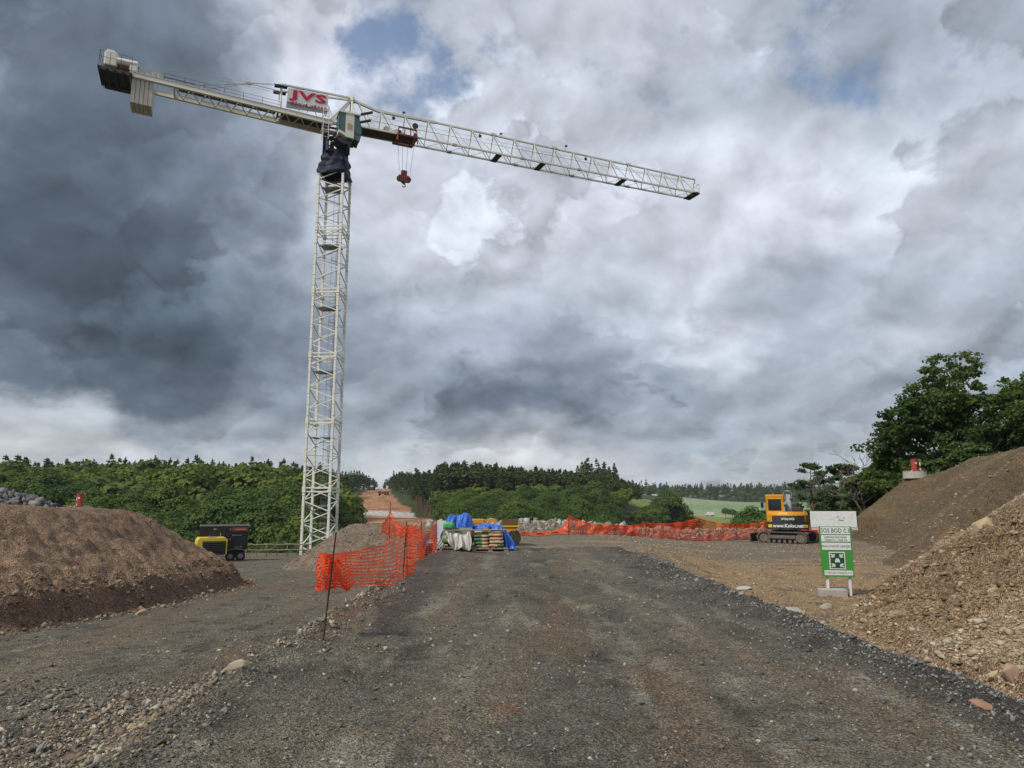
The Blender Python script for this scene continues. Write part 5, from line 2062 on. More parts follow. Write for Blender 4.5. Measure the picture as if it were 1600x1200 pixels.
# collapsed end lying flat on the ground towards the trailer
def lay(s, t):
    u = 806 + (890 - 806) * s
    y = 36.2 + 1.2 * s
    x, y = P2(u, y)
    rise = max(0, (s - .68) / .32) ** 2
    return (x, y + .75 * t * (1 - .5 * rise) + .06 * math.sin(20 * s + 5 * t), H(x, y) + .06 + .10 * math.sin(t * 6 + 11 * s) ** 2 + t * rise * .8)
V, F = net_mesh(lay, 44, 10, .045, .03)
link_obj('net', np_mesh('net', V - np.array([9, 40, -.3]), F, M_net), ff_)
for (p, (u, y, a, b)) in list(zip(fp, us)):
    g = H(*p)
    V, F = tube_mesh(post_paths((p[0] - 9, p[1] - 40, g + .3), zat(a, y) - g + .06, (0, 0), .016), 5)
    link_obj('post', np_mesh('post', V, F, M_rebar, True), ff_)


# ------------------------------------------------------------------ survey pillars
def survey_pillar(x, y, z, sc, label, stick=(.42, .1, .85), mirror=1):
    e = empty('survey_pillar', (x, y, z)); e.scale = (sc,) * 3
    tag(e, label, 'survey pillar', None)
    mb = MB(); mb.tube([(0, 0, -.25), (0, 0, .22)], [.70, .68], 22); mb.tube([(0, 0, .22), (0, 0, .26)], [.60, .58], 22)
    mb.build('concrete_ring', M_conc, e)
    mb = MB(); mb.tube([(0, 0, .25), (0, 0, .95)], .17, 18); mb.tube([(0, 0, .95), (0, 0, .99)], .19, 18)
    mb.build('tube', paint('signal red', (.36, .055, .04), .5, .3) if 'signal red' not in bpy.data.materials else bpy.data.materials['signal red'], e)
    mb = MB(); mb.box((.02, -.172, .72), (.12, .006, .08)); mb.build('plate', M_signw, e)
    mb = MB()
    for k in range(4):
        mb.m = k % 2
        z0 = .2 + .19 * k
        mb.tube([(stick[0] * mirror, stick[1], z0), (stick[0] * mirror, stick[1], z0 + .19)], .045, 10)
    mb.build('marker_stake', [M_signw, bpy.data.materials['signal red']], e)
    mb = MB()
    for k in range(3):
        a = R(200 + 50 * k)
        mb.box((math.cos(a) * .62, math.sin(a) * .62, .245), (.42, .16, .03), Matrix.Rotation(a + R(90), 3, 'Z'))
    mb.build('painted_band', bpy.data.materials['signal red'], e)
    return e


a, _ = ray(122, 790)
yL = 23.5
survey_pillar(a * yL + .05, yL, zat(797, yL), .54, 'red tube of a survey pillar showing over the crest of the brown soil mound', (.3, .2, .8), -1)
xR, yR = P2(1437, 43.2)
survey_pillar(xR, yR, zat(741.5, yR), .95, 'red tube on a white concrete ring with striped stake, under the oaks on the embankment')

# ------------------------------------------------------------------ SOS sign
sx_, sy_ = ray(1313, 930)[0] * 16.1, 16.1
gz_ = H(sx_, sy_)
RZ = R(-9)
sign = empty('assembly_sign', (sx_, sy_, zat(927, 16.1)), RZ)
tag(sign, 'green and white assembly point sign on two posts with a paper plan on top', 'sign')
mb = MB()
TILT = R(-1.8)
sc_ = 16.1 / FPX * 1.0
def q(u, v): return ((u - 1313) * sc_, -(v - 927) * sc_)
x0, zt0 = q(1289, 828); x1, zb0 = q(1335, 903)
mb.box(((x0 + x1) / 2, 0, (zt0 + zb0) / 2), (x1 - x0, .03, zt0 - zb0))
brd = mb.build('board', M_green, sign)
def plate(ua, va, ub, vb, mat, name='panel', d=.018, par=None):
    a_, z1 = q(ua, va); b_, z0 = q(ub, vb)
    m_ = MB(); m_.box(((a_ + b_) / 2, -d, (z1 + z0) / 2), (b_ - a_, .006, z1 - z0))
    return m_.build(name, mat, par or brd)
plate(1290.8, 829, 1333, 839.5, M_signw)
plate(1291, 841, 1333, 850.6, M_signw)
plate(1291.2, 852.4, 1333, 863, M_signw)
plate(1292.5, 893.5, 1333, 900.5, M_signw)
plate(1300.5, 866, 1323.5, 891.5, M_signw, 'emblem_border')
plate(1302, 867.5, 1322, 890, M_dgreen, 'emblem', .022)
def T(txt, u, v, h, mat, bold=0, xs=1.0, d=.0225):
    a_, z_ = q(u, v)
    text_part('lettering', txt, h * sc_, frame((a_, -d, z_), (1, 0, 0), (0, 0, 1)), mat, brd, bold=bold, xs=xs, ext=.001)
T('SOS BOD č.3', 1312, 834.4, 9.2, M_inkg, .0015, .80)
T('Jednotný úsek stavby', 1312, 843.8, 4.6, M_ink, 0, .82)
T('Objekt č.1 - Úsek 5-6', 1312, 848.2, 4.4, M_ink, 0, .82)
T('PRACOVIŠTĚ ÚDRŽBY', 1312, 858, 4.6, M_ink, 0, .92)
T('V NOUZI VOLEJTE 112', 1312.5, 897, 4.4, M_ink, 0, .88)
# four arrows pointing at a small group of people
mb = MB()
cxe, cze = q(1312, 878.8)
for (dx, dz) in ((-1, 1), (1, 1), (-1, -1), (1, -1)):
    o = Vector((cxe + dx * 6.6 * sc_, -.0265, cze + dz * 7.6 * sc_))
    d = Vector((-dx, 0, -dz)).normalized(); n_ = Vector((d.z, 0, -d.x))
    k = sc_
    tipv = o + d * 3.2 * k
    pts = [tipv, tipv - d * 3.4 * k * .2 + n_ * 0 - d * 0, ]
    for a_, b_ in ((tipv, tipv + Vector((dx, 0, 0)) * 4.4 * k), (tipv, tipv + Vector((0, 0, dz)) * 4.4 * k), (tipv, tipv - d * 6.2 * k)):
        mb.beam(a_, b_, 1.7 * k, .002, up=(0, 1, 0))
for (dx, dz, r) in ((-2.2, .6, 1.15), (0, .9, 1.25), (2.2, .6, 1.15), (-1.1, 2.4, .95), (1.1, 2.4, .95)):
    c_ = Vector((cxe + dx * sc_, -.0265, cze + dz * sc_))
    mb.disc(c_, (0, 1, 0), r * sc_, .002, 12)
    mb.box(c_ - Vector((0, -.0002, 2.0 * sc_)), (2.0 * r * sc_, .002, 2.4 * sc_))
mb.build('pictogram', M_signw, brd)
# plan sheet in a sleeve on top
mb = MB(); a_, z1 = q(1278, 805); b_, z0 = q(1345, 829)
mb.box(((a_ + b_) / 2, .03, (z1 + z0) / 2), (b_ - a_, .015, z1 - z0))
pb = mb.build('plan_board', M_signw, sign)
mb = MB(); a2, z2 = q(1279, 829); b2, z3 = q(1346, 833.5)
mb.box(((a2 + b2) / 2, .035, (z2 + z3) / 2), (b2 - a2, .012, z2 - z3))
mb.build('lower_strip', paint('aged white board', (.62, .58, .52), .6, .3), sign)
mb = MB()
rg = random.Random(2)
for k in range(46):
    u = rg.uniform(1280, 1341); v = rg.uniform(807, 827)
    a_, z_ = q(u, v)
    if rg.random() < .6: mb.box((a_, .021, z_), (rg.uniform(.01, .12), .002, .003))
    else: mb.box((a_, .0208, z_), (.003, .002, rg.uniform(.02, .12)))
mb.build('plan_lines', M_inkb, pb)
mb = MB()
for (u, v, w) in ((1318, 814, 3), (1323, 819, 7), (1327, 815, 2.5), (1320, 817, 2)):
    a_, z_ = q(u, v); mb.box((a_, .0205, z_), (w * sc_, .002, .012))
mb.build('plan_drawing', M_ink, pb)
for u in (1297, 1329):
    mb = MB(); a_, z1 = q(u, 905); _, z0 = q(u, 940)
    mb.box((a_, .05, (zt0 + z0) / 2), (.05, .05, zt0 - z0 - .02)); mb.build('post', M_offw if False else M_white, sign)
# concrete block feet
mb = MB(); a_, z1 = q(1281, 920); b_, z0 = q(1319, 937)
mb.bbox(((a_ + b_) / 2, -.12, (z1 + z0) / 2), (b_ - a_, .30, z1 - z0), .015); mb.build('concrete_foot', M_conc, sign)
mb = MB(); mb.bbox(((1318 - 1313) * sc_, .16, -(924 - 927) * sc_ + .0), (.46, .26, .12), .012); mb.build('concrete_foot', paint('darker concrete', (.2, .19, .165), .9, .4), sign)  # rear foot, about half as bright a concrete colour as the front one

# ------------------------------------------------------------------ excavator
exx, exy = ray(1232, 840)[0] * 40, 40.0
exz = H(exx, exy)
ex = empty('excavator', (exx, exy, exz + .0))
tag(ex, 'yellow and dark grey tracked excavator seen from behind at the foot of the bank', 'excavator')
ex.scale = (.95, .95, .955)
TA = R(-40)
td = Vector((math.cos(TA), math.sin(TA), 0)); tn = Vector((-td.y, td.x, 0))
RT = Matrix.Rotation(TA, 3, 'Z')
for side in (-1, 1):
    c = tn * side * .92
    mb = MB()
    # track loop outline: flat bottom, sloping ends
    loop = []
    Lt, Ht = 1.38, .66
    for t in np.linspace(-90, 90, 9): loop.append((Lt - .32 + .32 * math.cos(R(t)), .32 + .32 * math.sin(R(t))))
    for t in np.linspace(90, 270, 9): loop.append((-Lt + .32 + .32 * math.cos(R(t)), .33 + .32 * math.sin(R(t))))
    n = len(loop)
    # shoes
    per = []
    for i in range(n):
        (xa, za), (xb, zb) = loop[i], loop[(i + 1) % n]
        L_ = math.hypot(xb - xa, zb - za)
        k = max(1, int(L_ / .13))
        for j in range(k):
            t = (j + .5) / k
            p = c + td * (xa + (xb - xa) * t) + Vector((0, 0, za + (zb - za) * t))
            dr = (td * (xb - xa) + Vector((0, 0, zb - za))).normalized()
            mb.beam(p - dr * .055, p + dr * .055, .46, .05, up=tn.cross(dr))
            nn_ = dr.cross(tn)
            mb.beam(p - tn * .23 + nn_ * .0 - nn_ * .0, p + tn * .23, .025, .10, up=nn_)
    trk = mb.build('track', M_track, ex)
    mb = MB()
    for s in (-Lt + .33, Lt - .33): mb.disc(c + td * s + Vector((0, 0, .33)), tn, .25, .3, 18)
    for s in np.linspace(-.75, .75, 6): mb.disc(c + td * s + Vector((0, 0, .14)), tn, .09, .34, 12)
    mb.box(c + Vector((0, 0, .36)), (1.9, .22, .24), RT)
    mb.box(c + Vector((0, 0, .36)), (1.5, .34, .12), RT)
    mb.build('track_frame', M_char if side > 0 else M_track, ex)
mb = MB(); mb.box((0, 0, .45), (1.2, 1.6, .3), RT); mb.tube([(0, 0, .5), (0, 0, .78)], .5, 20)
for sgn in (-1, 1): mb.beam(td * -1.75 + tn * sgn * .5 + Vector((0, 0, .35)), td * -.8 + tn * sgn * .5 + Vector((0, 0, .4)), .12)
mb.build('undercarriage', M_char, ex)
mb = MB(); mb.box(td * -1.8 + Vector((0, 0, .3)), (.08, 2.3, .48), RT); mb.build('dozer_blade', M_char, ex)
HA = R(-19)       # heading turned from +Y
hx = Vector((math.cos(HA), math.sin(HA), 0)); hy = Vector((-hx.y, hx.x, 0))
RH = Matrix.Rotation(HA, 3, 'Z')
def h_(x, y, z): return hx * x + hy * y + Vector((0, 0, z))
def plan(mb, pts, z0, z1, top_in=0.0):
    n = len(pts)
    V = [h_(x, y, z0) for x, y in pts] + [h_(x * (1 - top_in), y * (1 - top_in), z1) for x, y in pts]
    F = [tuple(range(n - 1, -1, -1)), tuple(range(n, 2 * n))] + [(i, (i + 1) % n, (i + 1) % n + n, i + n) for i in range(n)]
    mb.add(V, F)
rear = []
for t in np.linspace(-150, -30, 11): rear.append((1.30 * math.cos(R(t)) * 1.0, .40 + 1.55 * math.sin(R(t))))
rear = [(-1.15, -.1)] + [(max(-1.15, min(1.15, x)), y) for x, y in rear] + [(1.15, -.1)]
body = rear + [(1.12, 1.25), (-1.12, 1.25)]
mb = MB(); plan(mb, [(x * 1.0, y) for x, y in body], .78, 1.22)
lowb = mb.build('counterweight', M_char, ex)
mb = MB(); plan(mb, [(x * .99, y * .985) for x, y in body], 1.224, 1.62)
mb.build('engine_cowl', M_yellow, ex)
mb = MB(); plan(mb, [(x * .985, y * .97) for x, y in body], 1.62, 1.78, .06)
mb.build('hood', M_yellow, ex)
# dark name panel wrapped over the rear of the cowl
mb = MB()
arc = [(1.30 * math.cos(R(t)), .40 + 1.57 * math.sin(R(t))) for t in np.linspace(-131, -47, 11)]
V = [h_(x, y, 1.20) for x, y in arc] + [h_(x * (1.0), y, 1.56) for x, y in arc]
V += [h_(x * .97, y * .97 + .02, 1.20) for x, y in arc] + [h_(x * .97, y * .97 + .02, 1.56) for x, y in arc]
n = len(arc)
F = [(i, i + 1, i + 1 + n, i + n) for i in range(n - 1)] + [(2 * n + i + 1, 2 * n + i, 3 * n + i, 3 * n + i + 1) for i in range(n - 1)]
F += [(n + i, n + i + 1, 3 * n + i + 1, 3 * n + i) for i in range(n - 1)]
mb.add(V, F); mb.build('name_panel', M_char, ex)
mb = MB()
for sgn in (-1, 1):
    for (x_, y_) in ((.93 * sgn, -.66),):
        mb.box(h_(x_ * 1.02, y_ - .02, .98), (.26, .06, .16), RH @ Matrix.Rotation(R(38) * sgn, 3, 'Z'))
mb.build('reflector', M_lemon, ex)
text_part('lettering', 'VOLVO', .17, frame(h_(-.02, -1.205, 1.38), hx, (0, 0, 1)), M_signw, ex, bold=.006, xs=1.25, ext=.004)
text_part('lettering', 'www.Koloc.net', .27, frame(h_(-.02, -1.18, 1.0), hx, (0, 0, 1)), M_signw, ex, bold=.008, xs=.95, ext=.004, shear=.15)
mb = MB()
for k in range(4): mb.box(h_(1.02, -.42, 1.28 + .085 * k), (.10, .42, .05), RH @ Matrix.Rotation(R(28), 3, 'Z'))
mb.build('vent', M_black, ex)
# cab
mb = MB()
c0, c1, y0_, y1_ = -1.12, -.18, -.05, 1.25
for (x, y) in ((c0 + .05, y0_), (c1 - .05, y0_), (c0 + .05, y1_), (c1 - .05, y1_)):
    mb.beam(h_(x, y, 1.6), h_(x, y, 2.62), .10)
mb.bbox(h_((c0 + c1) / 2, (y0_ + y1_) / 2, 2.69), (c1 - c0 + .06, y1_ - y0_ + .1, .14), .04, RH)
mb.box(h_((c0 + c1) / 2, y0_, 1.72), (c1 - c0, .10, .22), RH)
mb.box(h_((c0 + c1) / 2, y0_ - .02, 2.56), (c1 - c0, .09, .12), RH)
cabx = mb.build('cab', M_yellow, ex)
mb = MB()
mb.box(h_((c0 + c1) / 2, y0_ + .03, 2.17), (c1 - c0 - .1, .02, .76), RH)
mb.box(h_(c0 + .03, .6, 2.1), (.02, 1.15, .95), RH); mb.box(h_(c1 - .03, .6, 2.1), (.02, 1.15, .95), RH)
mb.box(h_((c0 + c1) / 2, y1_, 2.1), (c1 - c0 - .1, .02, .95), RH)
mb.build('window', M_dglass, cabx)
mb = MB(); mb.box(h_(c0 - .012, .6, 1.98), (.03, 1.2, 1.28), RH); mb.build('door', M_black, cabx)
mb = MB(); mb.bbox(h_(c0 - .22, 1.25, 2.15), (.16, .06, .32), .02, RH); mb.beam(h_(c0 - .2, 1.25, 2.3), h_(c0, 1.25, 2.45), .03); mb.build('mirror', M_black, ex)
mb = MB(); mb.bbox(h_(-.7, .2, 2.80), (.12, .12, .09), .03); mb.build('beacon', M_redw, ex)
# folded boom beyond the cab: raised boom, arm and the hydraulic rams, grabbed quick hitch on top
mb = MB()
for n_ in (-.10, .10):
    mb.beam(h_(.18 + n_, 1.25, 1.4), h_(.18 + n_, 2.2, 2.7), .05, .34)
mb.beam(h_(.18, 1.25, 1.4), h_(.18, 2.2, 2.72), .2, .26)
mb.beam(h_(.18, 2.1, 2.75), h_(.18, 3.4, 1.6), .2, .26)
mb.build('boom', M_galv, ex)
mb = MB()
for n_ in (-.17, .17): mb.tube([h_(.18 + n_, 1.1, 1.2), h_(.18 + n_, 1.9, 2.35)], .05, 8)
for n_ in (-.20, .20):
    mb.tube([h_(.18 + n_ * .4, 2.0, 2.3), h_(.18 + n_, 2.05, 2.6), h_(.18 + n_ * 1.15, 2.05, 2.85), h_(.18 + n_ * .55, 2.05, 3.02)], .045, 7)
mb.tube([h_(.18 - .12, 2.05, 2.98), h_(.18 + .12, 2.05, 2.98)], .05, 8)
mb.build('hydraulic_ram', M_galv, ex)
mb = MB()
for k, n_ in enumerate((.32, .42, .52)):
    mb.tube([h_(n_, .4, 1.75), h_(n_ + .04, 1.0, 2.3 + .1 * k), h_(n_ - .05, 1.8, 2.55), h_(.25, 2.2, 2.2)], .025, 6)
mb.bbox(h_(.55, .5, 1.9), (.5, .5, .26), .05, RH)
mb.tube([h_(.8, -.2, 1.75), h_(.8, -.2, 2.0)], .06, 10)
mb.build('hydraulic_hoses', M_steel, ex)
mb = MB()
mb.prism([(0, 0), (.6, .1), (.75, .5), (.4, .75), (.1, .6)], -.35, .35, 'y')
bk = mb.build('bucket', M_char, ex); bk.location = h_(.18, 3.3, .75); bk.rotation_euler = (0, 0, HA + R(90))

# ------------------------------------------------------------------ pallets, bags and tarpaulins
def pallet(x, y, rz, label):
    e = empty('pallet', (x, y, H(x, y)), rz)
    tag(e, label, 'pallet')
    mb = MB()
    for k in range(6): mb.box((-.5 + .2 * k, 0, .132), (.14, .8, .022))
    for k in (-.38, 0, .38): mb.box((0, k, .11), (1.2, .10, .02))
    mb.build('deck_boards', M_wood, e)
    for i in (-.53, 0, .53):
        for k in (-.36, 0, .36):
            mb = MB(); mb.box((i, k, .06), (.14, .10, .078)); mb.build('block', M_wood, e)
    mb = MB()
    for k in (-.36, 0, .36): mb.box((0, k, .011), (1.2, .10, .022))
    mb.build('bottom_boards', M_wood, e)
    return e


PY = 24.6
pxr = ray(767, 855)[0] * PY
pallet(pxr, PY, R(-1), 'wooden pallet under the paper bags, right of the white plastic sheet')
pallet(ray(716, 855)[0] * PY, PY + .05, R(2), 'wooden pallet under the white plastic sheet, left of the bag stacks')


def bag_mesh(seed, green):
    rg = np.random.RandomState(seed)
    bm = bmesh.new()
    bmesh.ops.create_cube(bm, size=1)
    bmesh.ops.subdivide_edges(bm, edges=bm.edges, cuts=4, use_grid_fill=True)
    ph = rg.uniform(0, 6.28, 6)
    for v in bm.verts:
        x, y, z = v.co * 2
        ex_ = (abs(x) ** 4 + abs(y) ** 4)
        th = 1 - .42 * min(1, ex_ * .62)
        zz = z * .062 * th
        zz += .006 * math.sin(5 * x + ph[0]) + .005 * math.sin(7 * y + ph[1])
        k = 1 - .05 * z * z
        v.co = Vector((x * .245 * k * (1 - .03 * abs(y) ** 3), y * .37 * k * (1 - .04 * abs(x) ** 3), zz + .062))
    me = bpy.data.meshes.new('bag')
    bm.to_mesh(me); bm.free()
    me.polygons.foreach_set('use_smooth', [True] * len(me.polygons))
    return me


def bag_mat(name, green_from, green_to):
    m, nt, bs = new_mat(name)
    N = NT(nt)
    co = N.n('ShaderNodeTexCoord').outputs['Object']
    sp = N.n('ShaderNodeSeparateXYZ'); N.link(co, sp.inputs[0])
    n = N.noise(co, 9, 5, .6)
    kraft = N.mix(N.mapr(n, .3, .7), (0.42, 0.27, 0.16), (0.55, 0.40, 0.27))
    inside = N.math('MULTIPLY', N.math('GREATER_THAN', sp.outputs[0], green_from), N.math('LESS_THAN', sp.outputs[0], green_to))
    c = N.mix(inside, kraft, N.mix(N.mapr(n, .4, .6), (0.05, 0.13, 0.055), (0.10, 0.20, 0.09)))
    N.link(c, bs.inputs['Base Color'])
    bs.inputs['Roughness'].default_value = .7
    b = N.n('ShaderNodeBump'); b.inputs['Distance'].default_value = .01; b.inputs['Strength'].default_value = .7
    N.link(N.noise(co, 16, 5, .65), b.inputs['Height']); N.link(b.outputs[0], bs.inputs['Normal'])
    return m


bm1, bm2, bm3 = bag_mat('kraft bag left green', -.3, .02), bag_mat('kraft bag right green', .02, .22), bag_mat('plain kraft bag', .5, .6)
names_ = ['bottom', 'second', 'middle', 'fourth', 'top']
for col_i, (uc, side) in enumerate(((753.5, 'left'), (775.5, 'right'))):
    for k in range(5):
        m_ = [[bm1, bm3], [bm1, bm3], [bm1, bm3], [bm1, bm3], [bm2, bm3]][k][col_i]
        if col_i == 1 and k == 0: m_ = bm2
        me = bag_mesh(col_i * 10 + k, 0)
        me.materials.append(m_)
        o = link_obj('cement_bag', me)
        xx = ray(uc, 840)[0] * PY
        o.location = (xx + random.uniform(-.012, .012), PY - .02 + random.uniform(-.02, .02), H(xx, PY) + .143 + .113 * k)
        o.rotation_euler = (0, 0, random.uniform(-.05, .05))
        kind = {('left', 4): 'paper bag with green right half', ('right', 0): 'brown paper bag with green patch'}.get((side, k), 'paper bag with green left half' if side == 'left' else 'plain brown paper bag')
        tag(o, '%s, %s of the %s pallet stack' % (kind, {'bottom': 'lowest', 'second': 'second from below', 'middle': 'third from below', 'fourth': 'second from the top', 'top': 'topmost'}[names_[k]], side), 'cement bag', 'cement bags stacked on the pallet')


def cloth_mat(name, c1, c2, rough=.5):
    m, nt, bs = new_mat(name)
    N = NT(nt)
    co = N.n('ShaderNodeTexCoord').outputs['Object']
    N.link(N.mix(N.mapr(N.noise(co, 3, 5, .6), .3, .7), c1, c2), bs.inputs['Base Color'])
    bs.inputs['Roughness'].default_value = rough
    b = N.n('ShaderNodeBump'); b.inputs['Distance'].default_value = .03; b.inputs['Strength'].default_value = .8
    N.link(N.noise(co, 7, 5, .6, dist=1.0), b.inputs['Height']); N.link(b.outputs[0], bs.inputs['Normal'])
    return m


M_blue = cloth_mat('blue tarpaulin', (0.012, 0.085, 0.42), (0.03, 0.16, 0.62), .4)
M_film = cloth_mat('white plastic sheet', (0.42, 0.41, 0.38), (0.66, 0.65, 0.60), .35)


def drape(name, ctrl, y0, depth, mat, label=None, cat='tarpaulin', seed=0, amp=.05, parent=None, nu=44, nv=30):
    """cloth hanging over a load. ctrl: outline of top and bottom heights by x; the sheet goes up the front, over and down the back"""
    xs = [c[0] for c in ctrl]
    rg = np.random.RandomState(seed); ph = rg.uniform(0, 6.28, 8)
    mb = MB()

    def fn(s, t):
        x = xs[0] + (xs[-1] - xs[0]) * s
        top = float(interp(x, xs, [c[1] for c in ctrl])); bot = float(interp(x, xs, [c[2] for c in ctrl]))
        e = min(1, 8 * s, 8 * (1 - s))
        if t < .5:
            k = t / .5
            z = bot + (top - bot) * (1 - (1 - k) ** 1.25)
            y = y0 - depth * .5 * (1 - k * .25) + 0 * k
            y += depth * .12 * k ** 4
        elif t < .7:
            k = (t - .5) / .2
            z = top + .03 * math.sin(k * math.pi) - .02 * k
            y = y0 - depth * .28 + depth * .6 * k
        else:
            k = (t - .7) / .3
            z = top - .02 - (top - max(bot, 0) - .05) * k * .9
            y = y0 + depth * (.32 + .15 * k)
        fold = amp * (math.sin(13 * s + ph[0] + 3 * t) + .6 * math.sin(29 * s + ph[1] - 5 * t) + .4 * math.sin(47 * s + ph[2]))
        dmp = (1 - .6 * min(1, t * 2)) if t < .5 else .3
        return Vector((x + .03 * math.sin(9 * t + ph[3]), y - fold * dmp, z + .35 * fold * (.3 + dmp) + .03 * math.sin(11 * s + ph[4])))
    mb.grid(fn, nu, nv)
    o = mb.build(name, mat, parent, smooth=True)
    o.location.z = 0
    if label: tag(o, label, cat)
    return o


def uv_(u, y): return ray(u, 840)[0] * y
G0 = H(-2, 24.6)
yb = 25.1
drape('tarpaulin', [(uv_(u, yb), zat(t_, yb), zat(b_, yb)) for u, t_, b_ in ((691, 828, 842), (697, 812, 838), (703, 806, 826), (715, 804, 832), (728, 803.5, 834), (735, 808, 832), (739, 818, 830))], yb, .9, M_blue,
      'blue tarpaulin bundled high over the load left of the bag stacks', seed=3, amp=.055)
drape('tarpaulin', [(uv_(u, 25.2), zat(t_, 25.2), zat(b_, 25.2)) for u, t_, b_ in ((735, 824, 836), (745, 820, 830), (752, 821, 828), (760, 819, 826), (772, 818.5, 826), (783, 822, 836), (787, 824, 845))], 25.25, .8, M_blue,
      'flat blue tarpaulin laid behind and over the paper bag stacks', seed=5, amp=.04)
# the corner that hangs down right of the bags
mb = MB()
def corner(s, t):
    u0, u1 = 784 + 0 * t, 790 + 15 * (t ** .8)
    u = u0 + (u1 - u0) * s + 3 * t
    v = 822 + (857.5 - 822) * t - (1 - s) * 0 + 3 * s * (1 - t) * 1.5
    y = 24.75 - .35 * t + .05 * math.sin(14 * s + 2 * t) + .3 * s * (1 - t)
    return Vector((uv_(u, y), y + .05 * math.sin(22 * s) * t, zat(v, y)))
mb.grid(corner, 16, 24)
o = mb.build('tarpaulin', M_blue, None, smooth=True)
tag(o, 'corner of blue tarpaulin hanging to the ground right of the paper bags', 'tarpaulin')
mb = MB()
mb.grid(lambda s, t: Vector((uv_(800 + 8 * s, 24.5) , 24.35 + .5 * t, H(-.1, 24.4) + .03 + .03 * math.sin(9 * s + 5 * t) * (1 - s))), 10, 6)
mb.build('trailing_edge', M_blue, o, smooth=True)
# white sheet slung round the left load
drape('plastic_sheet', [(uv_(u, 24.2), zat(t_, 24.2), zat(b_, 24.2)) for u, t_, b_ in ((697, 832, 842), (702, 829, 853), (710, 831, 857), (718, 836, 857.5), (724, 838, 858), (729, 834, 858), (734, 828, 857), (736, 830, 850))], 24.35, .55, M_film,
      'creased white plastic sheet hanging over the left pallet below the blue bundle', 'plastic sheet', seed=9, amp=.06)
# load below: sacks and the green bag
for i, (u, v, w, mcol, lab) in enumerate(((702, 822, .30, (0.06, 0.30, 0.10), 'bright green plastic bag lying on top beside the blue bundle'), (699, 843, .26, (0.22, 0.30, 0.12), 'pale green sack low at the left end of the pallet load'))):
    me = bag_mesh(60 + i, 0)
    me.materials.append(cloth_mat('green sack %d' % i, mcol, tuple(min(1, c * 1.6) for c in mcol), .5))
    o = link_obj('sack', me); o.location = (uv_(u, 24.6), 24.35 + i * .0, zat(v, 24.4) - .10); o.scale = (w / .3 * .75, .6, 1.9)
    tag(o, lab, 'sack')
mb = MB(); mb.bbox((0, 0, .32), (1.0, .6, .55), .06); o = mb.build('wrapped_load', paint('grey wrapped goods', (.22, .23, .2), .6, .4), None)
o.location = (uv_(716, 24.8), 24.85, G0 + .15); tag(o, 'grey wrapped load on the pallet behind the white plastic sheet', 'load')
mb = MB(); mb.bbox((0, 0, .30), (1.05, .45, .6), .03); o = mb.build('crate', paint('dark crate', (.05, .06, .05), .6, .3), None)
o.location = (uv_(765, 25.2), 25.3, G0 + .03); tag(o, 'dark crate standing behind the paper bag stacks', 'crate')
# white board, props and dark buckets at the left end
mb = MB(); mb.bbox((0, 0, .5), (.30, .05, .98), .01); mb.box((-.17, 0, .5), (.035, .06, 1.0)); mb.box((.17, 0, .5), (.035, .06, 1.0))
o = mb.build('site_board', M_white, None); o.location = (uv_(691, 26), 26, H(uv_(691, 26), 26)); o.rotation_euler = (R(-6), 0, R(8)); tag(o, 'tall white board leaning left of the blue tarpaulin', 'board')
mb = MB()
mb.tube([(0, 0, 0), (.62, .35, .92)], .022, 8); mb.tube([(.18, -.1, 0), (.5, .5, .8)], .022, 8); mb.tube([(-.1, .1, .02), (.3, .6, .6)], .02, 8)
o = mb.build('steel_props', M_galv, None); o.location = (uv_(680, 24.2), 24.2, H(uv_(680, 24.2), 24.2)); tag(o, 'grey steel props leaning against the white board', 'props')
mb = MB(); mb.tube([(0, 0, 0), (2.1, .05, .02)], .02, 8)
o = mb.build('timber_rail', M_wood, None); o.location = (uv_(692, 24.1), 24.15, zat(829, 24.1)); tag(o, 'thin pale pole lying across the left load', 'pole')
for i, (u, y, w, h2, lab) in enumerate(((679, 26.4, .42, .72, 'black waste sack slumped behind the end of the orange fence'), (685.5, 27.6, .5, .95, 'taller dark covered stack left of the white board'), (673, 28.5, .5, .8, 'dark bin furthest left behind the orange fence'))):
    mb = MB()
    def sackf(s, t, w=w, h2=h2, i=i):
        th = 2 * math.pi * s; r = w * (.55 + .45 * math.sin(math.pi * min(1, t * .8 + .15))) * (1 - t ** 5 * .8) * (1 + .08 * math.sin(4 * th + i) + .05 * math.sin(9 * th + 6 * t))
        return Vector((r * math.cos(th), r * math.sin(th) * .8, h2 * t))
    mb.grid(sackf, 24, 12)
    o = mb.build('waste_sack', M_black if i == 0 else M_char, None, smooth=True); o.location = (uv_(u, y), y, H(uv_(u, y), y) - .05)
    tag(o, lab, 'sack')

# ------------------------------------------------------------------ yellow skip dumper behind the pallets
dx, dy = uv_(797, 27.6), 27.6
du = empty('site_dumper', (dx, dy, H(dx, dy)))
tag(du, 'small yellow site dumper with rusty skip parked behind the pallets', 'dumper')
mb = MB()
def skip(s): pass
hopper = [(-.75, .0), (-.25, -.62), (.42, -.62), (.30 + .30, .0)]
sc2 = 27.6 / FPX
def dq(u, v): return ((u - 797) * sc2, zat(v, 27.6) - H(dx, dy))
pl = [dq(*p) for p in ((783, 822), (809, 822), (802, 834), (790, 834))]
mb.prism(pl, -.45, .75, 'y')
mb.build('skip', M_yellow, du)
pl = [dq(*p) for p in ((785, 812), (808, 812), (808.5, 821), (784, 821))]
mb = MB()
(ax_, az_), (bx_, bz_), (cx_, cz_), (ex_, ez_) = pl
for (yy_) in (-.40, .70): mb.box(((ax_ + bx_) / 2, yy_, (az_ + cz_) / 2), (bx_ - ax_, .03, az_ - cz_))
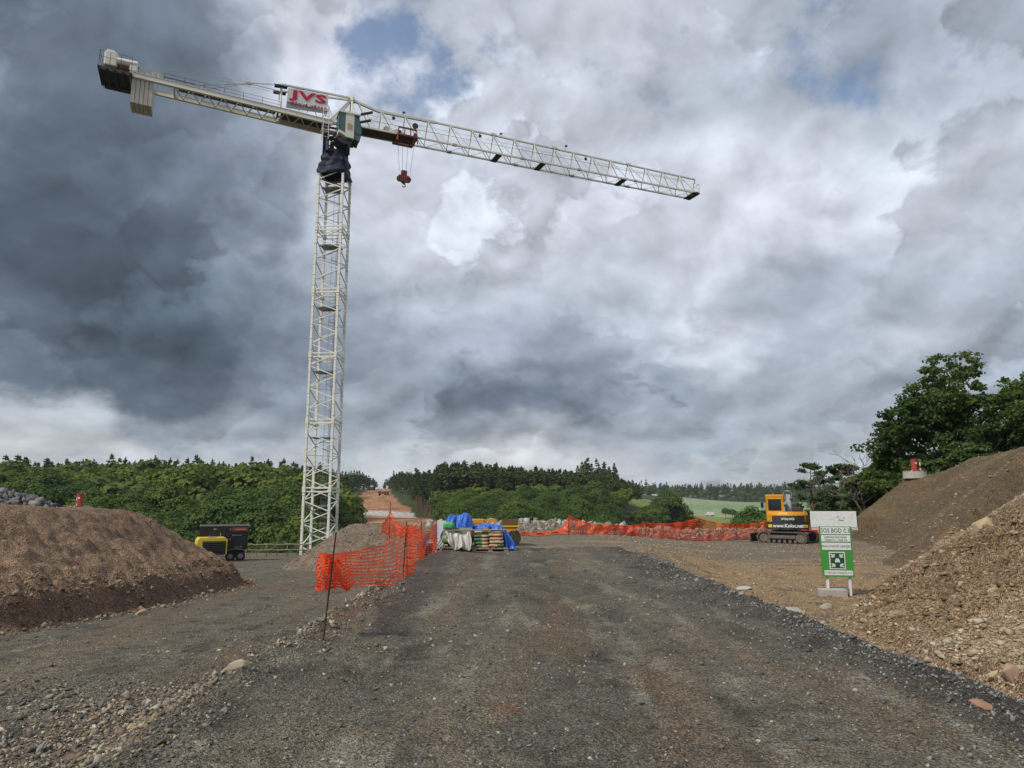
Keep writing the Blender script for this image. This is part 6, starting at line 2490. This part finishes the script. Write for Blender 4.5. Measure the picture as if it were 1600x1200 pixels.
for xx_ in (ax_, bx_): mb.box((xx_, .15, (az_ + cz_) / 2), (.03, 1.07, az_ - cz_))
mb.box(((ax_ + bx_) / 2, .15, cz_ + .02), (bx_ - ax_, 1.05, .03))
mb.build('skip_wall', M_rust, du)
mb = MB()
(ra, rz0) = dq(770, 821.5); (rb, _) = dq(811, 821.5)
mb.beam((ra, -.48, rz0), (rb, -.48, rz0), .04, .045); mb.beam((rb, -.48, rz0), (rb, .78, rz0), .045)
mb.build('rim', M_lemon, du)
mb = MB()
a_, z1 = dq(737, 811); b_, z0 = dq(757, 818)
mb.bbox(((a_ + b_) / 2, .1, (z1 + z0) / 2), (b_ - a_, .5, z1 - z0), .03)
a_, z1 = dq(757, 812); b_, z0 = dq(776, 815)
mb.box(((a_ + b_) / 2, .1, (z1 + z0) / 2), (b_ - a_, .1, .09))
a_, z1 = dq(745, 830); mb.box((a_ + .3, .1, z1), (1.4, .5, .3))
mb.build('chassis', M_yellow, du)
for (u_, yy_) in ((802, -.45), (802, .65), (752, -.4), (752, .55)):
    mb = MB(); a_, z1 = dq(u_, 841); mb.disc((a_, yy_, .28), (0, 1, 0), .28, .2, 20); mb.build('wheel', M_rubber, du)

# ------------------------------------------------------------------ compressor and black trailer by the mound
LY = 45.0
lx = uv_(333, LY)
lz = H(lx, LY)
cp = empty('compressor', (lx, LY, lz), R(27))
tag(cp, 'yellow towed compressor with a black louvred front, by the end of the soil mound', 'compressor')
sq = LY / FPX
Wc, Hc_ = 42 * sq, 27 * sq
mb = MB()
mb.prism([(-Wc / 2 - .12, .42), (Wc / 2, .42), (Wc / 2, Hc_ + .26), (Wc / 2 - .12, Hc_ + .35), (-Wc / 2 + .1, Hc_ + .35), (-Wc / 2, Hc_ + .2)], 0, 2.3, 'y')
mb.build('canopy', M_lemon, cp)
mb = MB()
mb.box((.09, -.012, .82), (Wc - .36, .03, .86)); mb.build('grille', M_black, cp)
mb = MB()
for k in range(7): mb.box((.09, -.05, .47 + .115 * k), (Wc - .42, .05, .035), Matrix.Rotation(R(30), 3, 'X'))
mb.build('louvre', M_char, cp)
mb = MB()
mb.box((0, .9, .36), (Wc - .2, 2.0, .12)); mb.beam((0, 0, .35), (.1, -.9, .3), .09); mb.tube([(.1, -.85, 0), (.1, -.85, .5)], .035, 8)
mb.beam((-.35, .1, .4), (.1, -.7, .32), .05); mb.beam((.4, .1, .4), (.1, -.7, .32), .05)
mb.box((.5, -.06, .2), (.5, .05, .16))
mb.build('chassis', M_galv, cp)
for s in (-1, 1):
    mb = MB(); mb.disc((s * (Wc / 2 - .1), 1.3, .28), (1, 0, 0), .28, .18, 20); mb.build('wheel', M_rubber, cp)
mb = MB(); mb.tube([(-.15, .8, Hc_ + .34), (-.15, .8, Hc_ + .45)], .05, 8); mb.bbox((.0, .6, Hc_ + .38), (.5, .3, .07), .02); mb.build('exhaust', M_galv, cp)

BY = 48.0
bx = uv_(350, BY); bz = H(bx, BY)
tr = empty('black_trailer', (bx, BY, bz), R(21))
tag(tr, 'tall black box trailer with red name panel and twin wheels at the wood edge', 'trailer')
sb = BY / FPX
Wb = 68 * sb; Hb = zat(821, BY) - bz
mb = MB(); mb.bbox((0, 0, (Hb + .72) / 2), (Wb, 2.2, Hb - .72), .04)
mb.build('box_body', M_black, tr)
mb = MB(); mb.box((0, -1.09, Hb + .02), (Wb + .06, .06, .06)); mb.box((0, 1.09, Hb + .02), (Wb + .06, .06, .06)); mb.box((-Wb / 2, 0, Hb + .02), (.06, 2.1, .06)); mb.box((Wb / 2, 0, Hb + .02), (.06, 2.1, .06))
mb.build('roof_frame', M_galv, tr)
mb = MB(); mb.box((Wb / 2 - .50, -1.12, Hb - .22), (.95, .03, .26)); rp = mb.build('name_panel', M_redp, tr)
mb = MB(); mb.box((Wb / 2 - .47, -1.138, Hb - .22), (.62, .006, .045)); mb.build('name_strip', paint('pale red print', (.6, .3, .3)), rp)
mb = MB()
for (x_, z_, w_, h2) in ((-.55, Hb - .2, .18, .08), (.38, Hb - .22, .07, .1), (.55, Hb - .6, .08, .08), (.85, Hb - .6, .5, .03), (.2, Hb - .85, .07, .07), (.4, Hb - .85, .07, .07), (.75, Hb - 1.35, .06, .05), (.85, Hb - 1.35, .05, .05), (.95, Hb - 1.35, .05, .05), (1.08, Hb - 1.33, .07, .09), (-.2, Hb - .55, .05, .2)):
    mb.box((x_, -1.115, z_), (w_, .02, h2))
mb.build('fittings', M_galv, tr)
mb = MB()
for x_ in (-.62, .02, .30): mb.box((x_, -1.108, (Hb + .8) / 2), (.025, .02, Hb - .8))
mb.build('panel_seams', M_char, tr)
mb = MB()
ar = [(.78 + .62 * math.cos(t) * 1.05, .36 + .42 * math.sin(t) ** .6) for t in np.linspace(.02, math.pi - .02, 12)]
for (a_, b_) in zip(ar[:-1], ar[1:]): mb.beam((a_[0], -1.02, a_[1]), (b_[0], -1.02, b_[1]), .26, .03, up=(0, 0, 1))
mb.build('mudguard', M_galv, tr)
for x_ in (.46, 1.06):
    for y_ in (-1.0, 1.0):
        mb = MB(); mb.disc((x_, y_, .31), (0, 1, 0), .31, .2, 22); w_ = mb.build('wheel', M_rubber, tr)
        mb = MB(); mb.disc((x_, y_ - .105 * (1 if y_ < 0 else -1), .31), (0, 1, 0), .16, .02, 14); mb.build('rim', M_galv, w_)
mb = MB(); mb.box((0, 0, .62), (Wb - .3, 1.5, .16)); mb.beam((-Wb / 2, 0, .55), (-Wb / 2 - 1.0, 0, .5), .1); mb.build('chassis', M_char, tr)

# timber rail fence at the wood edge
def rail_fence(name, pts, label, r=.055):
    e = empty(name, (pts[0][0], pts[0][1], 0))
    tag(e, label, 'fence')
    o0 = Vector((pts[0][0], pts[0][1], 0))
    for k, (x, y) in enumerate(pts):
        g = H(x, y)
        V, F = tube_mesh([[(Vector((x, y, g - .3)) - o0, r * .8), (Vector((x, y, g + 1.0)) - o0, r * .7)]], 6)
        link_obj('post', np_mesh('post', V, F, M_wood, True), e)
    for hgt in (.92, .5):
        for k in range(0, len(pts) - 1, 2):
            j = min(k + 2, len(pts) - 1)
            a_, b_ = pts[k], pts[j]
            za_, zb_2 = H(*a_) + hgt, H(*b_) + hgt
            V, F = tube_mesh([[(Vector((a_[0] - .2, a_[1] - .05, za_ + .03)) - o0, r), (Vector(((a_[0] + b_[0]) / 2, (a_[1] + b_[1]) / 2 - .05, (za_ + zb_2) / 2 - .03)) - o0, r * .95), (Vector((b_[0] + .25, b_[1] - .06, zb_2)) - o0, r * .8)]], 6)
            link_obj('rail', np_mesh('rail', V, F, M_wood, True), e)
    return e


rail_fence('rail_fence', [(uv_(u, 55.5 + (u - 385) * .025), 55.5 + (u - 385) * .025) for u in (386, 402, 418, 434, 450, 466, 482)], 'weathered two-rail timber fence between the black trailer and the crane foot')
rail_fence('rail_fence', [(uv_(u, 55.5), 55.5) for u in (278, 290, 302, 314, 326)], 'short piece of timber rail fence left of the yellow compressor')

# ------------------------------------------------------------------ vehicles far off
def far_z1(x, y): return float(far_z(np.array([x]), np.array([y]))[0])
def lorry(u, y):
    x = uv_(u, y)
    e = empty('lorry', (x, y, far_z1(x, y) - .2), R(6))
    tag(e, 'small white lorry driving on the path between the two fields', 'lorry')
    mb = MB(); mb.bbox((.6, 0, 2.2), (6.2, 2.5, 2.7), .08); mb.build('cargo_box', M_signw, e)
    mb = MB(); mb.bbox((-3.6, 0, 1.75), (1.9, 2.3, 2.1), .15); cb_ = mb.build('cab', M_white, e)
    mb = MB(); mb.box((-4.3, 0, 2.2), (.55, 2.34, .7)); mb.build('windscreen', M_dglass, cb_)
    mb = MB(); mb.box((-.4, 0, .75), (8, .9, .3)); mb.build('chassis', M_char, e)
    for x_ in (-3.4, 1.6, 2.8):
        for y_ in (-1.1, 1.1):
            mb = MB(); mb.disc((x_, y_, .5), (0, 1, 0), .5, .3, 16); mb.build('wheel', M_rubber, e)
lorry(1111, FIELD_SPLIT)


def haul(u, y, rz, label, col, cat='dump truck'):
    x = uv_(u, y)
    e = empty('dump_truck', (x, y, far_z1(x, y) - .1), rz)
    tag(e, label, cat)
    mb = MB(); mb.prism([(-1.2, 1.2), (3.2, 1.2), (3.8, 2.8), (-1.6, 2.6)], -1.3, 1.3, 'y'); mb.build('tipper_body', col, e)
    mb = MB(); mb.bbox((-2.6, 0, 2.0), (1.7, 2.3, 1.9), .15); c_ = mb.build('cab', col, e)
    mb = MB(); mb.box((-3.2, 0, 2.4), (.55, 2.32, .7)); mb.build('windscreen', M_dglass, c_)
    for x_ in (-2.5, 1.0, 2.6):
        for y_ in (-1.1, 1.1):
            mb = MB(); mb.disc((x_, y_, .65), (0, 1, 0), .65, .4, 14); mb.build('wheel', M_rubber, e)
haul(597.5, 470, R(15), 'tiny dark dump truck on the red cleared strip across the valley', M_rust)
haul(577, 560, R(-30), 'tiny machine high on the left of the cleared strip', M_char, 'machine')
# ------------------------------------------------------------------ loose stones and rocks
def stone_mat(name, base=None):
    m, nt, bs = new_mat(name)
    N = NT(nt)
    a = N.n('ShaderNodeAttribute', attribute_name='tint').outputs['Color']
    co = N.n('ShaderNodeTexCoord').outputs['Object']
    n = N.noise(co, 30, 5, .65)
    g = N.mapr(n, .25, .75, .65, 1.35)
    cb_ = N.n('ShaderNodeCombineXYZ')
    for i in range(3): N.link(g, cb_.inputs[i])
    N.link(N.mix(1.0, a, cb_.outputs[0], 'MULTIPLY'), bs.inputs['Base Color'])
    bs.inputs['Roughness'].default_value = .92
    bs.inputs['Specular IOR Level'].default_value = .25
    b = N.n('ShaderNodeBump'); b.inputs['Distance'].default_value = .01
    N.link(n, b.inputs['Height']); N.link(b.outputs[0], bs.inputs['Normal'])
    return m


M_stone = stone_mat('broken stone')


def rock_templates(n, flat, sub, seed):
    out = []
    rg = np.random.RandomState(seed)
    for i in range(n):
        bm = bmesh.new()
        for d in rg.normal(0, 1, (6 + 3 * sub, 3)):
            d = d / np.linalg.norm(d) * rg.uniform(.65, 1.2)
            bm.verts.new((d[0] * 1.08, d[1] * .92, d[2] * flat))
        r_ = bmesh.ops.convex_hull(bm, input=list(bm.verts))
        bmesh.ops.delete(bm, geom=[g for g in set(r_['geom_interior'] + r_['geom_unused']) if isinstance(g, bmesh.types.BMVert)], context='VERTS')
        bmesh.ops.triangulate(bm, faces=bm.faces)
        bm.verts.index_update()
        V = np.array([v.co[:] for v in bm.verts]); F = np.array([[w.index for w in f.verts] for f in bm.faces])
        bm.free()
        out.append((V, F))
    return out


RT_A = rock_templates(8, .45, 1, 1)
RT_B = rock_templates(8, .85, 1, 2)
RT_C = rock_templates(10, .55, 1, 3)      # slabs
RT_D = rock_templates(8, .8, 2, 4)


def scatter(name, xs, ys_, sizes, templates, tints, kind='stuff', label=None, cat=None, sink=.25, tilt=.35, zs=None, seed=0):
    rg = np.random.RandomState(seed + 77)
    if zs is None: zs = height(xs, ys_)
    Vs, Fs, Cs, off = [], [], [], 0
    ti = rg.randint(len(templates), size=len(xs))
    for t, (V, F) in enumerate(templates):
        idx_ = np.where(ti == t)[0]
        if not len(idx_): continue
        n = len(idx_)
        a = rg.uniform(0, 2 * np.pi, n); b = rg.normal(0, tilt, n); c = rg.normal(0, tilt, n)
        ca, sa, cb_, sb_, cc, sc_2 = np.cos(a), np.sin(a), np.cos(b), np.sin(b), np.cos(c), np.sin(c)
        s = sizes[idx_][:, None]
        X = V[None, :, 0] * s; Y = V[None, :, 1] * s * rg.uniform(.75, 1.2, (n, 1)); Z = V[None, :, 2] * s * rg.uniform(.75, 1.25, (n, 1))
        Y, Z = Y * cb_[:, None] - Z * sb_[:, None], Y * sb_[:, None] + Z * cb_[:, None]
        X, Z = X * cc[:, None] + Z * sc_2[:, None], -X * sc_2[:, None] + Z * cc[:, None]
        X, Y = X * ca[:, None] - Y * sa[:, None], X * sa[:, None] + Y * ca[:, None]
        flat = np.abs(V[:, 2]).max()
        W_ = np.stack([X + xs[idx_][:, None], Y + ys_[idx_][:, None], Z + zs[idx_][:, None] + s * flat * (1 - 2 * sink) * .8], 2)
        Vs.append(W_.reshape(-1, 3))
        Fs.append((F[None] + (np.arange(n) * len(V))[:, None, None]).reshape(-1, 3) + off)
        off += n * len(V)
        Cs.append(np.repeat(tints[idx_], len(V), axis=0))
    me = np_mesh(name, np.concatenate(Vs), np.concatenate(Fs), M_stone, False, {'tint': ('POINT', np.concatenate(Cs))})
    o = link_obj(name, me)
    tag(o, label, cat, None, kind)
    return o


rs = np.random.RandomState(31)


def sample(n, amax_l, amax_r, y0, y1, power=1.0):
    """more samples close by"""
    u = rs.rand(n)
    y = y0 * (y1 / y0) ** (u ** power)
    a = rs.uniform(amax_l, amax_r, n)
    return (y + 1.5) * a, y


def gray_tints(n, base, var=.25, warm=.15):
    t = base[rs.randint(len(base), size=n)] * rs.uniform(1 - var, 1 + var * 1.6, (n, 1))
    return t.astype(np.float32)


PAL_ROAD = np.array([(0.15, .145, .13), (0.22, .215, .195), (0.10, .10, .095), (0.30, .28, .24), (0.17, .14, .11), (0.25, .21, .16), (.20, .14, .10)])
PAL_TAN = np.array([(0.35, .285, .20), (0.30, .235, .16), (0.42, .36, .265), (0.24, .18, .12), (.32, .245, .165), (.36, .285, .205)])
PAL_SOIL = np.array([(0.23, .165, .11), (0.31, .24, .17), (0.18, .125, .08), (0.25, .16, .11), (.37, .30, .22)])
PAL_BERM = np.array([(0.29, .26, .205), (0.36, .33, .27), (0.25, .22, .185), (0.20, .175, .15), (.38, .33, .24), (.30, .31, .28)])
PAL_SLATE = np.array([(0.16, .155, .165), (0.22, .205, .21), (0.12, .115, .125), (.27, .24, .22)])

# road gravel
x, y = sample(17000, -.78, .78, 3.6, 40, .75)
r_, dm_, dp_, db_, xe_, dh_ = region(x, y)
m = (r_ <= 2)
x, y, r_ = x[m], y[m], r_[m]
sz = 0.0035 * y ** .55 * np.exp(rs.normal(0, .45, len(x))) + .003
sz = np.clip(sz, .004, .055)
scatter('loose_gravel', x, y, sz, RT_A, np.where((r_ == 2)[:, None], gray_tints(len(x), PAL_TAN, .2) * .8, gray_tints(len(x), PAL_ROAD, .3)).astype(np.float32), label='grey and brown gravel scattered over the road and yard', cat='gravel', seed=1)
# coarse stones along the left edge of the raised road and where it meets the lower road
n = 8000
y = 4 * (17 / 4) ** rs.rand(n) ** .8
x = -2.85 + rs.normal(0, .33, n) - np.abs(rs.normal(0, .5, n)) * (y < 8) * 1.6 - .25 * fbm(y * .6, y * 0, 2)
sz = np.clip(.008 + .016 * np.exp(rs.normal(0, .6, n)) * rs.rand(n), .006, .08)
tn_ = gray_tints(n, np.vstack([PAL_ROAD, PAL_TAN[:3], PAL_BERM[:2]]), .3)
scatter('edge_stones', x, y, sz, RT_B, tn_, label='coarse pale stones along the left edge of the raised road', cat='stones', seed=2)
# bottom-left rubble
n = 9000
y = rs.uniform(3.7, 8.5, n); x = -rs.uniform(.6, 1.0, n) * y * rs.uniform(.25, .80, n) - 1.2
sz = np.clip(.005 + .011 * np.exp(rs.normal(0, .7, n)) * rs.rand(n), .004, .06)
scatter('rubble_stones', x, y, sz, RT_A, gray_tints(n, np.vstack([PAL_ROAD[:3], PAL_ROAD, PAL_BERM[3:5] * .8]), .2) * .85, label='broken grey rubble at the near left of the lower road', cat='stones', seed=3)
# right edge: dark grey crushed stone shoulder
n = 9000
y = 4.5 * (22 / 4.5) ** rs.rand(n) ** .85
x = 4.0 + rs.normal(0, .45, n) * np.where(rs.rand(n) < .3, 1.8, 1) - .22 * fbm(np.full(n, 3.9) * .9, y * .35, 3, seed=1)
sz = np.clip(.006 + .012 * np.exp(rs.normal(0, .6, n)) * rs.rand(n), .005, .06)
scatter('shoulder_stones', x, y, sz, RT_B, gray_tints(n, np.array([(0.09, .10, .105), (.13, .135, .135), (.18, .185, .18), (.30, .29, .26)]), .25), label='dark crushed stone along the right road shoulder', cat='stones', seed=4)
# shale on the right-hand slope
x, y = sample(90000, .30, .86, 5, 23, .75)
r_, dm_, dp_, db_, xe_, dh_ = region(x, y)
m = (dp_ > -.5) & (rs.rand(len(x)) < np.clip(.35 + 1.2 * dp_, 0, .9))
x, y, dp_ = x[m], y[m], dp_[m]
sz = np.clip((.006 + .015 * np.exp(rs.normal(0, .7, len(x))) * rs.rand(len(x))) * (1.0 + .4 * (dp_ < .8)) * (y / 10) ** .3, .006, .085)
hh = height(x, y)
led_ = (y > 9) & (y < 16) & (dp_ < 2.8) & (dp_ > .3)
tt_ = gray_tints(len(x), PAL_TAN, .22)
tt_[led_] = tt_[led_] * np.array([.62, .56, .5]) * rs.uniform(.7, 1.5, (led_.sum(), 1))
scatter('shale_fragments', x, y, sz, RT_C, tt_.astype(np.float32), label='tan flaky shale fragments covering the near right slope', cat='shale', tilt=.3, sink=.4, seed=5)
# lumps and flakes on the tan yard
x, y = sample(14000, .10, .62, 9, 40, .9)
r_, dm_, dp_, db_, xe_, dh_ = region(x, y)
m = (r_ == 2) & (xe_ > 4.3)
x, y = x[m], y[m]
sz = np.clip(.012 * (y / 12) ** .6 * np.exp(rs.normal(0, .55, len(x))), .006, .07)
scatter('yard_stones', x, y, sz, RT_A, gray_tints(len(x), np.vstack([PAL_TAN, PAL_SOIL[:2]]), .25), label='tan stones and lumps scattered over the flat dirt yard', cat='stones', seed=16)
# embankment stones
x = rs.uniform(8, 32, 16000); y = rs.uniform(20, 56, 16000)
r_, dm_, dp_, db_, xe_, dh_ = region(x, y)
m = (db_ > -.3) & (r_ == 6)
x, y = x[m], y[m]
sz = np.clip(.02 + .035 * np.exp(rs.normal(0, .5, len(x))) * rs.rand(len(x)), .015, .16)
scatter('embankment_stones', x, y, sz, RT_A, gray_tints(len(x), np.vstack([PAL_TAN[:4] * .8, PAL_SOIL]), .2) * .85, label='small stones scattered over the brown embankment', cat='stones', seed=6)
# mound: pebbles, and clods along its cut foot
x = -rs.uniform(7.5, 20, 42000); y = rs.uniform(5, 29, 42000)
r_, dm_, dp_, db_, xe_, dh_ = region(x, y)
m = (dm_ > -.35) & (rs.rand(len(x)) < np.where(dm_ < 1.1, 1, .45))
x, y, dm_ = x[m], y[m], dm_[m]
sz = np.clip(np.where(dm_ < .9, .022, .0085) * np.exp(rs.normal(0, .6, len(x))), .005, .12)
scatter('soil_clods', x, y, sz, RT_B, gray_tints(len(x), PAL_SOIL, .2) * np.where(dm_ < .9, .75, .9)[:, None].astype(np.float32), label='brown clods and pebbles on the soil mound and along its foot', cat='clods', seed=7)
# spoil heap lumps
th = rs.uniform(0, 6.28, 2600); rr = 3.6 * np.sqrt(rs.rand(2600))
x = -6.6 + rr * np.cos(th) * 1.35; y = 36.5 + rr * np.sin(th)
scatter('heap_lumps', x, y, np.clip(.03 * np.exp(rs.normal(0, .45, 2600)), .015, .14), RT_B, gray_tints(2600, np.array([(.25, .21, .165), (.2, .165, .13), (.30, .27, .22)]), .2), label='lumps on the grey brown spoil heap by the crane', cat='clods', seed=8)

# rubble berm at the far edge of the yard: big angular rocks
bx_, by_, bz_2 = [], [], []
for (x0, y0), (x1, y1) in zip(BERM[:-1], BERM[1:]):
    L_ = math.hypot(x1 - x0, y1 - y0)
    n = int(L_ * 120)
    t = rs.rand(n)
    o = rs.normal(0, .5, n)
    bx_.append(x0 + (x1 - x0) * t + o * (y1 - y0) / L_); by_.append(y0 + (y1 - y0) * t - o * (x1 - x0) / L_)
x, y = np.concatenate(bx_), np.concatenate(by_)
sz = np.clip(.105 * np.exp(rs.normal(0, .42, len(x))), .05, .30)
hb_ = height(x, y)
scatter('rubble_berm', x, y, sz, RT_D, gray_tints(len(x), PAL_BERM, .25), label='long bank of broken pale rocks closing off the far side of the yard', cat='rock bank', sink=.45, tilt=.8, zs=hb_ - .05, seed=9)
# slate heap on the far left
n = 900
th = rs.uniform(0, 6.28, n); rr = np.sqrt(rs.rand(n))
hx0, hy0 = ray(-14, 790)[0] * 31, 31.0
x = hx0 + rr * np.cos(th) * 3.1; y = hy0 + rr * np.sin(th) * 2.2
zz = 1.25 + 1.05 * (1 - rr ** 1.5)
zz = zat(793, 31) - .35 + (zat(765, 31) - zat(793, 31) + .25) * (1 - rr ** 1.6)
scatter('slate_heap', x, y, np.clip(.16 * np.exp(rs.normal(0, .4, n)), .06, .38), RT_C, gray_tints(n, PAL_SLATE, .2) * .8, label='heap of grey slate slabs on top of the soil mound at the far left', cat='rock heap', tilt=.6, zs=zz, seed=10)
mb = MB()
mb.grid(lambda s, t: Vector((hx0 + 3.0 * t * math.cos(6.283 * s), hy0 + 2.1 * t * math.sin(6.283 * s), zat(793, 31) - 1.2 + (zat(765, 31) - zat(793, 31) + .9) * (1 - t ** 1.6))), 20, 8)
mb.build('heap_core', paint('slate soil', (.10, .09, .085), .95, .3), bpy.data.objects['slate_heap'], smooth=True)


# single boulders one can point at
def boulder(u, v, y, size, col, label, seed, flat=.75):
    x = ray(u, v)[0] * y
    rg = np.random.RandomState(seed)
    bm = bmesh.new()
    for d in rg.normal(0, 1, (17, 3)):
        d = d / np.linalg.norm(d) * rg.uniform(.8, 1.15)
        bm.verts.new((d[0] * size[0], d[1] * size[1], d[2] * size[2]))
    r_ = bmesh.ops.convex_hull(bm, input=list(bm.verts))
    bmesh.ops.delete(bm, geom=[g for g in set(r_['geom_interior'] + r_['geom_unused']) if isinstance(g, bmesh.types.BMVert)], context='VERTS')
    bmesh.ops.bevel(bm, geom=list(bm.edges), offset=min(size) * .08, segments=1, affect='EDGES')
    me = bpy.data.meshes.new('boulder'); bm.to_mesh(me); bm.free()
    me.materials.append(paint('boulder %d' % seed, col, .92, .5, tuple(c * .45 for c in col), scale=7, spec=.2))
    o = link_obj('boulder', me)
    o.location = (x, y, H(x, y) + size[2] * .12)
    o.rotation_euler = (rg.uniform(-.2, .2), rg.uniform(-.2, .2), rg.uniform(0, 3))
    tag(o, label, 'boulder')


boulder(1541, 870, 14.3, (.25, .20, .27), (.42, .33, .21), 'smooth beige boulder lodged high in the near right shale slope', 1)
boulder(1583, 1078, 7.35, (.17, .13, .10), (.38, .27, .20), 'pinkish boulder at the foot of the slope by the right frame edge', 2)
boulder(1291, 951, 14.2, (.20, .16, .14), (.40, .37, .32), 'pale grey rock on the road edge just below the sign foot', 3)
boulder(1160, 921, 17.5, (.42, .3, .05), (.48, .45, .39), 'flat pale stone lying in the tan yard left of the sign', 4)
boulder(1232, 953, 13.6, (.30, .2, .08), (.42, .40, .36), 'flat light grey stone on the dark shoulder left of the sign', 5)
boulder(1537, 1133, 5.75, (.10, .07, .035), (.36, .20, .13), 'reddish stone pressed into the road at lower right', 6)
boulder(372, 1052, 7.1, (.14, .10, .07), (.40, .34, .25), 'pale lump on the left road edge, largest of its row', 7)
boulder(222, 958, 15.3, (.22, .14, .10), (.40, .30, .20), 'tan rock fallen at the foot of the soil mound', 8)
# ------------------------------------------------------------------ thin air between here and the far hills
def make_haze():
    m = bpy.data.materials.new('thin haze')
    m.use_nodes = True
    nt = m.node_tree
    nt.nodes.clear()
    out = nt.nodes.new('ShaderNodeOutputMaterial')
    v = nt.nodes.new('ShaderNodeVolumePrincipled')
    v.inputs['Color'].default_value = (0.80, 0.88, 1.0, 1)
    v.inputs['Density'].default_value = 0.00010
    v.inputs['Anisotropy'].default_value = 0.2
    nt.links.new(v.outputs[0], out.inputs['Volume'])
    mb = MB()
    x0, x1, y0, y1, z0, z1 = -6600, 6600, -90, 4400, -60, 50
    mb.box(((x0 + x1) / 2, (y0 + y1) / 2, (z0 + z1) / 2), (x1 - x0, y1 - y0, z1 - z0))
    o = mb.build('haze', m)
    tag(o, 'thin pale haze over the valley', 'haze', None, 'stuff')
make_haze()
